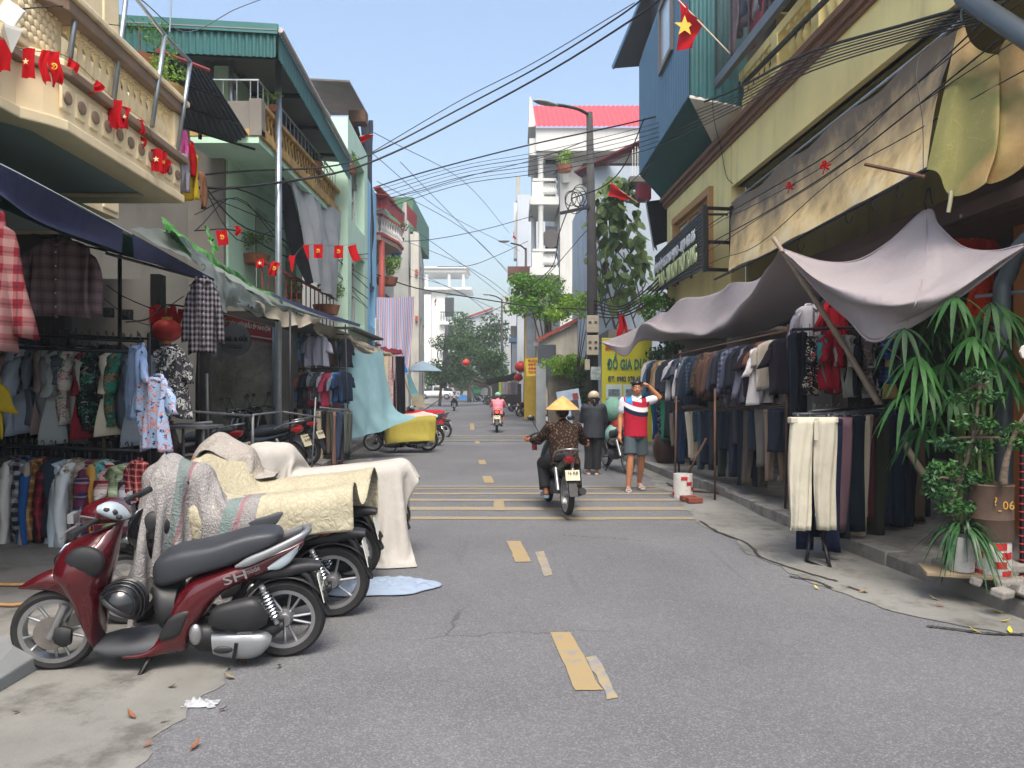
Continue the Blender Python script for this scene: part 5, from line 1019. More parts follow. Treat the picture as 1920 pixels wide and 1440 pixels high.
h=thing('far_left_stall','dark recess of the clothes stall behind the sky blue sheet','stall',(0,0,0)); MB().wall((-4.9,21.5),(-4.9,17.6),.12,3.0,.1).build('back_wall',DARKIN,h); MB().box((-4.4,19.5,3.05),(1.4,4,.06)).build('roof_board',DARKIN,h)
# ---------- right stall, first rack
ua,ub=P(1272,664,13.2),P(1478,620,9.1)
r1=[('s','plain #9c9aa0','pale grey shirt'),('s','plain #2b3344','navy shirt'),('s','plain #4a4f58','dark grey shirt'),('s','plain #5d6470','slate shirt'),('l','plain #262f3d','blue shirt'),('l','plaid #232c3a #414f62 #171c26','blue check shirt'),('l','plain #202f40','teal blue shirt'),('l','floral #3a322d #6a5a48 #221c19','brown patterned shirt'),('l','plain #4a3832','rust brown shirt'),('l','plain #503c36','terracotta shirt'),('l','plain #3d3f4c','ink grey shirt'),('l','plain #2a2c38','blue black shirt'),('l','plaid #30364a #6d7488 #20242f','grey blue check shirt'),('l','plain #44485a','storm grey shirt'),('l','plain #23262f','black shirt'),('l','plain #5f6070','mauve grey shirt'),('s','plain #2a2228','very dark shirt'),('s','plain #6b4a3c','brown shirt'),('s','plain #a59c90','stone shirt'),('s','plain #25222a','black short-sleeved shirt')]
row(ua,ub,r1,'upper right rail','far end','shirts on the upper right rail',yaw=-.45)
big_shirt('white_shirt','white crumpled short-sleeved shirt facing the road on the upper right rail','plain #b5b2b4',P(1437,636,9.7),R(25),1.08,.26,.78,.25,seed=4)
big_shirt('lilac_shirt','lilac grey long-sleeved shirt facing the road on the upper right rail','plain #7f7c8c',P(1392,655,11.0),R(28),1.1,.52,.76,.26,seed=1)
big_shirt('pale_shirt','greyish white shirt at the far end of the upper right rail','plain #98969a',P(1290,668,12.8),R(30),1.05,.5,.74,.24,seed=6)
la2,lb2=P(1274,768,13.2),P(1475,760,9.2)
pc=['plain #6d675e','plain #2a3344','plain #23324a','plain #28303c','plain #b9b3a4','plain #a39682','plain #2d3f4c','plain #3a4a55','plain #1f2836','plain #222a38','plain #30333a','plain #2c3630','plain #1c2430','plain #20262f','plain #242c3a','plain #3c3a3e','plain #1c222c','plain #4a453f','plain #262d38','plain #5d5a58','plain #7a6a5c','plain #232833']
pd=['taupe','denim','dark denim','charcoal','cream','sand','teal grey','slate','navy','midnight','graphite','dark olive','ink','black','indigo','brown black','jet','dark khaki','blue black','grey','tan','dark navy']
row(la2,lb2,[('p' if i%3 else 'h',c,d+(' trousers' if i%3 else ' shorts')) for i,(c,d) in enumerate(zip(pc,pd))],'lower right rail','far end','trousers on the lower right rail',yaw=-.45,sc=.9)
rack('right_rack','dark clothes rack with rusty leg along the right pavement','x' and [[ua,ub],[la2,lb2]],[(V((2.84,10.45,.02)),V((2.84,10.45,1.62))),(V((ub.x,9.2,.13)),V((ub.x,9.1,2.4))),(V((2.62,12.0,.02)),V((2.64,12,1.5))),(V((2.95,13.2,.13)),V((2.97,13.2,2.3)))],[(V((2.78,10.7,.9)),V((2.5,11.3,.02))),(V((2.5,11.5,.06)),V((4.0,9.9,.16))),(V((2.62,11.6,.04)),V((2.6,12.5,.04)))],m=RUST)
# garments by the yellow sign
ea,eb=P(1226,668,16.4),P(1262,666,14.2)
row(ea,eb,[('l','plain #b3b0a6','cream jacket'),('l','plain #3d5a7a','blue jacket'),('l','plain #23262c','black jacket'),('l','plain #6f5f4a','brown jacket'),('l','plain #8a7a64','fawn jacket'),('l','plain #2a2f38','dark jacket')],'rail by yellow sign','far end','jackets beside the yellow sign',yaw=-.3,sc=1.1)
row(P(1228,738,16.2),P(1268,745,14.0),[('p','plain #1f6a55','green trousers'),('p','plain #22406a','blue trousers'),('p','floral #22262c #a0a4a8 #101216','spotted black trousers'),('p','plain #2f7a5f','sea green trousers'),('p','plain #1e222a','black trousers')],'low rail by yellow sign','far end','trousers beside the yellow sign',yaw=-.3,sc=.85)
# ---------- right stall, second rack
va,vb=P(1484,618,8.7),P(1692,612,8.5)
r2=[('p','plain #161b24','long black jeans'),('p','plain #12161e','very dark long jeans'),('s','floral #16171d #b9b29a #35363c','black shirt with pale print'),('s','floral #1d1a22 #b04a4a #d8d0c8','black and red patterned shirt'),('s','plain #3c7a7a','teal shirt'),('s','plain #8c1626','crimson shirt'),('s','plain #7d1020','deep red shirt'),('s','plain #8a8c86','light grey tee shirt'),('s','plain #97988f','pale grey tee shirt'),('s','plain #1b1d28','black tee shirt'),('s','floral #5f5450 #9a8a80 #2c2624','brown printed shirt'),('s','plain #9a9aa2','silver grey shirt'),('s','plain #14161f','jet black shirt'),('s','plaid #1d2c5a #3d5aa0 #0f1530','blue striped shirt'),('s','plain #a08a5c','ochre shirt'),('s','plain #2a2420','dark brown shirt')]
row(va,vb,r2,'rail above the white trousers','street end','shirts above the white trousers',yaw=-.25)
wa,wb=P(1520,772,7.0),P(1712,757,8.3)
r3=[('p','plain #171d33','navy trousers with pale piping'),('p','plain #9a8262','camel trousers'),('p','plain #5f4a52','plum trousers'),('p','plain #16242c','dark teal trousers'),('p','plain #121c24','black green trousers'),('p','plain #a59d8c','stone trousers'),('p','plain #958c7c','beige grey trousers'),('p','plain #47232a','wine trousers'),('p','plain #2a2f26','olive trousers'),('p','plain #262e3a','denim trousers'),('p','plain #22303f','blue jeans'),('p','plain #182433','dark blue jeans'),('p','plain #18202c','ink trousers'),('p','plain #101620','black jeans'),('p','plain #1a1f28','charcoal jeans'),('p','plain #0f141c','jet trousers'),('p','plain #4a4038','brown trousers'),('p','plain #12161e','dark slacks')]
row(wa,wb,r3,'rail behind the white trousers','street end','trousers behind the white pair',yaw=.5,sc=1.12)
def white_trousers():
    t=thing('white_trousers','cream white trousers clipped to the front of the right-hand rack','trousers',tuple(P(1524,768,6.75)),R(6)); m=fab('plain #b0ab9c'); t.scale=(1.12,1.12,1.12)
    for s in (-1,1):
        b=MB(); rr=[]; n=32
        for j in range(21):
            q=j/20; w=.105*(1-.22*q); cx=s*(.092+.022*q+.008*math.sin(q*6+s)); 
            rr.append([V((cx+w*math.cos(2*PI*k/n),.05*math.sin(2*PI*k/n)*(1-.2*q)+.012*math.sin(k*1.3+q*5+s)*(.4+q),-.07-.9*q)) for k in range(n)])
        b.rings(rr); b.build('trouser_leg',m,t,sm=1)
    MB().box((0,0,-.085),(.4,.075,.05)).build('waistband',m,t,bev=.01); MB().box((0,-.052,-.17),(.035,.012,.15)).build('fly',m,t,bev=.004)
    c=bpy.data.objects.new('clip_hanger',CLIP); COL.objects.link(c); c.parent=t
white_trousers()
rack('front_rack','black clothes rack with splayed feet holding the white trousers','x' and [[va,vb],[wa,wb]],[(P(1553,1058,6.85),P(1517,770,6.95)),(V((4.25,8.2,.13)),V((4.28,8.3,1.5))),(V((va.x,8.7,.13)),va),(V((vb.x,8.5,.13)),vb)],[(P(1512,1052,6.9),P(1558,1070,6.7)),(P(1512,1052,6.9),P(1520,1000,7.0)),(P(1558,1070,6.7),P(1540,1000,6.9)),(P(1545,1060,6.85),P(1780,1036,7.6)),(P(1650,1022,7.9),P(1728,1012,8.1)),(P(1650,1022,7.9),P(1660,985,8.1)),(P(1728,1012,8.1),P(1712,985,8.2))],m=BLACKM,r=.018)
# washed whites above the second rack and orange tees deep in the shop
big_shirt('white_hung_shirt','white shirt hanging high behind the bamboo pole','plain #9d9ca6',P(1522,560,9.2),R(20),1.05,.26,.76,.25,seed=3)
big_shirt('red_hung_shirt','crimson shirt hanging high right of the bamboo pole','plain #8f1424',P(1560,556,9.0),R(35),1.0,.24,.8,.22,seed=5)
big_shirt('orange_shirt','bright orange tee shirt hanging deep in the shop above the canopy','plain #d43a16',P(1815,412,8.4),R(0),1.12,.24,.72,.25,seed=7)
big_shirt('orange_shorts_set','orange hanging top behind the palm leaves','plain #cc3d1c',P(1838,520,8.2),R(30),.9,.22,.6,.16,seed=8)
# ================================================================ VEHICLES
MAROON=mat('maroon_paint','#4a0d16',.22,.15,.06,3,coat=.6); GLOSSB=mat('gloss_black','#121316',.2,0,.08,3,coat=.4); PLAST=mat('black_plastic','#1b1c1f',.55,0,.15,6,bump=.1,bs=120); SEATM=mat('seat_vinyl','#2d3036',.5,0,.1,5,bump=.25,bs=200,dist=.002)
RUBB=mat('tyre_rubber','#1c1c1d',.8,0,.2,14); ALLOY=mat('alloy','#9c9da0',.35,.8,.12,9); SILV=mat('silver_paint','#8d9094',.34,.55,.06,4); CHROME=mat('chrome','#c9cccf',.12,1.,.05,4); LENS=mat('clear_lens','#9aa6ad',.1,0,.1,6,spec=.8); REDL=mat('red_lens','#8e0f12',.2,0,.1,6,coat=.5); ORL=emis('lit_tail_lamp','#e0461c',1.2); FLOORM=mat('footboard_rubber','#3f4145',.75,0,.2,8,bump=.3,bs=80); PLATE=mat('plate_white','#cfd0c9',.5); PLATEY=mat('plate_yellowish','#b3ad92',.5); INK=mat('plate_ink','#1a1a1c',.6)
WB=1.263
def zl(zx,zy):
    t=(zx-315)/1245; return (WB*t,(1145-75*t-zy)/(949-46*t))
def st(rows): return [(zl(*a),zl(*b),w)+((y,) if y is not None else ()) for a,b,w,y in [(r[0],r[1],r[2],r[3] if len(r)>3 else None) for r in rows]]
def wheel(par,x,r,w,rim=.78,n=36,spokes=10,disc=0,rm=ALLOY,wire=False):
    t=MB(); rr=[]
    prof=[(r*rim,-w*.42),(r*.9,-w*.5),(r*.97,-w*.36),(r,-w*.12),(r,w*.12),(r*.97,w*.36),(r*.9,w*.5),(r*rim,w*.42)]
    pr=prof+[prof[0]]; t.lathe(pr,n,(x,0,r),'Y',cap=False); tyre=t.build('tyre',RUBB,par,sm=50)
    m=MB(); m.lathe([(r*rim*.88,-w*.4),(r*rim*1.01,-w*.43),(r*rim*1.01,w*.43),(r*rim*.88,w*.4),(r*rim*.88,-w*.4)],n,(x,0,r),'Y',cap=False); m.lathe([(.035,-w*.6),(.05,-w*.4),(.05,w*.4),(.035,w*.6)],14,(x,0,r),'Y')
    rim_=m.build('rim',rm,tyre,sm=40)
    for k in range(spokes):
        a=2*PI*k/spokes+(.16 if k%2 else -.02)*(0 if wire else 1); q=MB(); ca,sa=math.cos(a),math.sin(a); a2=a+(.12 if not wire else .25*(1 if k%2 else -1))
        q.tube([(x+.045*ca,0,r+.045*sa),(x+r*rim*.9*math.cos(a2),w*.1*(1 if k%2 else -1),r+r*rim*.9*math.sin(a2))],.009 if not wire else .003,6 if not wire else 4); q.build('spoke',rm,tyre)
    if disc:
        d=MB(); d.lathe([(disc,-.004),(disc,.004)],28,(x,-w*.75,r),'Y'); d.lathe([(disc*.5,-.008),(disc*.5,.008)],16,(x,-w*.75,r),'Y'); d.build('brake_disc',mat('disc_steel','#8a8580',.4,.7,.2,10),tyre,sm=40)
    return tyre
def scooter(name,label,detail=True):
    t=thing(name,label,'scooter',(0,0,0)); S=lambda m,nm,mt,par=t,sub=0,sm=1: m.build(nm,mt,par,sm=50,sub=0)
    wheel(t,0,.234,.085,.79,40,10 if detail else 6,.095); wheel(t,WB,.238,.105,.74,40,10 if detail else 6,0)
    m=MB(); m.loft(st([((132,692),(140,700),.012),((165,665),(172,700),.036),((215,632),(220,698),.055),((270,603),(275,702),.064),((332,588),(338,716),.068),((390,622),(385,748),.062),((424,684),(415,772),.05)]),16); S(m,'front_fender',MAROON)
    m=MB(); m.loft(st([((500,398),(690,330),.055),((440,420),(668,400),.10),((395,450),(656,450),.15),((350,520),(642,520),.185),((333,592),(622,600),.20),((372,650),(606,660),.19),((412,705),(594,720),.182),((450,800),(582,810),.165),((486,890),(566,900),.145),((515,970),(552,985),.11),((530,1010),(548,1010),.06)]),20,2.3); sh=S(m,'leg_shield',MAROON)
    m=MB(); x,z=zl(528,512); m.ball((x,-.145,z),(.105,.045,.095),20,12); S(m,'shield_inset',PLAST)
    m=MB(); m.tube([(zl(338,590)[0],-.06,zl(338,590)[1]),(zl(352,520)[0],-.07,zl(352,520)[1]+.01),(zl(400,455)[0],-.05,zl(400,455)[1]+.01),(zl(470,425)[0],-.02,zl(470,420)[1])],.007,6); S(m,'shield_trim',CHROME)
    m=MB(); m.loft(st([((478,262),(476,330),.05),((500,236),(520,345),.09),((560,208),(580,335),.115),((630,200),(640,330),.115),((690,235),(690,325),.085),((722,280),(718,310),.03)]),18,2.2); S(m,'handlebar_cowl',MAROON)
    m=MB(); m.loft(st([((585,222),(590,262),.035,-.085),((625,205),(630,285),.06,-.075),((670,212),(672,300),.06,-.07),((705,245),(705,305),.05,-.05),((728,285),(726,300),.02,-.03)]),16); hl=S(m,'headlight',LENS)
    for xx,zz,rr_ in ((640,238,.022),(672,252,.024),(700,278,.018)): m=MB(); a=zl(xx,zz); m.ball((a[0],-.125 if xx<660 else -.118,a[1]),(rr_,.012,rr_*.8),10,6); S(m,'lamp_bulb',PLAST,hl)
    m=MB(); x,z=zl(600,290); m.tube([(x,-.03,z),(x-.03,-.2,z-.005),(x-.05,-.3,z-.02)],.014,8); m.tube([(x+.02,.05,z+.01),(x+.05,.2,z+.04),(x+.09,.32,z+.05)],.014,8); S(m,'handlebar',PLAST,sub=0)
    for y0,y1,s in ((-.27,-.37,-1),(.3,.42,1)):
        m=MB(); xx=x-.045 if s<0 else x+.08; m.tube([(xx,y0,z-.01+(.05 if s>0 else 0)),(xx-.01+(.04 if s>0 else 0),y1,z-.02+(.07 if s>0 else 0))],[.019,.021],10); S(m,'grip',PLAST,sub=0)
        m=MB(); m.tube([(xx-.03,y0+.03*-s,z+.0),(xx-.06,(y0+y1)/2,z-.015),(xx-.055,y1,z-.03)],.006,6); S(m,'brake_lever',ALLOY,sub=0)
    for s in (-1,1):
        m=MB(); mx,mz=zl(498,258); m.tube([(mx+.08,s*.12,mz-.03),(mx+.03,s*.18,mz)],.007,6); m.box((mx+.0,s*.2,mz),(.03,.075,.05)); S(m,'mirror',SILV,sub=0)
    m=MB(); m.loft(st([((535,980),(545,1025),.10),((620,962),(620,1038),.145),((760,945),(760,1036),.16),((880,928),(880,1028),.16),((985,915),(985,1020),.15)]),16,3.2); S(m,'footboard',FLOORM)
    m=MB(); m.loft(st([((700,1004),(705,1038),.15),((790,992),(790,1036),.166),((880,930),(890,1026),.17),((945,800),(950,1024),.172),((975,715),(990,1022),.176),((1020,655),(1030,1008),.178),((1065,616),(1065,900),.175),((1140,588),(1140,798),.17),((1220,563),(1220,702),.163),((1320,533),(1320,648),.15),((1420,500),(1420,606),.132),((1520,464),(1520,570),.108),((1600,444),(1600,528),.08),((1672,424),(1670,452),.035)]),28,3.2); S(m,'body_panel',MAROON)
    m=MB(); m.loft(st([((842,640),(880,905),.10),((880,650),(905,910),.145),((930,655),(935,905),.155),((985,660),(965,890),.15)]),14); S(m,'battery_cover',PLAST)
    m=MB(); m.loft(st([((905,890),(915,925),.012,-.168),((960,800),(960,915),.014,-.176),((1030,765),(1010,890),.012,-.178),((1062,765),(1050,800),.006,-.176)]),12); S(m,'side_inset',PLAST)
    m=MB(); m.loft(st([((842,585),(848,648),.05),((862,532),(872,657),.10),((905,492),(915,660),.13),((985,462),(985,640),.145),((1085,443),(1085,600),.152),((1190,422),(1190,566),.156),((1280,394),(1280,540),.15),((1370,372),(1370,503),.142),((1460,363),(1460,462),.13),((1525,368),(1525,430),.105),((1552,388),(1552,410),.05)]),28,4.2); S(m,'seat',SEATM)
    for s in (-1,1):
        m=MB(); m.loft(st([((1308,528),(1310,540),.006,s*.150),((1380,482),(1385,530),.014,s*.150),((1470,448),(1475,492),.016,s*.142),((1570,405),(1575,450),.017,s*.125),((1660,368),(1665,405),.018,s*.10),((1712,356),(1708,378),.012,s*.06)]),10); S(m,'grab_rail',SILV)
        m=MB(); m.loft(st([((1478,545),(1485,562),.008,s*.112),((1540,505),(1545,560),.016,s*.10),((1600,470),(1600,530),.016,s*.085),((1650,440),(1640,480),.01,s*.06)]),10); S(m,'tail_lens',LENS)
    m=MB(); a=zl(1665,382); m.tube([(a[0],-.10,a[1]),(a[0]+.035,0,a[1]+.008),(a[0],.10,a[1])],.018,8); S(m,'rail_bridge',SILV,sub=0)
    m=MB(); m.loft(st([((1350,612),(1352,640),.07),((1460,575),(1470,632),.085),((1580,545),(1590,622),.08),((1690,538),(1690,600),.06),((1768,548),(1765,590),.045)]),14,3); S(m,'tail_underside',PLAST)
    m=MB(); m.loft(st([((1640,590),(1640,600),.05),((1700,600),(1690,640),.055),((1760,720),(1735,735),.055),((1818,828),(1795,830),.05)]),10,4); S(m,'mud_flap',PLAST)
    a=zl(1752,600); b_=zl(1790,748); m=MB(); d=V((b_[0]-a[0],0,b_[1]-a[1])); m.add([(a[0],-.09,a[1]),(a[0],.09,a[1]),(b_[0],.09,b_[1]),(b_[0],-.09,b_[1])],[(0,1,2,3)]); pl=m.build('number_plate',PLATE,t,thick=.004)
    if detail:
        mid=V(((a[0]+b_[0])/2+.008,0,(a[1]+b_[1])/2)); ang=math.atan2(d.x,-d.z); M=Matrix.Translation(mid)@Matrix.Rotation(-ang,4,'Y')@Matrix.Rotation(R(90),4,'Z')
        text('15 B1','plate_text',.07,INK,pl,M@Matrix.Translation((0,0,.035)),ext=.001); text('268.40','plate_text',.07,INK,pl,M@Matrix.Translation((0,0,-.035)),ext=.001)
    m=MB(); rr=[]
    for k in range(13):
        a_=R(20+k*11); rr.append([V((WB+.262*math.cos(a_)*(1-(.0)),y,.238+.262*math.sin(a_)+(.012 if y==0 else 0))) for y in (-.07,-.045,0,.045,.07)])
    m.rings(rr,cap=False,wrap=False); m.build('rear_hugger',PLAST,t,sm=1,thick=.008)
    m=MB(); m.loft(st([((1165,800),(1170,835),.02,-.165),((1205,740),(1200,850),.045,-.172),((1330,702),(1320,868),.055,-.178),((1430,690),(1420,858),.055,-.178),((1490,775),(1480,832),.03,-.172)]),14,3.2); S(m,'air_box',PLAST)
    m=MB(); m.loft(st([((1180,890),(1190,1000),.04,-.155),((1270,876),(1260,1012),.05,-.165),((1390,870),(1370,1018),.055,-.168),((1470,878),(1440,1000),.05,-.165),((1505,905),(1490,955),.03,-.16)]),16,2.6); S(m,'drive_cover',SILV)
    m=MB(); m.loft(st([((1050,880),(1060,975),.08,-.06),((1110,850),(1110,1005),.11,-.06),((1230,850),(1220,1012),.11,-.06),((1400,860),(1390,1010),.09,-.06),((1560,840),(1560,890),.05,-.08)]),12,3); S(m,'engine',mat('engine_black','#232427',.5,.4,.2,9))
    m=MB(); x,z=zl(1095,892); m.ball((x,-.165,z),(.038,.025,.062),14,8); S(m,'engine_badge_cover',ALLOY)
    m=MB(); x,z=zl(1250,955); m.ball((x,-.218,z),(.055,.01,.022),12,6); S(m,'kick_boss',PLAST)
    m=MB(); a=zl(1322,915); b_=zl(1305,1010); m.tube([(a[0],-.225,a[1]),(b_[0],-.235,b_[1])],.011,6); S(m,'kick_lever',BLACKM,sub=0)
    if detail:
        text('HONDA','engine_text',.022,mat('grey_emblem','#8a8c90',.4,.5),t,Matrix.Translation((zl(1370,850)[0],-.236,zl(1370,850)[1]-.01)),ext=.002)
        text('SH','side_emblem',.075,mat('grey_emblem'),t,Matrix.Translation((zl(1310,590)[0],-.157,zl(1310,592)[1]))@Matrix.Rotation(R(-17),4,'Y'),ext=.003,width=.13); text('mode','side_emblem',.045,mat('grey_emblem'),t,Matrix.Translation((zl(1400,556)[0],-.138,zl(1400,556)[1]))@Matrix.Rotation(R(-17),4,'Y')@Matrix.Rotation(R(8),4,'Z'),ext=.003,width=.08)
    for s in ((-1,1) if not detail else (-1,)):
        a=V((zl(1445,640)[0],s*.135,zl(1445,640)[1])); b_=V((zl(1530,845)[0],s*.135,zl(1530,845)[1])); hel=[]
        ax=(b_-a).normalized(); u=V((0,1,0)); w_=ax.cross(u)
        for k in range(97): q=k/96; an=q*2*PI*9; hel.append(a.lerp(b_,.06+q*.78)+(u*math.cos(an)+w_*math.sin(an))*.029)
        m=MB(); m.tube(hel,.0075,6); S(m,'shock_spring',CHROME,sub=0); m=MB(); m.tube([a,b_],.016,8); S(m,'shock_body',ALLOY,sub=0)
    m=MB(); a=zl(395,760); b_=zl(292,1000)
    for s in (-1,1): m.tube([(a[0],s*.075,a[1]),(b_[0]+.02,s*.075,b_[1]+.06)],[.022,.026],10)
    S(m,'front_fork',ALLOY,sub=0)
    m=MB(); x,z=zl(385,935); m.loft([((x-.04,z+.06),(x-.045,z-.03),.02,-.09),((x,z+.065),(x,z-.055),.03,-.09),((x+.045,z+.05),(x+.04,z-.04),.02,-.09)],10); S(m,'brake_caliper',PLAST)
    m=MB(); rr=[(zl(850,1015),-.11),(zl(800,1110),-.20),(zl(750,1205),-.30)]; m.tube([(rr[0][0][0],rr[0][1],rr[0][0][1]),(rr[1][0][0],rr[1][1],rr[1][0][1]-.0),(rr[2][0][0]-.01,rr[2][1],.012)],[.016,.014,.02],8); m.box((rr[2][0][0]-.01,rr[2][1],.008),(.07,.04,.012)); S(m,'side_stand',BLACKM,sub=0)
    m=MB(); m.tube([(.95,.15,.22),(1.15,.17,.24),(1.36,.18,.30)],[.03,.055,.06],12); S(m,'exhaust',PLAST,sub=0)
    return t
FX=V((-2.61,4.29,0)); RX=V((-1.366,4.51,0)); yawb=math.atan2(RX.y-FX.y,RX.x-FX.x)
sc1=scooter('parked_scooter','maroon scooter with black seat parked at the lower left'); sc1.location=FX; sc1.rotation_euler=(R(5),0,yawb)
# ribbed helmet hanging on the scooter
t=thing('helmet','black ribbed half helmet hung in front of the maroon scooter seat','helmet',tuple(FX+Matrix.Rotation(yawb,3,'Z')@V((zl(712,735)[0],-.13,zl(712,735)[1])))); t.rotation_euler=(0,R(35),yawb)
m=MB(); m.lathe([(.125*math.cos(k*PI/18)+.001,.135*math.sin(k*PI/18)) for k in range(0,10)],32,(0,0,-.03)); m.build('shell',GLOSSB,t,sm=1)
for k in range(7):
    y=-.09+k*.03; r=math.sqrt(max(.0,.129**2-y*y)); m=MB(); m.tube([(r*math.cos(a),y,-.03+1.08*r*math.sin(a)) for a in [PI*j/12 for j in range(13)]],.006,6); m.build('rib',GLOSSB,t,sm=1)
m=MB(); m.lathe([(.128,-.045),(.132,-.03),(.126,-.02)],32,(0,0,0),cap=False); m.build('rim_trim',PLAST,t,sm=1)
# plain scooter body shared by the other scooters
proto=scooter('scooter_base','x',detail=False)
def clone_scooter(label,loc,rz,paint,plate=PLATE,group='parked scooters',lean=4,sc=1.0,seat=None,name='parked_scooter'):
    o=copy_tree(proto); o.name=name; o['label']=label; o['category']='scooter'; o['group']=group; o.location=loc; o.rotation_euler=(R(lean),0,rz); o.scale=(sc,sc,sc)
    def rec(x):
        for c in x.children:
            if c.type=='MESH' and c.data.materials:
                if c.data.materials[0]==MAROON: setmat(c,paint)
                elif c.data.materials[0]==PLATE: setmat(c,plate)
                elif c.name.startswith(('grab_rail','rail_bridge')): setmat(c,PLAST)
                elif c.name.startswith('tail_lens'): setmat(c,REDL)
            rec(c)
    rec(o); return o
def along(px1,py1,px2,py2,sc=1.0):
    """place front and rear wheel contacts at photo pixels on the ground"""
    a=gh(px1,py1); b=gh(px2,py2); a.z=gz(0,a.y); return a,math.atan2(b.y-a.y,b.x-a.x)
B2f=V((-2.62,5.12,0)); B2r=V((-1.36,5.28,0)); clone_scooter('black scooter half hidden under the grey patterned blanket',B2f,math.atan2(.16,1.26),GLOSSB,lean=4,sc=1.08)
B3f=V((-2.72,6.22,0)); clone_scooter('black scooter under the cream quilt',B3f,R(2),GLOSSB,lean=4,sc=1.08)
B4f=V((-2.62,7.12,0)); clone_scooter('dark scooter under the white sheet',B4f,R(2),GLOSSB,lean=3,sc=1.08)
def purge(o):
    for c in list(o.children): purge(c)
    bpy.data.objects.remove(o)
for o in [o for o in bpy.data.objects if o.type=='EMPTY' and 'under the' in str(o.get('label',''))]:
    for c in list(o.children):
        if c.name.startswith(('headlight','mirror','grip','handlebar.','brake_lever','grab_rail','rail_bridge')) or c.name=='handlebar': purge(c)
# ---------- underbone motorbikes
def moto(name,label):
    t=thing(name,label,'motorbike',(0,0,0)); wheel(t,0,.285,.075,.82,36,18,0,ALLOY,True); wheel(t,1.24,.285,.085,.82,36,18,0,ALLOY,True); S=lambda m,nm,mt,sub=1: m.build(nm,mt,t,sm=50)
    m=MB(); m.loft([((-.16,.52),(-.18,.50),.03),((-.05,.62),(-.05,.57),.05),((.1,.62),(.1,.56),.05),((.2,.52),(.18,.48),.04)],12); S(m,'front_fender',GLOSSB)
    m=MB(); m.loft([((.12,.95),(.30,.93),.07),((.1,.82),(.30,.80),.13),((.12,.66),(.32,.64),.17),((.2,.5),(.36,.48),.17),((.3,.36),(.42,.36),.13)],14); S(m,'leg_shield',GLOSSB)
    m=MB(); m.loft([((.0,1.04),(.0,.92),.05),((.07,1.08),(.08,.9),.09),((.18,1.06),(.2,.92),.09),((.26,1.0),(.26,.95),.04)],14); S(m,'handlebar_cowl',GLOSSB); m=MB(); m.ball((.0,0,.98),(.04,.075,.06),14,8); S(m,'headlight',LENS)
    m=MB(); m.tube([(.24,-.34,1.0),(.18,-.2,1.05),(.14,0,1.03),(.18,.2,1.05),(.24,.34,1.0)],.013,8); S(m,'handlebar',PLAST,0)
    for s in (-1,1):
        m=MB(); m.tube([(.2,s*.24,1.04),(.27,s*.36,.99)],.018,8); S(m,'grip',PLAST,0); m=MB(); m.tube([(.17,s*.18,1.06),(.2,s*.24,1.16),(.2,s*.28,1.24)],.006,6); S(m,'mirror_stalk',BLACKM,0)
        m=MB(); m.ball((.2,s*.3,1.27),(.014,.06,.04),14,8); S(m,'mirror',GLOSSB,0)
    m=MB(); m.loft([((.5,.72),(.5,.62),.07),((.62,.78),(.62,.64),.11),((.8,.79),(.8,.66),.125),((1.0,.81),(1.0,.70),.12),((1.2,.84),(1.2,.74),.1),((1.34,.84),(1.34,.79),.05)],16,3); S(m,'seat',SEATM)
    m=MB(); m.loft([((.4,.60),(.4,.42),.06),((.6,.66),(.6,.46),.12),((.85,.68),(.85,.48),.13),((1.1,.72),(1.1,.56),.11),((1.32,.77),(1.32,.66),.08),((1.46,.80),(1.46,.76),.03)],14); S(m,'side_cover',GLOSSB)
    m=MB(); m.loft([((1.30,.80),(1.30,.70),.075),((1.40,.81),(1.40,.70),.065),((1.47,.80),(1.46,.74),.04)],12); S(m,'tail_lamp',REDL)
    m=MB(); m.tube(crv([(1.05,-.14,.78),(1.25,-.15,.86),(1.45,-.08,.9),(1.45,.08,.9),(1.25,.15,.86),(1.05,.14,.78)],20),.013,8); S(m,'grab_rail',ALLOY,0)
    m=MB(); rr=[]
    for k in range(9):
        a=R(15+k*13); rr.append([V((1.24+.325*math.cos(a),y,.285+.325*math.sin(a))) for y in (-.06,-.03,.03,.06)])
    m.rings(rr,cap=False,wrap=False); m.build('rear_fender',PLAST,t,sm=1,thick=.008); m=MB(); m.box((1.57,0,.40),(.01,.11,.22),M=Matrix.Rotation(R(-25),3,'Y')); S(m,'mud_flap',PLAST,0)
    m=MB(); m.box((1.545,0,.57),(.008,.19,.14),M=Matrix.Rotation(R(-22),3,'Y')); pl=S(m,'number_plate',PLATEY,0)
    for k in (0,1):
        mm=Matrix.Translation((1.552-.0*k,0,.60-.055*k))@Matrix.Rotation(R(90),4,'Z')@Matrix.Rotation(R(-22),4,'X'); text(('16 K8','402.17')[k],'plate_text',.06,INK,pl,mm,ext=.002,width=.13)
    for s in (-1,1): m=MB(); m.tube([(1.05,s*.115,.62),(1.2,s*.115,.33)],[.03,.028],10); S(m,'shock',ALLOY,0)
    m=MB(); m.loft([((.42,.40),(.42,.24),.1),((.6,.42),(.6,.2),.13),((.8,.40),(.8,.24),.1)],12,3); S(m,'engine',mat('engine_grey','#55575a',.5,.5,.2,8)); m=MB(); m.tube([(.5,.14,.24),(.8,.16,.22),(1.0,.17,.25),(1.42,.17,.34)],[.018,.02,.045,.05],10); S(m,'exhaust',PLAST,0)
    m=MB(); m.tube([(.55,-.24,.27),(.55,.24,.27)],.012,6); S(m,'footpeg',RUBB,0); m=MB(); m.tube([(.02,-.07,.3),(.16,-.07,.62),(.2,-.05,.8)],.022,8); m.tube([(.02,.07,.3),(.16,.07,.62),(.2,.05,.8)],.022,8); S(m,'front_fork',ALLOY,0)
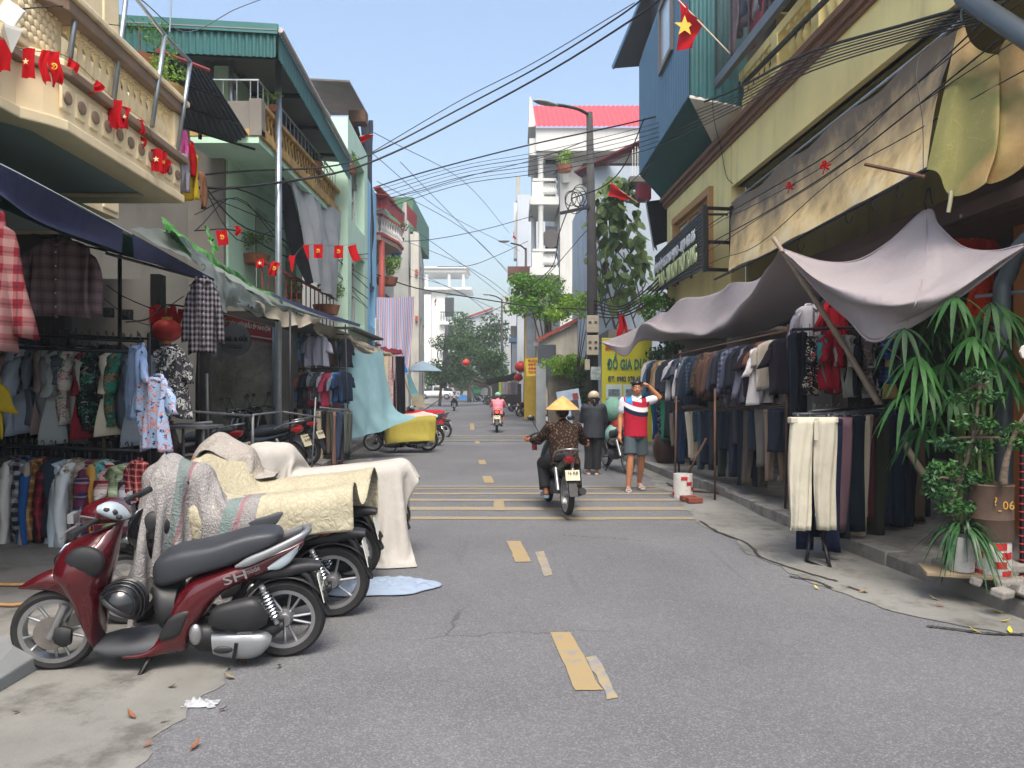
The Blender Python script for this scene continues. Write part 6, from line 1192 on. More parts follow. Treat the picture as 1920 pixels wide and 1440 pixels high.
    m=MB(); m.tube([(.7,-.1,.22),(.66,-.26,.01)],.012,6); S(m,'side_stand',BLACKM,0)
    return t
mproto=moto('motorbike_base','x')
def clone_moto(label,loc,rz,group='parked motorbikes',lean=5,sc=1.,name='motorbike',paint=None,tail=None):
    o=copy_tree(mproto); o.name=name; o['label']=label; o['category']='motorbike'; o['group']=group; o.location=loc; o.rotation_euler=(R(lean),0,rz); o.scale=(sc,)*3
    for c in o.children:
        if paint and c.type=='MESH' and c.data.materials[0]==GLOSSB: setmat(c,paint)
        if tail and c.name.startswith('tail_lamp'): setmat(c,tail)
    return o
# three black bikes behind the rail on the left, tails to the road
clone_moto('black motorbike nearest the cream quilt with a yellowish plate',V((-4.95,13.1,.13)),R(-20),lean=5,sc=1.06)
clone_moto('second black motorbike in the left row, mostly behind the first',V((-5.15,14.0,.13)),R(-24),lean=5,sc=1.06)
clone_moto('third black motorbike in the left row against the cement wall',V((-5.2,15.0,.13)),R(-22),lean=5,sc=1.08)
clone_moto('black motorbike with red body trim parked deepest by the shirts',V((-5.6,11.8,.13)),R(-14),lean=4,sc=1.06,paint=mat('black_red_paint','#26100f',.3,0,.1,coat=.4))
# bike under the yellow cover
clone_scooter('dark scooter under the yellow cover beside the sky blue sheet',gh(700,846)+V((0,0,0)),R(4),GLOSSB,sc=1.12,lean=3)
# right-hand row of parked scooters
GREYP=mat('grey_green_paint','#4f5a5a',.3,.2,.05,3,coat=.4); WHP=mat('white_scooter_paint','#b9bcbc',.3,0,.05,3,coat=.4); REDP=mat('red_scooter_paint','#7d1420',.3,0,.05,3,coat=.4)
def at(px,py): p=gh(px,py); return V((p.x,p.y,gz(0,p.y)))
for px,py,rz,paint,lab in ((1046,808,50,GREYP,'grey green scooter parked behind the conical hat rider'),(1022,789,65,GLOSSB,'black scooter with white plate right of the maroon far scooter'),(1000,782,20,MAROON,'maroon scooter parked in the far right row'),(975,772,35,REDP,'red scooter parked in the far right row'),(1040,783,75,GLOSSB,'black scooter nearest the grey pier in the right row'),(958,764,40,GLOSSB,'small black scooter farther up the right row'),(925,757,20,WHP,'white scooter parked far up the right side'),(905,752,15,WHP,'farthest white scooter on the right side'),(940,758,30,GLOSSB,'black scooter between the far white and red scooters')):
    clone_scooter(lab,at(px,py)+V((.55,.9,0)),R(180+rz),paint,sc=1.12,lean=-4,group='scooters parked on the right')
# bike of the standing person
clone_moto('dark motorbike with bags parked beside the standing person',V((1.95,15.4,.02)),R(-78),lean=5,sc=1.02,name='loaded_motorbike')
for x in (proto,mproto):
    def rm(o):
        for c in list(o.children): rm(c)
        bpy.data.objects.remove(o)
# ---------- white car at the end of the street
def car():
    c0=P(826,745,92); t=thing('white_car','white sport utility car parked across the end of the street','car',(c0.x-.6,92,gz(0,92)+.05)); WHC=mat('car_white','#d5d7d8',.25,0,.04,2,coat=.5)
    m=MB(); m.loft([((-2.2,.75),(-2.2,.4),.7),((-2.1,.95),(-2.1,.3),.85),((-1.2,1.05),(-1.2,.28),.9),((0,1.08),(0,.28),.9),((1.2,1.05),(1.2,.28),.9),((2.0,.98),(2.0,.32),.86),((2.25,.8),(2.25,.45),.7)],16,5); m.build('body',WHC,t,sm=1)
    m=MB(); m.loft([((-1.3,1.1),(-1.5,1.02),.75),((-.7,1.58),(-1.3,1.02),.66),((.4,1.66),(.2,1.02),.68),((1.5,1.6),(1.6,1.02),.66),((2.0,1.2),(2.05,1.02),.7)],16,5); m.build('glasshouse',GLASSD,t,sm=1)
    m=MB(); m.loft([((-.75,1.62),(-.75,1.57),.6),((.4,1.71),(.4,1.6),.64),((1.6,1.64),(1.6,1.54),.6)],12,5); m.build('roof',WHC,t,sm=1)
    for x in (-.25,.95): MB().beam((x,-.74,1.03),(x+.05,-.66,1.6),.1,.06).build('window_pillar',WHC,t)
    for x in (-1.35,1.4):
        for s in (-1,1):
            q=MB(); q.lathe([(.2,-.11),(.34,-.11),(.36,0),(.34,.11),(.2,.11)],24,(x,s*.82,.36),'Y'); w=q.build('wheel',RUBB,t,sm=40); q=MB(); q.lathe([(.22,-.03),(.05,-.05)],18,(x,s*.93,.36),'Y'); q.build('rim',ALLOY,w)
    MB().box((0,0,.3),(4.0,1.82,.16)).build('sill',PLAST,t); MB().box((-2.15,-.6,.82),(.12,.4,.14)).build('headlight',LENS,t); MB().box((2.2,-.6,.86),(.12,.35,.14)).build('tail_lamp',REDL,t)
car()
# ================================================================ DRAPED COVERS
def cover(name,label,m,c,ux,uy,sx,sy,nx,ny,caps,z0,cat='blanket',pin=None,steps=170,thick=.004,seed=1,wind=None,bend=.05):
    c=V(c); ux=V(ux).normalized(); uy=V(uy).normalized()
    init=lambda u,v: c+ux*(u-.5)*sx+uy*(v-.5)*sy+V((0,0,z0-c.z))
    X=drape(nx,ny,init,pin or {},caps,ground=.012,steps=int(steps*1.15),iters=4,rest=(sx/nx,sy/ny),seed=seed,wind=wind,bend=bend)
    o=sheet(X,name,m,None,thick); return tag(o,label,cat)
def bikecaps(f,rz,peak=1.05,sc=1.08,tail=True):
    d=V((math.cos(rz),math.sin(rz),0)); n=V((-math.sin(rz),math.cos(rz),0)); q=lambda x,y,z:f+d*x+n*y+V((0,0,z))
    c=[(q(.25,-.38,1.0),q(.25,.38,1.0),.07),(q(.2,0,.98),q(.45,0,.98),.12),(q(.3,0,1.0),q(.28,0,peak-.05),.08),(q(.3,-.1,.95),q(.25,-.1,.4),.13),(q(.3,.1,.95),q(.25,.1,.4),.13),(q(.6,-.06,.69),q(1.2,-.06,.75),.15),(q(.6,.06,.69),q(1.2,.06,.75),.15),(q(.5,0,.32),q(1.35,0,.32),.2)]
    if tail: c+=[(q(1.1,-.09,.75),q(1.48,-.08,.80),.13),(q(1.1,.09,.75),q(1.48,.08,.80),.13)]; c.append((q(1.2,0,.77),q(1.55,0,.83),.12))
    return c
def m_quilt(name,base,line,scale,curl=True,bands=None):
    n=NT(name); co=n.coord('UV'); v=n.new('TexVoronoi',feature='DISTANCE_TO_EDGE'); v.inputs['Scale'].default_value=scale; w=n.new('TexNoise'); w.inputs['Scale'].default_value=scale*.7; n.lk(co,w.inputs['Vector']); a=n.new('VectorMath',operation='ADD'); n.lk(co,a.inputs[0]); s=n.new('VectorMath',operation='SCALE'); n.lk(w.outputs['Color'],s.inputs[0]); s.inputs['Scale'].default_value=2.2/scale; n.lk(s.outputs[0],a.inputs[1]); n.lk(a.outputs[0],v.inputs['Vector'])
    ln=n.ramp(v.outputs['Distance'],.0,.09,(1,1,1),(0,0,0)); f=n.noise(co,6,5); col=n.mix(n.ramp(f,.3,.7),mul(lin(base),.86),mul(lin(base),1.06)); col=n.mix(n.math('MULTIPLY',ln,.55),col,lin(line))
    if bands:
        sx=n.new('SeparateXYZ'); n.lk(co,sx.inputs[0])
        for (p,wd,c) in bands:
            k=n.math('LESS_THAN',n.math('ABSOLUTE',n.math('SUBTRACT',n.math('ADD',sx.outputs[0],n.math('MULTIPLY',f,.03)),p)),wd); col=n.mix(n.math('MULTIPLY',k,.75),col,lin(c))
    n.bump(n.math('ADD',v.outputs['Distance'],n.math('MULTIPLY',n.noise(co,13,5,.65),1.2)),.6,.02); return n.fin(col,.95,Specular_IOR_Level=.08)
rz2=math.atan2(.16,1.26)
cover('grey_blanket','grey patterned blanket with green and pink bands draped over the scooter handlebar',m_quilt('scroll_blanket','#8f8c8b','#4c4d52',58,bands=[(.62,.026,'#5f6f6e'),(.647,.007,'#7d545c'),(.9,.026,'#667a78'),(.94,.01,'#8a6168')]),B2f+V((.30,-.12,1.15)),(1,.1,0),(-.1,1,0),1.55,1.35,56,48,bikecaps(B2f,rz2,1.14,tail=False),1.36,seed=2,steps=170,pin={(28,24):B2f+V((.27,.0,1.24))})
cover('cream_quilt','large quilted cream cover over the second row scooter',m_quilt('cream_quilt','#a59f8a','#8a8370',34),B3f+V((.68,-.36,1.1)),(1,.04,0),(-.04,1,0),2.0,2.22,54,60,bikecaps(B3f,R(2),1.15)+bikecaps(B2f,rz2,1.0)[4:],1.36,'cover',bend=.1,seed=3,steps=170,pin={(16,40):B3f+V((.28,.04,1.22))})
cover('white_sheet','white cotton sheet over the farthest covered scooter on the left',cloth('white_cotton','#a5a29d',.05,0,.25,'#aaa69c',4),B4f+V((.85,-.12,1.0)),(1,.03,0),(-.03,1,0),1.95,1.8,56,50,bikecaps(B4f,R(2),1.08),1.30,'sheet',seed=4,steps=170)
cover('printed_sheet','thin whitish printed sheet with an orange corner peeking out behind the cream quilt',m_quilt('print_sheet','#9a9691','#86756a',30,bands=[(.1,.1,'#b8743c')]),B3f+V((.25,.28,1.1)),(1,.14,0),(-.14,1,0),1.1,.9,34,30,[(a+V((0,.02,.03)),b+V((0,.02,.03)),r+.02) for a,b,r in bikecaps(B3f,R(2),1.17)],1.3,'sheet',seed=5,steps=130,pin={(14,15):B3f+V((.28,.07,1.27))})
q=P(770,790,19.0); cover('yellow_cover','faded yellow cover over the scooter beside the sky blue sheet',cloth('faded_yellow','#94893f',.08,.05,.2,'#8f8545',2),V((q.x+.0,19.0,.9)),(1,.05,0),(-.05,1,0),1.35,1.3,30,28,[(V((q.x-.5,19.0,.68)),V((q.x+.52,19.1,.78)),.17),(V((q.x-.45,18.9,.3)),V((q.x+.4,18.95,.3)),.2)],1.05,'cover',seed=6,steps=150)
q=P(775,772,21.5); cover('white_bike_cover','crumpled whitish cover on a bike behind the yellow one',cloth('dirty_white','#b3aaa2',.15,0,.5,'#8a7f78',3),V((q.x,21.2,1)),(1,.05,0),(-.05,1,0),1.5,1.2,24,20,[(V((q.x-.5,21.2,.74)),V((q.x+.5,21.3,.78)),.17),(V((q.x+.3,20.9,.95)),V((q.x+.3,21.6,.95)),.06)],1.1,'cover',seed=7,steps=120)
q=P(800,770,24.5); cover('red_cover','bright red cover on the farthest covered bike on the left',cloth('bright_red_cover','#a31f2c',.1),V((q.x-.2,24.3,1)),(1,.05,0),(-.05,1,0),1.6,1.2,24,20,[(V((q.x-.9,24.3,.76)),V((q.x+.4,24.4,.78)),.17)],1.1,'cover',seed=8,steps=120)
for px,py,d,lab in ((770,0,21.2,'dark scooter under the crumpled whitish cover'),(792,0,24.3,'dark scooter under the bright red cover')):
    clone_scooter(lab,V(((px-960)/1400*d-.7,d,0)),R(4),GLOSSB,sc=1.1,lean=2)
# blue towel blanket dropped on the road
m=MB(); cpt=gh(712,1104)
def tw(u,v):
    a=u*2*PI; r=v; R0=(.40+.05*math.sin(2*a+.5)+.03*math.sin(5*a))*r; x=R0*1.0*math.cos(a)+.04*math.cos(a)*r; y=R0*.62*math.sin(a); fall=1-r**6
    z=.012+fall*(.055*(1-r*.55)+.035*max(0,vn((x*7,y*9,1)))+.02*vn((x*18,y*20,4)))+.02*max(0,vn((x*6,y*6,8)))*(1-r**10); return V((cpt.x+x,cpt.y+y*1.1,max(.008,z)))
m.grid(tw,90,34); tag(m.build('fallen_towel',m_quilt('pale_blue_towel','#8795a8','#75859c',40),sm=1,thick=.006),'crumpled pale blue towel lying on the asphalt behind the scooters','towel')
bpy.data.objects.remove(proto) if 0 else None
def purge(o):
    for c in list(o.children): purge(c)
    bpy.data.objects.remove(o)
# ================================================================ PEOPLE
SKIN=mat('skin','#a9714f',.55,0,.08,9,bump=.05,bs=120); HAIR=mat('black_hair','#121011',.5,0,.2,30,bump=.5,bs=90); EYEW=mat('eye_white','#d8d2cb',.3); LIP=mat('lips','#8a4a40',.5); SOLE=mat('slipper_grey','#8b8c8d',.7)
def cap(mb,pts,rs,n=12):
    """tapered limb with rounded ends"""
    pts=[V(p) for p in pts]; a=(pts[0]-pts[1]).normalized(); b=(pts[-1]-pts[-2]).normalized()
    P0=[pts[0]+a*rs[0]*.9,pts[0]+a*rs[0]*.6]+pts+[pts[-1]+b*rs[-1]*.6,pts[-1]+b*rs[-1]*.9]; mb.tube(P0,[rs[0]*.35,rs[0]*.78]+list(rs)+[rs[-1]*.78,rs[-1]*.35],n)
def ell(mb,pts,rad,side=(1,0,0),n=20):
    side=V(side).normalized(); rr=[]
    for i,(p,(a,b)) in enumerate(zip(pts,rad)):
        t=(V(pts[min(i+1,len(pts)-1)])-V(pts[max(i-1,0)])).normalized(); f=t.cross(side).normalized(); rr.append([V(p)+side*a*math.cos(2*PI*k/n)+f*b*math.sin(2*PI*k/n) for k in range(n)])
    mb.rings(rr)
def hand(mb,w,d,n,curl=.5,s=1,grip=None):
    """palm, four fingers and a thumb; d points along the hand, n out of the back of the hand"""
    w=V(w); d=V(d).normalized(); n=V(n); n=(n-d*n.dot(d)).normalized(); side=d.cross(n)*s
    cap(mb,[w,w+d*.045,w+d*.075],[.024,.032,.034],10)
    for k,(o,L) in enumerate(((-.027,.068),(-.009,.078),(.009,.074),(.026,.058))):
        b=w+d*.085+side*o; a1=curl*.7; a2=curl*1.5; p1=b+(d*math.cos(a1)-n*math.sin(a1))*L*.5; p2=p1+(d*math.cos(a2)-n*math.sin(a2))*L*.5; cap(mb,[b-d*.015,p1,p2],[.0095,.0088,.0078],8)
    b=w+d*.03-side*.03; cap(mb,[b,b-side*.025+d*.03-n*.01,b-side*.022+d*.062-n*.025],[.012,.0105,.009],8)
def head(mb,c,fw,up=(0,0,1),k=1.):
    c=V(c); fw=V(fw).normalized(); up=V(up).normalized(); rt=fw.cross(up).normalized(); M=Matrix((rt,fw,up)).transposed(); q=lambda x,y,z:c+M@V((x*k,y*k,z*k))
    e=MB(); e.ball((0,0,0),1,18,12)
    def bl(x,y,z,a,b,h): mb.add([q(x+v.x*a,y+v.y*b,z+v.z*h) for v in e.v],e.f)
    bl(0,-.01,.03,.074,.094,.085); bl(0,.022,-.035,.062,.07,.078); bl(0,.035,-.085,.034,.036,.028); bl(0,.096,-.022,.014,.02,.022); bl(0,.086,.005,.009,.016,.03)
    bl(.076,-.005,-.01,.012,.02,.032); bl(-.076,-.005,-.01,.012,.02,.032); bl(0,.083,-.06,.024,.012,.008); bl(.03,.07,-.03,.022,.02,.022); bl(-.03,.07,-.03,.022,.02,.022); bl(0,.074,.03,.055,.02,.014)
    return q
def person(name,label,loc,rz,J,top,bottom,sleeve,leglen,skin=SKIN,voxel=.009,hair=True,face=True,hands=True,jacket=0.,shoe=SOLE,legw=1.0,hk=(.5,.5),hn=None,footskin=True,depth=1.):
    """J: joints in a frame whose front is -y and whose own left is +x"""
    t=thing(name,label,'person',loc,rz); j={k:V(v) for k,v in J.items()}; b=MB(); fw=V(J.get('look',(0,-1,0))).normalized()
    side=(j['shl']-j['shr']).normalized(); pc=j['pel']; ch=j['che']; nk=j['nek']
    ell(b,[pc-(ch-pc)*.12,pc,pc.lerp(ch,.5),ch,(j['shl']+j['shr'])/2,nk,j['hea']-V((0,0,.05))],[(.12,.08),(.15,.095),(.135,.085),(.155,.095),(.13,.07),(.05,.05),(.045,.045)],side)
    q=head(b,j['hea'],fw)
    for s in 'lr':
        sg=1 if s=='l' else -1
        cap(b,[j['sh'+s],j['el'+s]],[.05,.04]); cap(b,[j['el'+s],j['el'+s].lerp(j['wr'+s],.3),j['wr'+s]],[.04,.039,.026])
        if hands: d=(j['wr'+s]-j['el'+s]).normalized(); d=V(J['hd'+s]) if 'hd'+s in J else d; hand(b,j['wr'+s],d,J.get('hn'+s,(0,-1,0)) ,hk[0 if s=='l' else 1],sg)
        cap(b,[j['hip'+s],j['hip'+s].lerp(j['kn'+s],.5),j['kn'+s]],[.088,.075,.053]); cap(b,[j['kn'+s],j['kn'+s].lerp(j['an'+s],.3),j['an'+s]],[.052,.055,.034]); cap(b,[j['an'+s]-V((0,0,.03)),j['an'+s].lerp(j['to'+s],.6)-V((0,0,.02)),j['to'+s]],[.036,.036,.026])
    remesh(b,'body',skin,t,voxel,3)
    # top garment
    g=MB(); k=1+.12*jacket; hem=pc-(ch-pc).normalized()*(.07+.1*jacket)
    ell(g,[hem,hem.lerp(pc,.5),pc.lerp(ch,.45),ch,(j['shl']+j['shr'])/2+V((0,0,.0)),(j['shl']+j['shr'])/2+V((0,0,.055)),nk+V((0,0,.0))],[(.185*k,.135*k*depth),(.182*k,.135*k*depth),(.176*k,.125*k*depth),(.19*k,.128*k*depth),(.175*k,.10*k),(.09,.07),(.062,.06)],side,28)
    for s in 'lr':
        sh,el,wr=j['sh'+s],j['el'+s],j['wr'+s]
        if sleeve<=.5: e=sh.lerp(el,sleeve*2); cap(g,[sh,e],[.072*k,.068*k])
        else: e=el.lerp(wr,(sleeve-.5)*2); cap(g,[sh,el],[.072*k,.06*k]); g.tube([el-(e-el)*.1,el.lerp(e,.5),e],[.058*k,.054*k,.046*k],12)
    remesh(g,'top_garment',top,t,max(voxel,.011),5)
    g=MB(); ell(g,[pc+V((0,0,.08)),pc,(j['hipl']+j['hipr'])/2-V((0,0,.06))],[(.16,.12),(.175,.13*depth),(.16,.115)],side,24)
    for s in 'lr':
        h_,kn,an=j['hip'+s],j['kn'+s],j['an'+s]
        if leglen<=.5: e=h_.lerp(kn,leglen*2); g.tube([h_+(h_-e)*.05,h_.lerp(e,.5),e],[.095*legw,.1*legw,.108*legw],14)
        else: e=kn.lerp(an,(leglen-.5)*2); cap(g,[h_,kn],[.098*legw,.078*legw],14); g.tube([kn-(e-kn)*.06,kn.lerp(e,.5),e],[.075*legw,.072*legw,.074*legw],14)
    remesh(g,'trousers',bottom,t,max(voxel,.011),4)
    for s in 'lr':
        m=MB(); d=(j['to'+s]-j['an'+s]); d.z=0; d.normalize(); a=j['to'+s]; base=V((a.x,a.y,a.z-.035)); rr=[]
        for f,w,hh in ((-.2,.02,.02),(-.18,.036,.03),(-.08,.038,.03),(.0,.046,.03),(.05,.036,.028),(.065,.015,.02)):
            p=base+d*f; sd=V((-d.y,d.x,0)); rr.append([p-sd*w,p+sd*w,p+sd*w+V((0,0,hh)),p-sd*w+V((0,0,hh))])
        m.rings(rr); p=base; m.tube([p-V((-d.y,d.x,0))*.045+V((0,0,.02)),p-d*.03+V((0,0,.075)),p+V((-d.y,d.x,0))*.045+V((0,0,.02))],.018,8); m.build('slipper',shoe,t,sm=40)
    if hair:
        m=MB(); e=MB(); e.ball((0,0,0),1,20,12); m.add([q(v.x*.082,-.018+v.y*.1,.05+v.z*.078) for v in e.v],e.f); m.add([q(v.x*.08,-.045+v.y*.07,.0+v.z*.08) for v in e.v],e.f); m.build('hair',HAIR,t,sm=1)
    if face:
        for x in (-.032,.032):
            m=MB(); m.ball(q(x,.079,.002),.0115,10,6); e_=m.build('eye',EYEW,t,sm=1); m=MB(); m.ball(q(x,.088,.002),.006,8,5); m.build('iris',HAIR,e_); m=MB(); m.tube([q(x-.018,.082,.022),q(x,.09,.028),q(x+.018,.082,.022)],.0045,6); m.build('eyebrow',HAIR,t)
        m=MB(); m.tube([q(-.024,.083,-.06),q(0,.093,-.063),q(.024,.083,-.06)],.0065,6); m.build('mouth',LIP,t,sm=1)
    return t,q
# ---- walking man
def m_polo():
    n=NT('striped_polo'); co=n.coord('Object'); sx=n.new('SeparateXYZ'); n.lk(co,sx.inputs[0]); x,z=sx.outputs[0],sx.outputs[2]
    zz=n.math('SUBTRACT',z,n.math('MULTIPLY',n.math('MULTIPLY',x,x),1.2)); zz=n.math('ADD',zz,n.math('MULTIPLY',x,.22))
    r=n.new('ValToRGB'); n.lk(n.math('MULTIPLY',n.math('SUBTRACT',zz,.8),1.5),r.inputs[0]); cr=r.color_ramp; cr.interpolation='CONSTANT'
    while len(cr.elements)>1: cr.elements.remove(cr.elements[-1])
    cr.elements[0].color=(*lin('#a81a33'),1)
    for z0,c in ((1.145,'#1c2038'),(1.215,'#cfcfd6'),(1.285,'#a81a33'),(1.365,'#c9ccd6')): e=cr.elements.new((z0-.8)*1.5); e.color=(*lin(c),1)
    col=r.outputs[0]; bl=n.math('MULTIPLY',n.math('LESS_THAN',x,-.07),n.math('GREATER_THAN',zz,1.30)); bl=n.math('MULTIPLY',bl,n.math('GREATER_THAN',x,-.17)); col=n.mix(bl,col,lin('#2f86c4'))
    rr=n.math('MULTIPLY',n.math('GREATER_THAN',x,.075),n.math('GREATER_THAN',zz,1.32)); rr=n.math('MULTIPLY',rr,n.math('LESS_THAN',x,.15)); col=n.mix(rr,col,lin('#9a1830'))
    sl=n.math('GREATER_THAN',n.math('ABSOLUTE',x),.195); col=n.mix(sl,col,lin('#c9ccd6')); f=n.noise(co,20,3); col=n.mix(n.math('MULTIPLY',f,.15),col,(.05,.05,.06)); n.bump(n.noise(co,9,3),.5,.03); return n.fin(col,.85,Specular_IOR_Level=.15)
mp=gh(1192,921)
J=dict(pel=(0,0,.90),che=(0,-.005,1.22),nek=(0,0,1.46),hea=(.012,-.03,1.575),shl=(.185,0,1.375),shr=(-.185,0,1.375),ell=(.36,-.02,1.43),wrl=(.20,-.03,1.60),elr=(-.235,.01,1.12),wrr=(-.255,-.06,.88),hipl=(.085,0,.86),hipr=(-.085,0,.86),knl=(.10,.05,.48),knr=(-.10,-.10,.49),anl=(.10,.22,.105),anr=(-.13,-.09,.085),tol=(.115,.10,.045),tor=(-.15,-.22,.04),look=(-.12,-1,-.05),hdl=(-.8,-.1,.35),hnl=(.1,.2,1),hnr=(-1,0,0))
man,q=person('person','man walking in a red white and navy polo and grey shorts, hand on head',(mp.x,mp.y,gz(0,mp.y)),R(2),J,m_polo(),mat('slate_shorts','#39464d',.85,0,.12,6,bump=.3,bs=12,dist=.02),.27,.40,voxel=.008,hk=(.55,.6))
m=MB(); m.tube([q(-.055,.03,-.14),q(-.065,-.02,-.125),q(0,-.06,-.115),q(.065,-.02,-.125),q(.055,.03,-.14),q(0,.06,-.185),q(-.055,.03,-.14)],.015,8); m.build('collar',mat('white_collar','#c5c6cc',.8),man,sm=1)
m=MB(); m.tube([q(.088*math.cos(a),-.012+.105*math.sin(a),.075+.01*math.sin(a)) for a in [2*PI*k/16 for k in range(17)]],.016,6); m.build('sunglasses',mat('dark_shades','#1c2026',.2),man,sm=1)
m=MB(); m.tube([(-.262,-.05+.03*math.cos(a),.90+.025*math.sin(a)) for a in [2*PI*k/8 for k in range(9)]],.01,6); m.build('wristband',mat('red_band','#a82432',.5),man)
# ---- person in dark jacket, seen from behind
sp=gh(1113,890); J=dict(pel=(0,0,.84),che=(0,-.02,1.12),nek=(0,-.02,1.33),hea=(0,-.06,1.42),shl=(.165,-.01,1.27),shr=(-.165,-.01,1.27),ell=(.22,-.10,1.02),wrl=(.12,-.32,1.0),elr=(-.22,-.10,1.02),wrr=(-.10,-.33,1.02),hipl=(.08,0,.8),hipr=(-.08,0,.8),knl=(.09,-.02,.44),knr=(-.07,.0,.44),anl=(.10,.0,.09),anr=(-.06,.02,.09),tol=(.13,-.13,.04),tor=(-.07,-.12,.04),look=(.1,-1,-.3))
BKT=mat('black_trousers_cloth','#121419',.9,0,.2,8,bump=.3,bs=14,dist=.02)
sp_,q=person('person','person in a dark jacket and pale helmet standing with back turned beside the motorbike',(sp.x,sp.y,gz(0,sp.y)),R(170),J,mat('dark_jacket','#1a2028',.75,0,.2,6,bump=.4,bs=10,dist=.03),BKT,.95,.98,hair=False,face=False,jacket=.8,legw=1.12,shoe=mat('pale_shoe','#a9a49c',.7))
def helmet(par,q,c,label='helmet'):
    m=MB(); e=MB(); e.ball((0,0,0),1,24,14); m.add([q(v.x*.112,-.012+v.y*.128,.045+max(v.z,-.45)*.112) for v in e.v],e.f); h=m.build('helmet',c,par,sm=1); m=MB(); m.tube([q(.112*math.cos(a),-.012+.128*math.sin(a),-.005) for a in [2*PI*k/24 for k in range(24)]],.008,6,closed=True); m.build('helmet_rim',PLAST,h,sm=1)
helmet(sp_,q,mat('pale_helmet','#b3a48e',.3,0,.05,3,coat=.3)); m=MB(); m.tube(crv([q(0,-.1,-.03),q(.01,-.135,-.1),q(.015,-.125,-.2)],8),[.035]*4+[.03]*3+[.018]*2,10); m.build('ponytail',HAIR,sp_,sm=1)
m=MB(); m.tube(crv([q(-.07,-.02,-.06),q(-.08,.05,-.1),q(-.02,.09,-.09)],8),.03,8); m.build('face_scarf',mat('beige_scarf','#9a8568',.9),sp_,sm=1)
# ---- riders
def seated(k=1.,arms=.33): return dict(pel=(0,.06,.80),che=(0,-.0,1.04),nek=(0,-.05,1.24),hea=(0,-.09,1.36),shl=(.175,-.02,1.17),shr=(-.175,-.02,1.17),ell=(.27,-.22,.98),wrl=(arms,-.46,.98),elr=(-.27,-.22,.98),wrr=(-arms,-.46,.98),hipl=(.09,.02,.78),hipr=(-.09,.02,.78),knl=(.19,-.38,.70),knr=(-.19,-.38,.70),anl=(.19,-.22,.34),anr=(-.19,-.22,.34),tol=(.19,-.36,.28),tor=(-.19,-.36,.28),look=(0,-1,-.12))
eb=clone_moto('black electric bike ridden by the person in a conical hat',V((.50,10.35,gz(0,10.3))),math.atan2(-1.24,.20),group=None,lean=0,sc=.92,name='electric_bike',paint=mat('green_black_paint','#16211c',.3,0,.2,6,coat=.4),tail=REDL)
if 'group' in eb: del eb['group']
def spots(name,a,b_):
    n=NT(name); co=n.coord('Object'); v=n.new('TexVoronoi'); v.inputs['Scale'].default_value=38; n.lk(co,v.inputs['Vector']); col=n.mix(n.math('LESS_THAN',v.outputs['Distance'],.33),lin(a),lin(b_)); n.bump(n.noise(co,9,4),.6,.03); return n.fin(col,.9,Specular_IOR_Level=.1)
J=seated(arms=.36); J['ell']=(.30,-.16,.99); J['elr']=(-.31,-.24,.98); J['wrr']=(-.40,-.48,.93); J['knl']=(.21,-.32,.62); J['anl']=(.2,-.16,.28); J['tol']=(.2,-.3,.22); J['knr']=(-.21,-.32,.62); J['anr']=(-.2,-.16,.28); J['tor']=(-.2,-.3,.22)
for k_ in J:
    if k_ not in ('look',): J[k_]=(J[k_][0],J[k_][1],J[k_][2]-(.09 if k_[:2] in ('pe','hi') else .06 if k_[:2] not in ('an','to','kn') else 0))
hr,q=person('person','rider in a brown dotted blouse and conical straw hat seen from behind',(.665,9.62,gz(0,9.6)),R(180+8),J,spots('dotted_blouse','#2b211d','#6b5546'),BKT,.88,.97,hair=True,face=False,jacket=.25,legw=1.15,shoe=mat('pale_blue_shoe','#6f8796',.7),depth=1.12)
def m_straw():
    n=NT('straw_hat'); co=n.coord('Object'); sx=n.new('SeparateXYZ'); n.lk(co,sx.inputs[0]); at_=n.math('ARCTAN2',sx.outputs[0],sx.outputs[1]); rid=n.math('FRACT',n.math('MULTIPLY',at_,17.)); f=n.noise(co,16,4); col=n.mix(n.ramp(f,.3,.7),lin('#b08a52'),lin('#cda76c')); col=n.mix(n.math('MULTIPLY',n.math('LESS_THAN',rid,.18),.35),col,lin('#8d6c40')); n.bump(n.math('ADD',rid,f),.4,.006); return n.fin(col,.8,Specular_IOR_Level=.2)
ht=thing('conical_hat','woven straw conical hat worn by the rider on the electric bike','hat',tuple(hr.matrix_basis@V((0,-.07,1.335)))); m=MB(); m.lathe([(.004,.175),(.03,.162),(.08,.125),(.14,.075),(.20,.02),(.218,0),(.214,-.006),(.19,.012),(.13,.06),(.02,.15)],48); m.build('crown',m_straw(),ht,sm=50); m=MB(); m.tube([(.217*math.cos(a),.217*math.sin(a),0) for a in [2*PI*k/48 for k in range(48)]],.005,6,closed=True); m.build('rim',mat('straw_rim','#a98550',.8),ht,sm=1)
m=MB(); m.tube([(.30,9.95,.80),(.30,9.95,.98)],.035,12); tag(m.build('drink_cup',mat('red_cup','#9c2f2f',.4)),'small red drinks can in a holder on the electric bike','can')
pr=gh(932,811); zb=gz(0,pr.y); pb=clone_moto('dark scooter with a glowing orange tail lamp ridden by the person in pink',V((pr.x-.05,pr.y+1.25,zb)),R(-88),group=None,lean=0,sc=1.02,name='ridden_motorbike',tail=ORL); 
pk,q=person('person','rider in a pink jacket and mint helmet seen from behind',(pr.x+.02,pr.y+.5,zb),R(180),seated(),mat('pink_jacket','#d97f8c',.8,0,.1,6,bump=.4,bs=8,dist=.03),mat('dark_leggings','#6b4a42',.8),.75,.7,hair=False,face=False,jacket=.9,voxel=.014,hands=False,depth=1.25); helmet(pk,q,floral('mint_helmet','#6fb5a8','#b33a34','#d0d4cc',14))
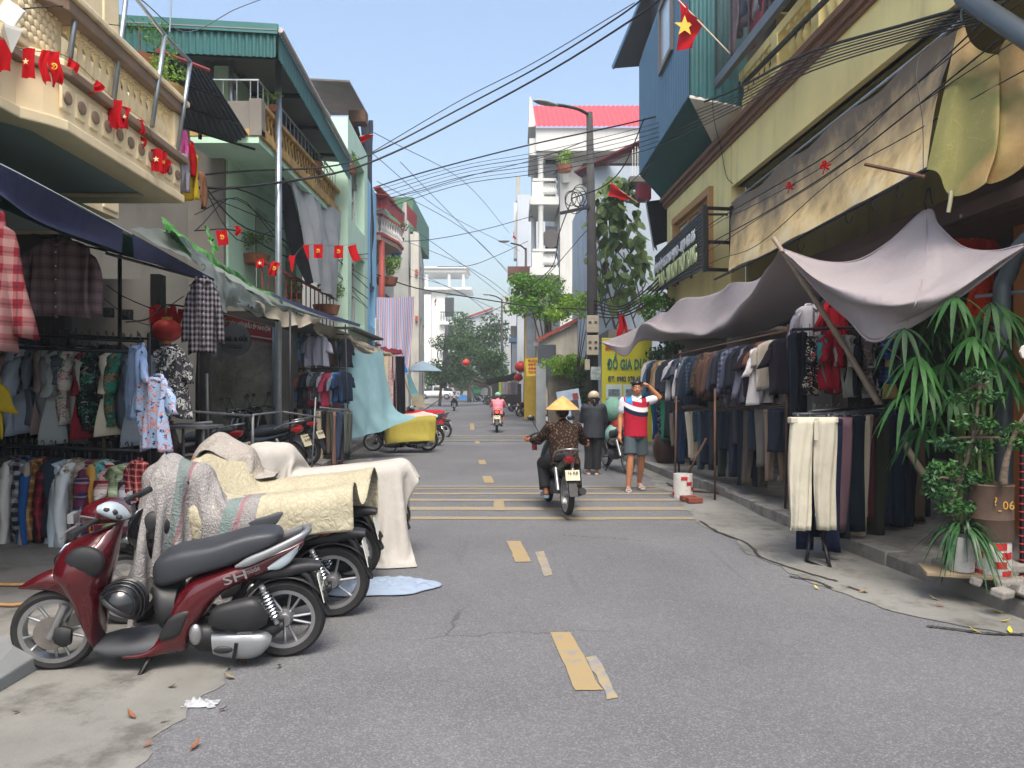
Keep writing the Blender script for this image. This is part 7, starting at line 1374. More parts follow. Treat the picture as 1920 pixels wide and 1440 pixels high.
fr_=gh(851,771); zb=gz(0,fr_.y); clone_moto('dark motorbike coming towards the viewer far down the road',V((fr_.x,fr_.y,zb)),R(92),group=None,lean=0,sc=1.02,name='ridden_motorbike')
fp_,q=person('person','far rider in a pale shirt coming towards the viewer',(fr_.x,fr_.y+.75,zb),R(0),seated(),mat('pale_shirt_cloth','#9a98a6',.85),BKT,.3,.97,voxel=.02,hands=False); helmet(fp_,q,mat('grey_helmet','#6f7378',.3))

for bk in [o for o in bpy.data.objects if o.name.startswith(('electric_bike','ridden_motorbike'))]:
    for c in list(bk.children):
        if c.name.startswith('side_stand'): bpy.data.objects.remove(c)
# ================================================================ PLANTS
def leafm(name,a,b_,trans=.3,rough=.5):
    n=NT(name); co=n.coord('Object'); oi=n.new('ObjectInfo'); f=n.noise(co,5.,3); g=n.noise(co,37.,2); k=n.math('ADD',n.math('MULTIPLY',f,.6),n.math('ADD',n.math('MULTIPLY',g,.35),n.math('MULTIPLY',n.math('SUBTRACT',oi.outputs['Random'],.5),.35)))
    col=n.mix(n.ramp(k,.3,.68),lin(a),lin(b_)); m=n.fin(col,rough,Specular_IOR_Level=.35); tr=n.new('BsdfTranslucent'); n.lk(col,tr.inputs[0]); ms=n.new('MixShader'); ms.inputs[0].default_value=trans; n.lk(n.b.outputs[0],ms.inputs[1]); n.lk(tr.outputs[0],ms.inputs[2]); n.lk(ms.outputs[0],n.out.inputs[0]); return m
BARK=mat('bark','#5d5145',.9,0,.25,12,bump=.8,bs=25,dist=.02); rng=random.Random(11)
def blade(m,p,d,up,L,w,droop,n=5,fold=.25):
    p=V(p); d=V(d).normalized(); up=V(up); s=d.cross(up).normalized(); rows=[]
    for k in range(n+1):
        q=k/n; c=p+d*L*q+V((0,0,-droop*L*q*q)); ww=w*math.sin(PI*min(.98,.08+q*.92))**.8; rows.append([c-s*ww,c-V((0,0,fold*ww)),c+s*ww])
    m.rings(rows,cap=False,wrap=False)
def rnd_dir(): 
    while 1:
        v=V((rng.uniform(-1,1),rng.uniform(-1,1),rng.uniform(-1,1)))
        if .05<v.length<1: return v.normalized()
def leaves(m,cs,n,size,flat=.4):
    """leaf-sized faces through ellipsoid clumps (centre, radii)"""
    wts=[c[1][0]*c[1][1]*c[1][2] for c in cs]
    for _ in range(n):
        c,r=rng.choices(cs,wts)[0]; v=rnd_dir()*(rng.random()**.45); p=V(c)+V((v.x*r[0],v.y*r[1],v.z*r[2])); nrm=(rnd_dir()+V((0,0,flat))+v*.6).normalized(); a=nrm.orthogonal().normalized(); a=Matrix.Rotation(rng.uniform(0,6.28),3,nrm)@a; b=nrm.cross(a); L=size*rng.uniform(.6,1.3); w=L*.42
        m.add([p-a*L*.5,p+b*w*.5+nrm*L*.05,p+a*L*.5,p-b*w*.5+nrm*L*.05],[(0,1,2,3)])
def tree(name,label,base,h,clumps,n,size,lm,trunk=.15,cat='tree',limbs=5):
    t=thing(name,label,cat,tuple(base)); B=V(base); m=MB(); top=V((clumps[0][0]))-B; m.tube(crv([(0,0,-.1),(.05*h*.3,0,h*.3),tuple(top*.6),tuple(top)],10),[trunk*(1-.07*k) for k in range(11)],10); m.build('trunk',BARK,t,sm=1)
    for c,r in clumps[:limbs]:
        m=MB(); a=V((0,0,h*.35)); e=V(c)-B; m.tube(crv([a,a.lerp(e,.5)+V((0,0,.1*h*.2)),e],8),[trunk*.5*(1-.1*k) for k in range(9)],7); m.build('limb',BARK,t,sm=1)
    m=MB(); leaves(m,[(V(c)-B,r) for c,r in clumps],n,size); o=m.build('crown',lm,t,fix=False); o['kind']='stuff'; return t
GRNF=leafm('street_tree_leaf','#2c4a1e','#6a8f3a'); GRND=leafm('dark_tree_leaf','#1f3a1c','#4a6f30'); GRNL=leafm('light_leaf','#4a7a24','#93b54a',.4)
def clump(c,R0,k,spread,flatz=.7,seed=1):
    r=random.Random(seed); out=[]
    for i in range(k): out.append((V(c)+V((r.uniform(-1,1)*spread[0],r.uniform(-1,1)*spread[1],r.uniform(-1,1)*spread[2])),(R0*r.uniform(.6,1.1),R0*r.uniform(.6,1.1),R0*flatz*r.uniform(.6,1.1))))
    return out
def ctr(px,py,d): return P(px,py,d)
c=ctr(880,655,80); tree('street_tree','big green street tree at the end of the road',(c.x,80,.3),8,clump(c,2.2,16,(3.2,2.5,3.0),seed=2),5200,.42,GRNF,.25)
c=ctr(905,690,70); tree('street_tree','darker low tree beside the road end under the big one',(c.x+.5,70,.3),5,clump(c,1.5,12,(2.3,2,1.6),seed=3),3600,.34,GRND,.18)
c=ctr(835,680,66); tree('street_tree','thin shady tree behind the far left utility pole',(c.x-.5,66,.3),6,clump(c,1.3,11,(1.6,1.5,2.0),seed=4),2600,.32,GRND,.15)
c=ctr(852,718,90); tree('street_tree','low clipped tree above the parked white car',(c.x,100,.4),5,clump(ctr(860,712,100),2.0,10,(4.5,1.5,1.0),seed=14),2600,.4,GRND,.2)
c=ctr(1020,556,31); tree('pavement_tree','light green tree in front of the white balcony house',(1.55,31,.13),6,clump(c,.75,14,(.95,.6,.75),seed=5),3400,.2,GRNL,.09)
c=ctr(1075,575,23); tree('pavement_tree','sparse light green branch beside the meter pole',(2.15,25,.13),5,clump(c,.4,9,(.6,.4,.3),seed=15),700,.16,GRNL,.05,limbs=3)
c=ctr(1060,690,25.5); tree('wall_bush','bright green bush spilling over the stone wall','' or (1.85,26.3,1.9),.9,clump(c,.42,12,(.75,.3,.24),seed=6),2600,.13,GRNL,.05,'bush')
c=ctr(1085,735,24.5); tree('wall_creeper','dark green creeper hanging on the stone wall',(2.2,25.7,.1),1.2,clump(c,.4,9,(.35,.2,.6),seed=7),1300,.12,GRND,.03,'creeper')
# big leaved vine
def vine():
    t=thing('vine','large heart-leaved vine climbing the bluish house','vine',(2.9,22.9,0)); B=V((2.9,22.9,0)); r=random.Random(5); lm=leafm('vine_leaf','#2c4524','#6a7d42',.2,.5)
    m=MB(); pts=[(0,0),(.16,.10),(.30,.16),(.36,.34),(.30,.58),(.16,.82),(0,1.0)]; n=len(pts)
    for i in range(n-1):
        a,b=pts[i],pts[i+1]
        for s in (-1,1): m.add([(0,0-.0,a[1]*-1),(s*a[0],.07*a[0]/.36,-a[1]),(s*b[0],.07*b[0]/.36,-b[1]),(0,0,-b[1])],[(0,1,2,3)])
    me=m.mesh('vine_leaf'); me.materials.append(lm)
    for p in me.polygons: p.use_smooth=True
    for i in range(295):
        py=r.uniform(330,575) if i>40 else r.uniform(330,420); w=np.interp(py,[330,380,470,570],[22,45,60,48]); cx_=np.interp(py,[330,400,480,575],[1158,1150,1160,1180]); px=cx_+r.uniform(-1,1)*w; p=P(px,py,22.4+r.uniform(-.6,.8))
        o=bpy.data.objects.new('vine_leaf',me); COL.objects.link(o); o.parent=t; o.location=p-B; o.rotation_euler=(R(r.uniform(-60,20)),R(r.uniform(-35,35)),R(r.uniform(-70,70))); s=r.uniform(.28,.48); o.scale=(s,s,s)
    for k in range(16):
        a=P(1140+r.uniform(-25,60),r.uniform(420,520),22.9); b=P(1150+r.uniform(-30,70),r.uniform(560,640),22.9); m=MB(); m.tube([q-B for q in crv([a,a.lerp(b,.35)+V((r.uniform(-.4,.4),0,0)),a.lerp(b,.7)+V((r.uniform(-.4,.4),0,0)),b],12)],.022,5); m.build('stem',BARK,t,sm=1)
vine()
c=ctr(1232,575,19.3); tree('corner_creeper','leafy creeper under the slatted signboard',(c.x+.2,19.6,3.0),.5,clump(c,.3,9,(.28,.2,.55),seed=9),700,.14,GRNL,.03,'creeper',3)
c=ctr(1250,650,18.6); tree('dark_creeper','dark foliage between the yellow sign and the shop',(c.x,18.9,.13),2.2,clump(c,.35,9,(.3,.3,.7),seed=19),900,.13,GRND,.03,'creeper',3)
# fan palm in front of the shop
def palm():
    t=thing('fan_palm','lady palm with drooping finger leaves in front of the shop at right','palm',(4.1,6.6,.2)); B=V(t.location); r=random.Random(3); lm=leafm('palm_leaf','#143418','#34672c',.25,.6)
    spots=[(1700,640),(1740,600),(1790,585),(1830,610),(1880,610),(1760,640),(1720,700),(1770,700),(1740,740),(1790,650),(1850,640),(1880,690),(1700,770),(1750,790),(1735,820),(1800,720),(1830,660),(1865,590),(1905,640),(1780,760),(1715,670),(1845,700),(1890,730)]
    for i,(px,py) in enumerate(spots):
        c=P(px+r.uniform(-8,8),py+r.uniform(-8,8)-25,6.3+r.uniform(-.35,.4))-B; m=MB(); out=V((c.x*.6+r.uniform(-.3,.3),-.35+r.uniform(-.3,.2),0)).normalized(); k=r.randint(7,9); L=r.uniform(.26,.38)
        for j in range(k):
            a=(j/(k-1)-.5)*R(150); d=Matrix.Rotation(a,3,V((0,0,1)))@out; d=(d+V((0,0,-.15+r.uniform(-.35,.15)))).normalized(); blade(m,c,d,(0,0,1),L*(1-.25*abs(a)/1.3)*r.uniform(.9,1.1),.021,.7+.4*r.random(),6)
        m.build('palm_leaf',lm,t,sm=1,fix=False); st=V((-.02+.12*math.sin(i),.15*math.cos(i*1.7),r.uniform(.2,1.2))); m=MB(); m.tube(crv([st,st.lerp(c,.5)+V((0,0,.12)),c],8),.007,5); m.build('leaf_stalk',GRND,t)
    for k in range(6): x,y=.15*math.cos(k*1.1),.15*math.sin(k*1.1); m=MB(); m.tube([(x,y,.1),(x*.8-.02,y,.9),(x-.12*math.cos(k),y*.8,1.6)],.016,7); m.build('cane',mat('palm_cane','#5c6b3c',.7,0,.3,15),t,sm=1)
palm()
def shrub(name,label,base,pts,clumps,n,size,lm):
    t=thing(name,label,'shrub',tuple(base)); B=V(base); m=MB(); m.tube([V(p)-B for p in crv(pts,14)],[.03-.0014*k for k in range(15)],9); m.build('trunk',BARK,t,sm=1)
    for c,r in clumps:
        m=MB(); e=V(c)-B; k=min(pts,key=lambda p:(V(p)-V(c)).length); a=V(k)-B; m.tube([a,a.lerp(e,.6)+V((0,0,.02)),e],[.014,.01,.005],6); m.build('twig',BARK,t)
    m=MB(); leaves(m,[(V(c)-B,r) for c,r in clumps],n,size,.9); o=m.build('foliage',lm,t,fix=False); o['kind']='stuff'; return t
FIC=leafm('ficus_leaf','#22462a','#5f9440',.25,.35)
cl=[(P(1835,705,5.7),(.13,.1,.07)),(P(1800,745,5.8),(.1,.1,.07)),(P(1850,745,5.7),(.14,.12,.06)),(P(1820,790,5.7),(.13,.12,.07)),(P(1775,830,5.75),(.12,.1,.07)),(P(1830,840,5.7),(.15,.12,.08)),(P(1775,880,5.7),(.16,.12,.08)),(P(1760,920,5.6),(.13,.11,.08)),(P(1815,900,5.7),(.16,.13,.09)),(P(1790,950,5.6),(.16,.12,.07)),(P(1890,815,5.6),(.12,.1,.07)),(P(1905,830,5.5),(.1,.1,.06)),(P(1850,795,5.6),(.1,.1,.06)),(P(1745,900,5.6),(.08,.08,.05))]
shrub('ficus_shrub','small-leaved green shrub with bent trunk beside the rusty drum',P(1818,1062,5.85),[P(1818,1062,5.85),P(1806,1010,5.8),P(1780,960,5.7),P(1800,900,5.7),P(1825,820,5.7),P(1838,720,5.7)],cl,2300,.05,FIC)
shrub('drum_shrub','slim brown branch growing from the rusty drum','' or P(1880,910,5.45),[P(1880,910,5.45),P(1885,870,5.45),P(1900,820,5.45),P(1925,770,5.45)],[(P(1900,830,5.45),(.08,.08,.05)),(P(1915,800,5.45),(.08,.08,.05))],160,.05,FIC)
def straps():
    b=G(1806,1075,.22); t=thing('spider_plant','dark strap-leaved plant drooping over its white pot','plant',tuple(b)); r=random.Random(8); lm=leafm('strap_leaf','#16301f','#3c6638',.2,.4)
    for k in range(60):
        a=r.uniform(0,2*PI); el=r.uniform(.1,1.2); d=V((math.cos(a)*math.cos(el),math.sin(a)*math.cos(el),math.sin(el))); m=MB(); blade(m,(.02*math.cos(a),.02*math.sin(a),.30+.06*r.random()),d,(0,0,1),r.uniform(.28,.42),.011,r.uniform(.9,1.7),7,.3); m.build('strap_leaf',lm,t,sm=1,fix=False)
    m=MB(); m.lathe([(.06,0),(.085,.02),(.1,.26),(.105,.28),(.09,.28),(.08,.22)],18,(0,.02,0)); m.build('pot',mat('chipped_white_pot','#a9a9a6',.7,0,.2,8,spots=.5),t,sm=40); MB().lathe([(.085,.24),(.01,.26)],14,(0,.02,0)).build('soil',SOIL,t)
straps()
# balcony and window plants
def pot_plant(label,p,r,n,size,lm,pot=None,strap=False):
    t=thing('potted_plant',label,'plant',tuple(p),group='potted plants'); m=MB(); m.lathe([(.6*r,-.5*r),(.75*r,0),(.7*r,0)],12,(0,0,-r*.3)); m.build('pot',pot or mat('terracotta','#8f5a40',.85,0,.15,6),t,sm=40); m=MB()
    if strap:
        for k in range(n):
            a=rng.uniform(0,2*PI); el=rng.uniform(.3,1.3); blade(m,(0,0,-.2*r),(math.cos(a)*math.cos(el),math.sin(a)*math.cos(el),math.sin(el)),(0,0,1),r*rng.uniform(1.2,2),size,rng.uniform(.4,1.2),5)
    else: leaves(m,clump((0,0,r*.6),r*.6,7,(r*.7,r*.6,r*.5),seed=int(abs(p.x*91))+n),n,size)
    o=m.build('foliage',lm,t,fix=False); o['kind']='stuff'; m=MB(); m.tube([(0,0,-.3*r),(0,0,r*.8)],.02*r+.004,5); m.build('stem',BARK,t); return t
pot_plant('wispy plant in a big ochre pot behind the cream balustrade',P(312,150,9.0),.28,420,.055,GRNL,OCHRE)
pot_plant('thin climbing plant against the teal gable',P(262,95,9.6),.42,500,.05,GRNL)
pot_plant('spiky grey green plant on the ochre balcony',P(583,297,15.6),.34,60,.02,GRND,strap=True)
pot_plant('leafy plant at the near corner of the ochre balcony railing',P(512,195,12.8),.2,220,.06,GRNL)
pot_plant('trailing plant at the far end of the ochre balcony',P(650,305,17.8),.33,420,.08,GRNL)
pot_plant('bushy plant on the lower red railing of the green house',P(480,468,13.8),.34,420,.07,GRNF)
pot_plant('second leafy plant on the lower red railing',P(612,562,16.9),.42,520,.08,GRNF)
pot_plant('small plant half hidden behind the green tarp',P(553,545,15.5),.2,200,.06,GRNL)
pot_plant('yellowish bamboo plant below the red balcony',P(725,512,24.2),.5,520,.12,GRNL)
pot_plant('small green plant hanging over the dark loggia rail',P(420,150,13.2),.3,260,.07,GRND)
pot_plant('plant on the white house upper balcony',P(1058,305,33.0),.5,300,.12,GRNL)
pot_plant('small plant on the red balcony by the white balusters',P(742,440,25.8),.4,300,.1,GRND)
# ================================================================ WIRES, FLAGS, STREET FURNITURE, SMALL THINGS
WIRE=mat('black_cable','#16171b',.6,0,.1,4); WIREG=mat('grey_cable','#4a4d54',.6,0,.1,4)
# utility poles and lamps
POLEM=mat('dark_concrete_pole','#3d3c3d',.9,0,.25,4,bump=.4,bs=30)
t=thing('utility_pole','dark utility pole with meter boxes and curved street lamp on the right','pole',(0,0,0)); ux=P(1112,0,21).x
MB().tube([(ux,21,.1),(ux-.03,21,5.2),(ux-.1,21,9.4)],[.17,.14,.09],12).build('shaft',POLEM,t,sm=1)
MB().tube(crv([P(1104,215,21),P(1085,205,20.6),P(1060,199,20.0),P(1045,197,19.6)],10),.045,8).build('lamp_arm',POLEM,t,sm=1)
m=MB(); la_=P(1046,198,19.6); lb_=P(1000,189,18.9); d=lb_-la_; rr=[]
for f,w,hh in ((0,.04,.03),(.15,.09,.05),(.45,.15,.07),(.8,.13,.06),(1.0,.03,.02)):
    c=la_+d*f; s=V((0,1,0)); rr.append([c+V((0,w*math.cos(a),hh*math.sin(a)*(1.2 if math.sin(a)>0 else .7))) for a in [2*PI*k/14 for k in range(14)]])
m.rings(rr); m.build('lamp_head',mat('lamp_grey','#8b9394',.5),t,sm=1)
for py0,py1 in ((592,624),(629,666)):
    c=P(1111,(py0+py1)/2,20.7); o=MB().box(tuple(c),(.34,.2,(py1-py0)/1400*20.7)).build('meter_box',mat('meter_beige','#9c9484',.6,0,.1,5,streak=.3),t,bev=.015)
    for x in (-.08,.08):
        for zz in ((.08,-.08) if py1-py0>35 else (.05,)): MB().box((c.x+x,c.y-.105,c.z+zz),(.08,.02,.06)).build('meter_window',GLASSD,o)
MB().box(tuple(P(1117,700,20.7)),(.28,.04,.36)).build('notice',mat('notice_print','#8f9c9c',.6,0,.4,14),t); MB().box(tuple(P(1101,684,20.7)),(.14,.12,.3)).build('small_box',mat('meter_beige'),t,bev=.02); MB().beam(P(1050,400,20.9),P(1106,388,20.9),.07,.08).build('cross_arm',DKMET,t)
for k in range(7): r=.16+.05*(k%3); c=P(1070+4*k,372+6*math.sin(k),20.9); MB().tube([c+V((r*math.cos(a),.02*k,r*1.3*math.sin(a))) for a in [2*PI*q/18 for q in range(18)]],.012,5,closed=True).build('cable_coil',WIRE,t)
t=thing('street_lamp','second street lamp farther down the right side','street lamp',(0,0,0)); x=P(986,0,46).x; MB().tube([(x,46,.2),(x,46,P(0,465,46).z)],[.16,.07],10).build('shaft',POLEM,t,sm=1); MB().tube(crv([P(986,468,46),P(975,460,45.5),P(958,456,45)],8),.05,6).build('lamp_arm',POLEM,t,sm=1); MB().ball(tuple(P(945,452,44.6)),(.35,.2,.1),14,8).build('lamp_head',mat('lamp_grey'),t,sm=1)
t=thing('street_lamp','third street lamp beside the far utility pole','street lamp',(0,0,0)); x=P(941,0,72).x; MB().tube([(x,72,.3),(x,72,P(0,562,72).z)],[.2,.08],10).build('shaft',POLEM,t,sm=1); MB().tube(crv([P(941,562,72),P(930,556,71),P(918,553,70)],8),.06,6).build('lamp_arm',POLEM,t,sm=1); MB().ball(tuple(P(912,552,70)),(.35,.2,.1),12,7).build('lamp_head',mat('lamp_grey'),t,sm=1); MB().beam(P(925,612,72),P(955,606,72),.1,.15).build('cross_arm',DKMET,t)
t=thing('far_pole','leaning utility pole wrapped in cables at the far left','pole',(0,0,0)); a=G(829,752,.2); MB().tube([P(832,728,70),P(836,650,70),P(838,610,70)],[.3,.22,.16],10).build('shaft',POLEM,t,sm=1)
for k in range(3): MB().tube([P(828+2*k,690-25*k,69.6)+V((.5*math.cos(q),0,.7*math.sin(q))) for q in [2*PI*j/16 for j in range(16)]],.05,5,closed=True).build('cable_coil',WIRE,t)
# overhead cables: (photo points with distance), radius
NUM=['one','two','three','four','five','six','seven','eight','nine','ten','eleven','twelve','thirteen','fourteen','fifteen','sixteen','seventeen','eighteen','nineteen','twenty']
def cable(label,pts,r=.012,m=WIRE,n=30,group='overhead cables'):
    o=MB().tube(crv([P(*p) for p in pts],n),r,6).build('overhead_cable',m,sm=1,fix=True); return tag(o,label,'cable',group)
cable('thick black cable arching from the left houses to the top of the blue annex',[(372,352,11.5),(460,350,12),(640,322,14),(760,276,15),(900,205,15.5),(1050,122,15),(1198,28,13.5),(1260,-20,12.5)],.022)
cable('second thick cable just above the first across the sky',[(200,350,10),(440,322,12),(620,312,14),(720,278,15),(860,205,15.5),(1010,125,15),(1150,38,13.5),(1215,-10,12.5)],.017)
cable('thin cable close above the second thick one',[(690,290,16),(860,190,16),(1000,118,15.5),(1190,5,14)],.009)
cable('cable bundle sweeping from the red roof to the yellow band at right',[(700,352,24),(770,330,23),(860,305,22),(1000,270,21),(1200,226,18.5),(1350,180,13.5),(1500,105,10.5),(1700,45,8.5),(1880,-5,7.2)],.02)
for k in range(6):
    cable('thin cable number %s of the bundle crossing the yellow band'%NUM[k],[(700,358+8*k,24),(860,312+7*k,22),(1010,285+8*k,21),(1200,240+9*k,18.3),(1350,190+6*k,13.3),(1500,112+6*k,10.3),(1700,52+5*k,8.3),(1880,5+6*k,7.1)],.007+.003*(k%2))
cable('long low cable from the left houses across to the meter pole',[(560,490,17),(690,510,22),(780,540,26),(900,560,26),(1000,575,24),(1108,580,21)],.02)
cable('slack cable from the left tower to the white house',[(690,452,23),(800,450,30),(900,432,34),(1000,405,34)],.016)
cable('higher slack cable towards the white house',[(680,380,22),(780,360,26),(880,330,28),(1000,300,28),(1105,262,21)],.014)
cable('cable sagging from the far left tower to the far right lamp',[(820,500,44),(880,498,44),(930,480,45),(990,452,46)],.02)
cable('cable dropping from the lamp pole over the vine to the black tarp',[(1208,222,18),(1170,310,19),(1130,350,20),(1072,372,20.9)],.016)
cable('pale cable from the red flag up to the annex',[(910,590,30),(1000,540,26),(1100,432,22),(1180,345,20),(1230,300,18)],.012,WIREG)
cable('black cable hanging from the lamp arm coil to the street tree',[(1070,380,20.9),(1048,440,22),(1035,500,24),(990,540,30)],.016)
cable('grey service wire at the upper left',[(260,-4,7),(350,60,9),(440,18,10),(500,-5,10.5)],.006,WIREG)
cable('thin dark wire across the top left corner',[(0,26,5.2),(60,15,5.4),(150,15,6),(200,45,8),(360,55,10)],.005)
for k in range(8):
    cable('thin diagonal sky wire number %s from the left roofs to the far right houses'%NUM[k],[(690+rng.uniform(0,90),230+38*k+rng.uniform(-20,20),22+2*k),(830+rng.uniform(-20,60),350+27*k+rng.uniform(-15,25),34),(965+rng.uniform(-15,10),455+25*k+rng.uniform(-20,20),46)],.012,WIREG,16)
for k in range(7):
    cable('black wire number %s of the tangle under the torn grey sheet'%NUM[k],[(365,rng.uniform(310,440),11),(450,rng.uniform(340,470),12.5),(560,rng.uniform(400,530),14.5),(690,rng.uniform(440,600),20)],.008+.004*(k%3==0),WIRE,16)
for k in (0,1,3,4,7):
    cable('tarp wire number %s running along the stained tarpaulin'%NUM[[0,1,3,4,7].index(k)],[(1262,470+9*k,19.5),(1340,415+11*k+5*math.sin(k*5),14),(1420,368+12*k+9*math.sin(k*3),11.8),(1560,285+9*k+10*math.sin(k*7),9.3),(1700,165+14*k+8*math.cos(k*4),7.9),(1860,25+20*k,6.9),(1935,-30+22*k,6.5)],.006+.003*(k%3==0))
for k in range(5):
    cable('dark cable number %s sagging from the meter pole to the sign'%NUM[k],[(1108,560+8*k,21),(1160,575+5*k,20),(1210,545+7*k,19.5),(1250,505+8*k,19.2)],.02)
cable('loose wire hanging down the yellow wall beside the annex',[(1335,180,13.9),(1340,230,14.5),(1352,280,15.2),(1362,330,15),(1375,345,14.7)],.007)
cable('wire drooping in front of the cement wall',[(200,535,8.2),(240,560,8.6),(300,580,9.5),(345,555,9.5)],.006); cable('second drooping wire in front of the cement wall',[(195,560,8.2),(250,600,8.8),(300,610,9.6),(350,590,9.5)],.005)
cable('cable bundle above the red lantern',[(235,604,9),(270,600,9.1),(290,590,9.2),(310,572,9.3),(350,575,9.3)],.012)
# flags
FLAG=cloth('flag_red','#b3151e',.1,.25); STAR=mat('flag_yellow','#d8b53a',.7)
def star_mesh(r):
    m=MB(); pts=[V(((r if k%2==0 else r*.4)*math.sin(k*PI/5),0,(r if k%2==0 else r*.4)*math.cos(k*PI/5))) for k in range(10)]; m.add([V((0,0,0))]+pts,[(0,i+1,(i+1)%10+1) for i in range(10)]); return m
def sickle_mesh(r):
    m=MB(); rows=[]
    for k in range(11):
        a=R(120-k*27); w=.10*r*(1.6-k*.1); rows.append([V(((r*.75-w)*math.cos(a),0,(r*.75-w)*math.sin(a))),V(((r*.75+w)*math.cos(a),0,(r*.75+w)*math.sin(a)))])
    m.rings(rows,cap=False,wrap=False); m.box((.05*r,0,0),(.2*r,.002,1.3*r),M=Matrix.Rotation(R(40),3,'Y')); m.box((-.33*r,0,.42*r),(.6*r,.002,.3*r),M=Matrix.Rotation(R(40),3,'Y')); return m
def flag(label,p,w,h,rz=0,emb=None,roll=0,crumple=.0,group='string of small red flags',tri=False,seed=0):
    t=thing('flag',label,'flag',tuple(p),rz,group); t.rotation_euler=(0,roll,rz); g=MB()
    def fn(u,v):
        ww=w*(1-v*.8 if tri else 1-.3*crumple*v); return V(((u-.5)*ww*(1-.35*crumple)+crumple*w*.25*math.sin(v*5+seed),w*.08*math.sin(u*7+seed)+w*(.12 if crumple<.3 else .3)*math.sin(u*9+v*3+seed)*v,-h*v*(1-.1*crumple*math.sin(u*6+seed))))
    g.grid(fn,12,10); g.build('cloth',FLAG,t,sm=1,fix=False)
    if emb:
        m=(star_mesh if emb=='star' else sickle_mesh)(min(w,h)*(.27 if emb=='star' else .25))
        for q in m.v: q.z-=h*.5; q.y=-w*.24-.004
        m.build('emblem',STAR if emb!='star' else mat('flag_star','#e0cf9a',.7),t,fix=False,thick=.002)
    return t
FL=[(5,82,5.2,52,58,0,'sickle',0,.05,'red flag with hammer and sickle at the very left edge'),(61,96,5.35,24,56,0,'star',0,.05,'narrow red flag with a pale star on the cream balcony'),(92,100,5.4,20,60,.2,None,0,.7,'crumpled red flag right of the pale star flag'),(112,102,5.5,28,62,.2,'sickle',0,.6,'crumpled red flag bunched against the balcony panel'),(150,122,5.8,26,34,.5,None,R(35),.5,'red flag blown sideways over the near balusters'),(195,160,6.1,22,30,.5,None,R(40),.5,'small red flag lying on the ledge under the balusters'),(218,192,6.4,28,52,.3,None,R(-8),.3,'plain red flag hanging below the balcony ledge'),(243,205,6.6,18,40,.4,'star',R(10),.4,'red flag beside the plain one under the ledge'),(270,228,6.9,14,26,.5,None,0,.6,'tiny twisted red flag on the ledge'),(276,262,7.0,14,22,.5,'star',R(20),.4,'tiny red flag with star below the twisted one'),(296,282,7.2,22,42,.3,'star',R(-6),.2,'red star flag near the balcony corner'),(310,288,7.4,14,40,.5,'sickle',0,.3,'red flag squeezed beside the corner star flag'),(322,303,7.5,14,24,.6,None,R(20),.3,'last small red flag at the balcony corner'),
(418,433,10.5,20,28,.1,'sickle',R(-8),.05,'red hammer and sickle flag above the green tarp'),(447,425,11.5,15,18,.3,None,0,.8,'crumpled red flag on the red scroll'),(487,487,12.4,18,16,.3,'star',R(-15),.3,'small red flag by the steel post'),(519,492,12.6,17,26,.3,'sickle',R(15),.3,'red flag right in front of the steel post'),(549,480,13.0,13,30,.2,None,R(0),.0,'triangular red flag right of the steel post'),(575,460,13.5,12,28,.2,None,R(-10),.0,'narrow triangular red flag before the netting'),(598,459,13.6,17,26,.1,'sickle',0,.05,'red hammer and sickle flag against the grey sheet'),(636,461,14.2,17,24,.1,'sickle',0,.05,'red flag at the right edge of the grey sheet'),(660,461,14.6,17,30,.2,None,R(-20),.2,'tilted red flag at the right end of the string')]
for i,(px,py,d,w,h_,rz,e,roll,cr_,lab) in enumerate(FL): flag(lab,P(px,py,d)+V((0,-.05,0)),w*d/1400,h_*d/1400,rz,e,roll,cr_,tri=('triangular' in lab),seed=i*1.3)
for a,lab in (([(0,82,5.2),(61,95,5.35),(110,100,5.5),(150,124,5.8),(218,190,6.4),(270,228,6.9),(296,280,7.2),(330,310,7.6)],'thin string of the flags on the cream balcony'),([(400,432,10.2),(447,428,11.5),(487,487,12.4),(519,494,12.6),(549,482,13),(575,460,13.5),(636,461,14.2),(668,455,14.8)],'thin string of the flags in front of the green house')):
    tag(MB().tube(crv([P(*p) for p in a],40),.003,4).build('flag_string',WIREG),lab,'string')
def bigflag(label,a,b,w,L,m=FLAG,star=False,n=.1):
    t=thing('pole_flag',label,'flag',(0,0,0)); a=V(a); b=V(b); MB().tube([a,b],.014,6).build('staff',mat('flag_staff','#b4a68c',.6),t); d=(a-b).normalized(); g=MB()
    def fn(u,v): p=a-d*w*u; return p+V((.04*math.sin(u*8+v*4),-.05*math.sin(v*6+u*3),-L*v*(1-.35*u)))+(d*w*.35*v*u)
    g.grid(fn,14,16); g.build('cloth',m,t,sm=1,fix=False)
    if star:
        s=star_mesh(.2); c=fn(.45,.42); 
        for q in s.v: q+=c+V((-.02,-.08,0))
        s.build('emblem',STAR,t,fix=False,thick=.004)
bigflag('red flag with yellow star hanging from the blue annex',P(1272,0,13.9),P(1372,104,13.2),.75,.95,star=True)
bigflag('plain red flag drooping over the vine',P(1142,342,20.3),P(1196,380,20.0),.8,.35)
bigflag('small far red flag on the pink trimmed tower',P(817,556,42),P(815,575,42),.5,.4); bigflag('red pennant high by the mint house',P(674,256,20),P(700,252,20),.35,.2); bigflag('tiny red flag on the grey tower house',P(962,434,49),P(966,445,49),.5,.4)
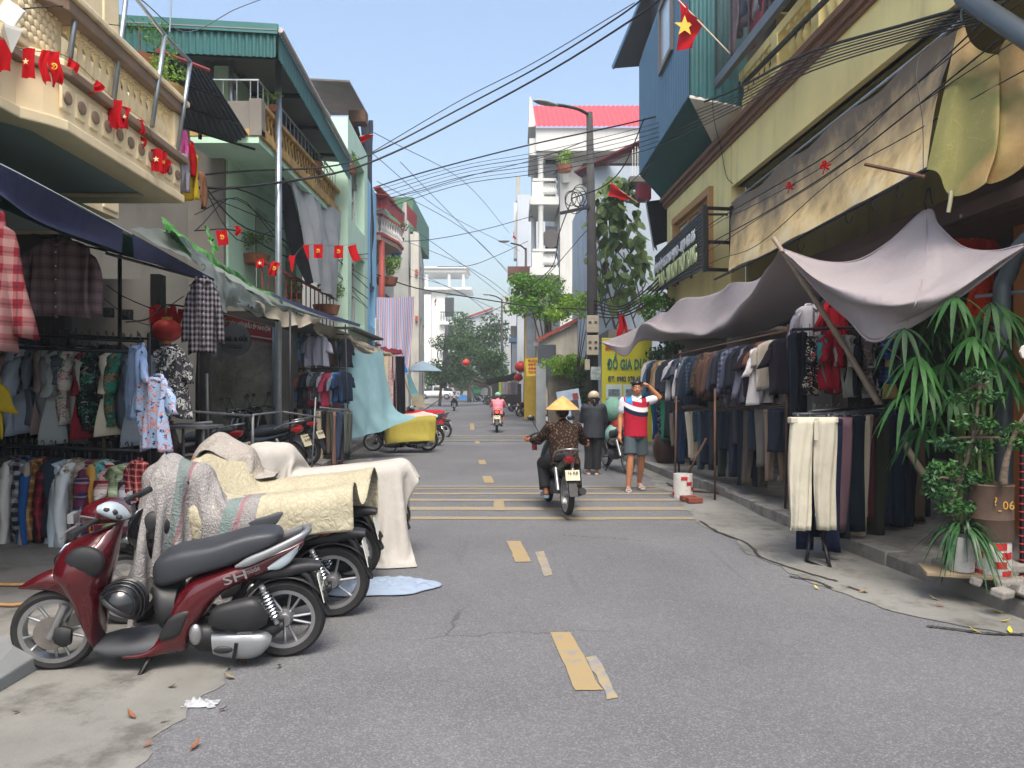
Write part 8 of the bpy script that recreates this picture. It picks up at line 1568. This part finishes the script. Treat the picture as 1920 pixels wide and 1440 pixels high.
t=thing('red_ribbon','red cloth ribbon tied beside the meter boxes','ribbon',(0,0,0)); patch([[P(1161,590,19.5),P(1168,590,19.5)],[P(1160,610,19.5),P(1172,612,19.5)],[P(1155,630,19.5),P(1164,632,19.5)]],6,10).build('tail',FLAG,t,sm=1,fix=False); patch([[P(1166,592,19.5),P(1170,592,19.5)],[P(1170,612,19.5),P(1176,612,19.5)],[P(1174,634,19.5),P(1178,634,19.5)]],6,10).build('tail',FLAG,t,sm=1,fix=False)
for px,py,d,lab in ((1547,312,9.3,'red ribbon knot on the stained tarpaulin'),(1481,350,11.0,'smaller red ribbon knot farther along the tarpaulin')):
    t=thing('ribbon_knot',lab,'ribbon',tuple(P(px,py,d))); m=MB(); 
    for k in range(4): a=k*1.6; m.tube(crv([(0,0,0),(.05*math.cos(a),-.02,.04*math.sin(a)+.02),(.07*math.cos(a+.5),-.02,.05*math.sin(a+.5)),(0,0,-.01)],8),.012,6)
    m.tube([(0,0,0),(-.03,0,-.1)],.008,5); m.build('bow',FLAG,t,sm=1)
# lanterns
def lantern(label,p,r,group='red lanterns'):
    t=thing('red_lantern',label,'lantern',tuple(p),0,group); m=MB(); n=28; rr=[]
    for i in range(9):
        a=-PI/2*.86+PI*.86*i/8; rr.append([V((r*math.cos(a)*(1+.045*math.cos(k*PI))*math.cos(2*PI*k/n),r*math.cos(a)*(1+.045*math.cos(k*PI))*math.sin(2*PI*k/n),r*.85*math.sin(a))) for k in range(n)])
    m.rings(rr); m.build('shade',mat('lantern_red','#b8231f',.5,0,.12,8),t,sm=1); m=MB(); m.lathe([(r*.36,-.1*r),(r*.36,.12*r)],14,(0,0,r*.85)); m.build('cap',mat('lantern_gold','#b98b3c',.5,.2),t); m=MB(); m.lathe([(r*.36,-.1*r),(r*.36,.12*r)],14,(0,0,-r*.85)); m.build('base',mat('lantern_gold'),t); m=MB(); m.tube([(0,0,-r*.9),(0,0,-r*1.5)],.1*r,6); m.build('tassel',FLAG,t); MB().tube([(0,0,r*.9),(0,0,r*1.6)],.006,4).build('string',WIRE,t)
lantern('red lantern with gold print under the grey awning',P(313,620,9.0),.165); lantern('small red lantern hanging over the middle of the far road',P(874,680,62),.32); lantern('red lantern left of the yellow price board',P(977,688,40),.33); lantern('second red lantern below the yellow price board',P(972,708,40.5),.24)
t=thing('red_packets','cluster of red paper packets behind the red lantern','decoration',tuple(P(312,590,9.4)))
for k in range(7): MB().box(((k-3)*.06,.02*k,.03*math.sin(k*2)),(.07,.01,.2),M=Matrix.Rotation(R(20*math.sin(k*3)),3,'Y')).build('packet',FLAG,t)
# meter boxes on the inner grey wall
for px,py,w,h_,lab in ((204,586,.11,.12,'small dark switch box on the grey wall at left'),(236,590,.16,.13,'larger dark meter box on the grey wall at left')):
    t=thing('wall_box',lab,'meter box',tuple(P(px,py,9.4))); MB().box((0,0,0),(w,.08,h_)).build('case',DKMET,t,bev=.01); MB().box((0,-.045,.01),(w*.6,.02,h_*.4)).build('window',GLASSD,t)
h=thing('grey_partition','pale grey partition wall between the stall and the bike bay','wall',(0,0,0)); MB().wall((-6.6,9.75),(-4.62,9.75),.12,3.05,.12).build('panel',mat('partition_grey','#6d6b68',.85,0,.1,1.5,streak=.5),h); MB().box((-4.62,9.75,1.6),(.12,.18,3.0)).build('door_post',BLACKM,h)
# pipe barriers
t=thing('pipe_barrier','grey pipe railing in front of the parked black motorbikes','barrier',(0,0,0)); RB=mat('grey_rail','#6d7074',.5,.4,.15,8)
for a,b,r in (((388,700,9.2),(390,850,9.2),.018),((474,778,9.8),(474,880,9.8),.02),((337,770,8.8),(474,780,9.8),.016),((474,778,9.8),(530,772,11),.014),((530,772,11.2),(600,783,12.4),.014),((592,745,12.4),(583,905,12.4),.014),((380,795,8.6),(376,850,8.6),.03),((322,798,8.6),(398,792,8.6),.02),((600,764,12.6),(655,770,14),.014)): MB().tube([P(*a),P(*b)],r,8).build('pipe',RB,t,sm=1)
c=P(474,880,9.8); MB().tube([(c.x,9.8,.13),P(474,880,9.8)],.02,8).build('pipe',RB,t,sm=1)
t=thing('metal_table','grey metal folding table among the bikes at left','table',(0,0,0)); c=P(362,800,8.4); MB().box((c.x,c.y,c.z),(.5,.5,.03)).build('top',RB,t); 
for x,y in ((-.2,-.2),(.2,-.2),(-.2,.2),(.2,.2)): MB().tube([(c.x+x,c.y+y,c.z),(c.x+x*.9,c.y+y*.9,.13)],.016,6).build('leg',RB,t)
t=thing('orange_plank','orange plastic slats leaning on the concrete column','plank',(0,0,0)); 
for k in range(3): MB().beam(P(519+3*k,810,16.6),P(526-2*k,735+6*k,16.95),.05,.06).build('slat',mat('orange_plastic','#b8582c',.6),t)
t=thing('charred_post','dark timber post under the black and white plaid shirt','post',(0,0,0)); c=P(382,700,9.6); MB().tube([(c.x,9.6,.13),(c.x,9.6,1.75),(c.x+.02,9.6,2.1)],[.1,.1,.09],10).build('timber',mat('charred_wood','#2b2723',.95,0,.3,10,bump=.6,bs=20),t,sm=1)
# washing hung on the pipe frame
def hung(label,cat,m,p0,p1,p2,p3,k=1.):
    o=patch([[P(*p0),P(*p1)],[P(*p0).lerp(P(*p3),.5)+V((.03,0,0)),P(*p1).lerp(P(*p2),.5)],[P(*p3),P(*p2)]],12,14,lambda u,v:V((.02*math.sin(u*12),.04*math.sin(u*10+v*3),0))).build('hanging_'+cat.replace(' ','_'),m,sm=1,fix=False,thick=.006); tag(o,label,cat,'washing hung on the pipe frame')
hung('bright pink towel hanging at the end of the cream balcony','towel',cloth('pink_towel','#c85a94',.15),(328,245,7.9),(352,245,8.0),(356,310,8.0),(334,300,7.9)); hung('grey dress hanging under the pink towel','dress',cloth('grey_dress','#8d8a93',.1),(334,290,7.85),(352,288,7.95),(358,362,8),(336,358,7.9)); hung('yellow tee shirt hanging beside the pink towel','shirt',cloth('yellow_tee','#c4a62a',.12),(352,292,8.1),(372,290,8.2),(376,375,8.2),(328,376,8.1)); hung('red strip of cloth between the grey dress and yellow shirt','cloth',FLAG,(356,262,8.1),(362,285,8.1),(366,332,8.1),(358,330,8.1)); hung('brown cloth dangling behind the yellow shirt','cloth',cloth('brown_cloth','#6d4c3a',.2),(372,320,8.6),(384,330,8.6),(388,390,8.6),(376,392,8.6))
# pavement furniture on the right: ledge, drum, brick stand, rubble
t=thing('concrete_ledge','rough low concrete ledge at the lower right kerb','ledge',(0,0,0)); e=[G(1745,1090,0),G(1830,1120,0),G(1925,1150,0)]; m=MB(); rr=[]
for p,z,wd in ((e[0]+V((0,.02,0)),.19,.5),(e[0].lerp(e[1],.5),.20,.6),(e[1],.18,.7),(e[2]+V((.0,0,0)),.13,.8),(e[2]+V((.8,-.3,0)),.13,.8)):
    rr.append([p+V((0,0,-.02)),p+V((.02,.01,z)),p+V((.6,wd,z+.01)),p+V((.6,wd,-.02))])
m.rings(rr); m.build('slab',m_concrete('rough_ledge','#8d887f','#67625b',3.),t,bev=.02); MB().box(tuple(G(1800,1078,.215)+V((.05,.1,0))),(.5,.32,.03),rz=R(-18)).build('plank_top',mat('old_plank','#8a7a62',.85,0,.2,8),t,bev=.006)
dc=G(1870,1092,.19)+V((.06,.17,0)); t=thing('brick_stand','round stand painted with red and white brick pattern under the rusty drum','stand',tuple(dc))
MB().lathe([(.135,0),(.135,.27),(.13,.285),(.0,.285)],28).build('core',mat('white_render','#a9aaa8',.85,0,.15,8,spots=.6,bump=.5,bs=40),t,sm=40)
RBK=mat('red_brick_paint','#a81c24',.6,0,.15,10,spots=.5); 
for j in range(4):
    for k in range(8):
        if (k+j)%2==0:
            a0=2*PI*(k+.5*(j%2))/8; m=MB(); rr=[]
            for q in range(6): a=a0+R(38)*q/5; rr.append([V((r*math.cos(a),r*math.sin(a),z)) for r,z in ((.1355,.02+.068*j),(.1355,.072+.068*j),(.1385,.07+.068*j),(.1385,.022+.068*j))])
            m.rings(rr); m.build('brick',RBK,t)
t=thing('rusty_drum','rusty steel drum planter with yellow chalk marks at the lower right','drum',tuple(dc+V((0,0,.287)))); RDM=mat('rust_drum','#57453a',.85,.2,.3,5,bump=.5,bs=30,streak=.6)
MB().lathe([(.145,0),(.15,.01),(.148,.15),(.153,.16),(.148,.17),(.15,.40),(.155,.41),(.148,.42),(.135,.40),(.13,.36),(.0,.36)],32).build('shell',RDM,t,sm=40); MB().lathe([(.13,.37),(.05,.40),(.0,.40)],16).build('soil',SOIL,t)
for s,x,z in (('?',-.06,.30),('06',.035,.27),('-',-.03,.24)): text(s,'chalk_mark',.09,mat('chalk_yellow','#b58a3a',.8),t,Matrix.Translation((x,-.152,z)),ext=.002)
RUBM=m_concrete('rubble_stone','#9a9690','#77736d',9.)
for i,(px,py,z,s,lab) in enumerate(((1895,1092,.24,(.2,.12,.06),'pale broken stone block leaning at the foot of the brick stand'),(1905,1062,.3,(.16,.12,.07),'pale stone chunk on top of the rubble at right'),(1880,1112,.2,(.16,.1,.06),'grey broken brick lying lowest in the rubble'),(1830,1090,.22,(.1,.08,.06),'small cement lump beside the white pot'),(1915,1110,.2,(.2,.12,.07),'flat stone at the right edge of the rubble'))):
    o=MB().box((0,0,0),s).build('stone',RUBM,bev=.015); o.location=G(px,py,z-.03); o.rotation_euler=(R(6*i),R(-8+5*i),R(25*i-20)); tag(o,lab,'stone','rubble at the lower right')
t=thing('red_coil_pole','thin pole wound with red and white tape at the right edge','pole',(0,0,0)); c=P(1917,1000,5.6); m=MB(); m.tube([(c.x,5.6,.15),(c.x,5.6,1.2)],.02,8); m.build('pole',BLACKM,t)
for k in range(16): MB().tube([(c.x+.022*math.cos(a),5.6+.022*math.sin(a),.2+.06*k+.01*a/6.28) for a in [2*PI*q/10 for q in range(11)]],.006,5).build('tape_turn',RBK,t)
t=thing('white_round_sign','white rounded sign edge jutting in at the right border','sign',tuple(P(1926,660,5.9))); MB().lathe([(.06,-.012),(.065,0),(.06,.012)],8,(0,0,0),'Y').build('plate',WHITE,t)
# paint bucket stand and bricks near the rack
bc=gh(1284,935); t=thing('paint_bucket','white bucket with red block pattern beside the right rack','bucket',(bc.x,bc.y+.12,gz(0,bc.y))); MB().lathe([(.13,0),(.14,.01),(.135,.34),(.12,.34),(.115,.05),(0,.05)],24).build('shell',mat('bucket_white','#c3c1bc',.6,0,.1,6,spots=.3),t,sm=40)
for j in range(4):
    for k in range(6):
        if (k+j)%3==0: a=2*PI*k/6+j*.5; m=MB(); m.box((.137*math.cos(a),.137*math.sin(a),.06+j*.075),(.006,.09,.05),rz=a); m.build('red_block',RBK,t)
BRK=mat('clay_brick','#7a3f33',.9,0,.2,8,bump=.4)
for px,py,lab in ((1302,944,'clay brick weighing down the rack foot'),(1290,940,'second clay brick beside the bucket')): o=MB().box((0,0,.035),(.21,.1,.065)).build('clay_brick',BRK,bev=.006); p=gh(px,py); o.location=(p.x,p.y,gz(0,p.y)+.012); o.rotation_euler=(0,0,R(12)); tag(o,lab,'brick')
for px,py,lab in ((1247,868,'brown ceramic jar beside the walking man'),(1266,866,'second brown jar deeper under the rack')): p=G(px,py,.13); t=thing('clay_jar',lab,'jar',tuple(p)); MB().lathe([(.16,0),(.24,.15),(.25,.35),(.2,.55),(.16,.58),(.14,.55),(.0,.5)],20).build('body',mat('brown_glaze','#3a2620',.4,0,.25,6),t,sm=40)
# white helmet like shell on the shop pavement
t=thing('white_helmet','white and dark helmet lying on the shop pavement behind the white trousers','helmet',tuple(G(1478,905,.14))); MB().lathe([(.17*math.cos(k*PI/16),.14*math.sin(k*PI/16)) for k in range(8)],20,(0,0,.03)).build('shell',WHITE,t,sm=1); MB().lathe([(.15,0),(.17,.04)],20).build('lining',PLAST,t)
# bags on the loaded motorbike
for px,py,r,c,lab in ((1150,768,.22,'#7aa595','pale green plastic bag high on the loaded motorbike'),(1160,795,.18,'#a8453c','red and white bag on the loaded motorbike'),(1153,815,.2,'#9ac4b8','mint bag hanging low on the loaded motorbike'),(1178,800,.18,'#b0aaa6','whitish sack behind the walking man')):
    m=MB(); e=MB(); e.ball((0,0,0),1,16,10); p=P(px,py,15.0); m.add([V((v.x*r*(1+.2*vn((v.x*3,v.y*3,px))),v.y*r,v.z*r*1.15*(1+.15*vn((v.x*4,v.z*4,py))))) for v in e.v],e.f); o=m.build('shopping_bag',cloth('bag_'+c[1:],c,.15,.3),sm=1); o.location=p; tag(o,lab,'bag')
t=thing('leaning_poster','pale advertising board leaning behind the conical hat','board',tuple(P(1070,768,19))); Mq=Matrix.Rotation(R(-10),3,'Y'); MB().box((0,0,0),(.58,.03,1.0),M=Mq).build('board',mat('poster_pale','#8fa0b4',.5,0,.2,4),t,bev=.005); MB().box((.12,-.02,-.05),(.22,.01,.6),M=Mq).build('poster_figure',mat('poster_figure','#3c3a40',.5,0,.6,9),t); MB().box((.12,-.022,.34),(.14,.01,.16),M=Mq).build('poster_red',mat('dark_red_paint'),t)
# umbrella, stalls and canopies far left and right
t=thing('market_umbrella','pale blue market umbrella far down the left side','umbrella',tuple(P(792,745,40))); m=MB(); m.lathe([(.01,1.75+.5),(.5,1.6+.45),(1.0,1.35+.4),(1.05,1.3+.4),(1.0,1.34+.4),(.02,1.72+.5)],12,(0,0,-.3)); m.build('canopy',cloth('pale_blue_umbrella','#8ea4b4',.1,.2),t); MB().tube([(0,0,0),(0,0,1.9)],.03,8).build('pole',GALV,t)
t=thing('teal_stall_sheet','pale teal and cream cloth panel on the farther left stall','sheet',(0,0,0)); patch([[P(762,700,26),P(770,705,26.4)],[P(768,735,26),P(785,738,26.6)],[P(772,742,26),P(792,740,26.8)]],10,12).build('cloth',cloth('teal_cloth','#6f9aa0',.1,.2),t,sm=1,fix=False); patch([[P(772,742,26),P(792,740,26.8)],[P(772,764,26),P(797,764,26.8)]],8,8).build('cream_panel',cloth('cream_panel','#b5aa90',.1,.2),t,sm=1,fix=False); MB().tube([P(748,682,25.8),P(772,748,25.8)],.03,6).build('pole',BAM,t)
t=thing('far_left_canopy','jumble of pink and maroon awnings over the farther left stalls','awning',(0,0,0)); patch([[P(712,650,20),P(745,655,22.5),P(752,655,23)],[P(722,668,19.6),P(748,664,22.3),P(756,664,23)]],14,6,cr(21)).build('maroon_awning',cloth('maroon_awning','#6d2630',.1),t,sm=1,fix=False); patch([[P(745,668,22),P(752,672,22.5)],[P(760,700,22),P(766,698,22.5)]],6,8,cr(22)).build('blue_rag',cloth('blue_rag','#2f64a8',.15),t,sm=1,fix=False)
for k,(px,c,dsc) in enumerate(((723,'plain #b3a98a','cream'),(733,'floral #b9a9a8 #b04a5a #6a7a8a','pink flowered'),(744,'plain #1c1d24','black'),(750,'plain #17181f','dark'))):
    p=P(px,668,19.5); o=patch([[p+V((-.12,0,0)),p+V((.12,0,0))],[p+V((-.14,0,-.8)),p+V((.14,0,-.8))],[p+V((-.15,.02,-1.55)),p+V((.15,.02,-1.5))]],8,10,lambda u,v:V((0,.03*math.sin(u*11),0))).build('hanging_dress',fab(c),sm=1,fix=False); tag(o,'%s dress hanging behind the sky blue sheet'%dsc,'dress','dresses on the farther left stall')
t=thing('far_right_stall','dark awning stall with pastel shirts far up the right side','stall',(0,0,0)); q=MB(); q.quad(P(912,712,48),P(965,700,44),P(968,712,44),P(915,722,48)); q.build('awning',BLACKM,t,thick=.03); MB().box(tuple(P(950,738,46)),(1.8,.1,1.2)).build('dark_front',DARKIN,t)
for k,c in enumerate(('#9fae4a','#8a8c92','#8f8290','#77706f','#5d6066','#6f6a80')):
    p=P(938+6*k,722,45); o=MB().box((p.x,p.y,p.z-.2),(.18,.06,.75)).build('far_shirt',cloth('far_shirt_%d'%k,c,.1),bev=.03); tag(o,['lime','pale grey','mauve','taupe','slate','violet grey'][k]+' shirt hanging in the far right stall','shirt','shirts in the far right stall')
t=thing('green_bin','green wheeled bin at the end of the street','bin',tuple(P(894,738,88)+V((0,0,-.5)))); MB().loft([((-.45,1.2),(-.4,0),.4),((.45,1.25),(.4,0),.4)],8,6,dense=1).build('body',mat('bin_green','#2f6a48',.6),t); MB().box((0,0,1.28),(1.0,.9,.12)).build('lid',mat('bin_green'),t)
t=thing('blue_stools','stack of blue plastic stools beside the white car','stool',tuple(P(868,742,90)+V((0,0,-.5)))); 
for k in range(3): MB().box((.3*(k-1),0,.3),(.3,.3,.6)).build('stool',mat('blue_plastic'),t)
# litter and leaves
t=thing('plastic_bag_litter','small crumpled clear plastic bag on the left concrete','litter',tuple(gh(376,1322))); m=MB(); m.grid(lambda u,v:V(((u-.5)*.17+.02*vn((u*5,v*5,0)),(v-.5)*.09+.02*vn((u*5,v*5,3)),.008+.03*max(0,1-((u-.5)**2+(v-.5)**2)*4.5)*abs(vn((u*6,v*6,8)))*2)),22,14); m.build('film',mat('clear_film','#b9bcc0',.25,0,.1,8,trans=.3),t,sm=1,fix=False)
LF=[(36,1337,0),(253,1350,1),(410,1335,0),(430,1255,2),(458,1250,0),(525,1250,0),(268,1405,1),(358,1410,1),(300,1358,2),(440,1275,2),(315,1290,2),(1895,1190,3),(1840,1190,3),(1875,1168,3),(1880,1152,3),(1535,1107,3),(1765,1100,2),(1760,1128,2),(1720,1078,3),(1640,1045,2),(1770,1140,1),(1610,1112,2)]
lm=MB(); blade(lm,(0,0,0),(1,0,.05),(0,0,1),.075,.016,-.35,6,.5); lme=lm.mesh('dry_leaf'); LM=[mat('leaf_brown','#5d3f2a',.8,0,.2,30),mat('leaf_orange','#70472f',.8,0,.2,30),mat('leaf_tan','#75664a',.8,0,.2,30),mat('leaf_yellow','#b3a02a',.7,0,.2,30)]; lme.materials.append(LM[0])
for i,(px,py,k) in enumerate(LF):
    o=bpy.data.objects.new('fallen_leaf',lme); COL.objects.link(o); p=gh(px,py); o.location=(p.x,p.y,gz(0,p.y)+.014); o.rotation_euler=(R(rng.uniform(-15,15)),0,R(rng.uniform(0,360))); setmat(o,LM[k]); s=rng.uniform(.5,.95); o.scale=(s,s,s)
    left=px<900; same=sorted(q for q in LF if q[2]==k and (q[0]<900)==left); j=same.index((px,py,k))+1
    tag(o,('%s dead leaf on the left concrete, %s of its colour from the left' if left else '%s fallen leaf by the right gutter, %s of its colour from the left')%(['brown','orange','tan','yellow'][k],ORD[j]),'leaf','dead leaves on the left' if left else 'fallen leaves along the right gutter')
t=thing('garden_hose','thin orange hose lying on the left pavement','hose',(0,0,0)); MB().tube(crv([G(-20,1095,.15),G(30,1096,.15),G(75,1093,.15)],12),.012,6).build('hose',mat('orange_hose','#a8804f',.6),t,sm=1); MB().tube(crv([G(-20,1132,.15),G(25,1134,.15),G(60,1128,.15)],12),.012,6).build('hose',mat('orange_hose'),t,sm=1)
t=thing('kerb_ramp_slab','grey sloping concrete ramp slab at the lower left corner','ramp',(0,0,0)); a,b_,c,d=G(-60,1335,.0),G(82,1250,.0),G(40,1210,.13),G(-60,1200,.13); m=MB(); m.add([a,b_,c,d,a+V((0,0,.07)),b_+V((0,0,.09)),c+V((0,0,.04)),d+V((0,0,.04))],[(0,1,2,3),(4,7,6,5),(0,4,5,1),(1,5,6,2),(2,6,7,3),(3,7,4,0)]); m.build('slab',mat('ramp_stone','#6f7274',.85,0,.12,3,bump=.3,bs=40),t,bev=.01)

# thin summer haze filling the street
b=MB(); b.box((0,75,22),(110,170,46.4)); HZ=bpy.data.materials.new('haze_air'); HZ.use_nodes=True; hn=HZ.node_tree.nodes; hn.remove(hn['Principled BSDF']); pv=hn.new('ShaderNodeVolumePrincipled'); pv.inputs['Color'].default_value=(.82,.88,.95,1); pv.inputs['Density'].default_value=.0017; pv.inputs['Anisotropy'].default_value=.2; HZ.node_tree.links.new(pv.outputs[0],hn['Material Output'].inputs['Volume'])
tag(b.build('haze',HZ),'thin pale haze in the air along the street','haze',kind='stuff')
purge(proto); purge(mproto)
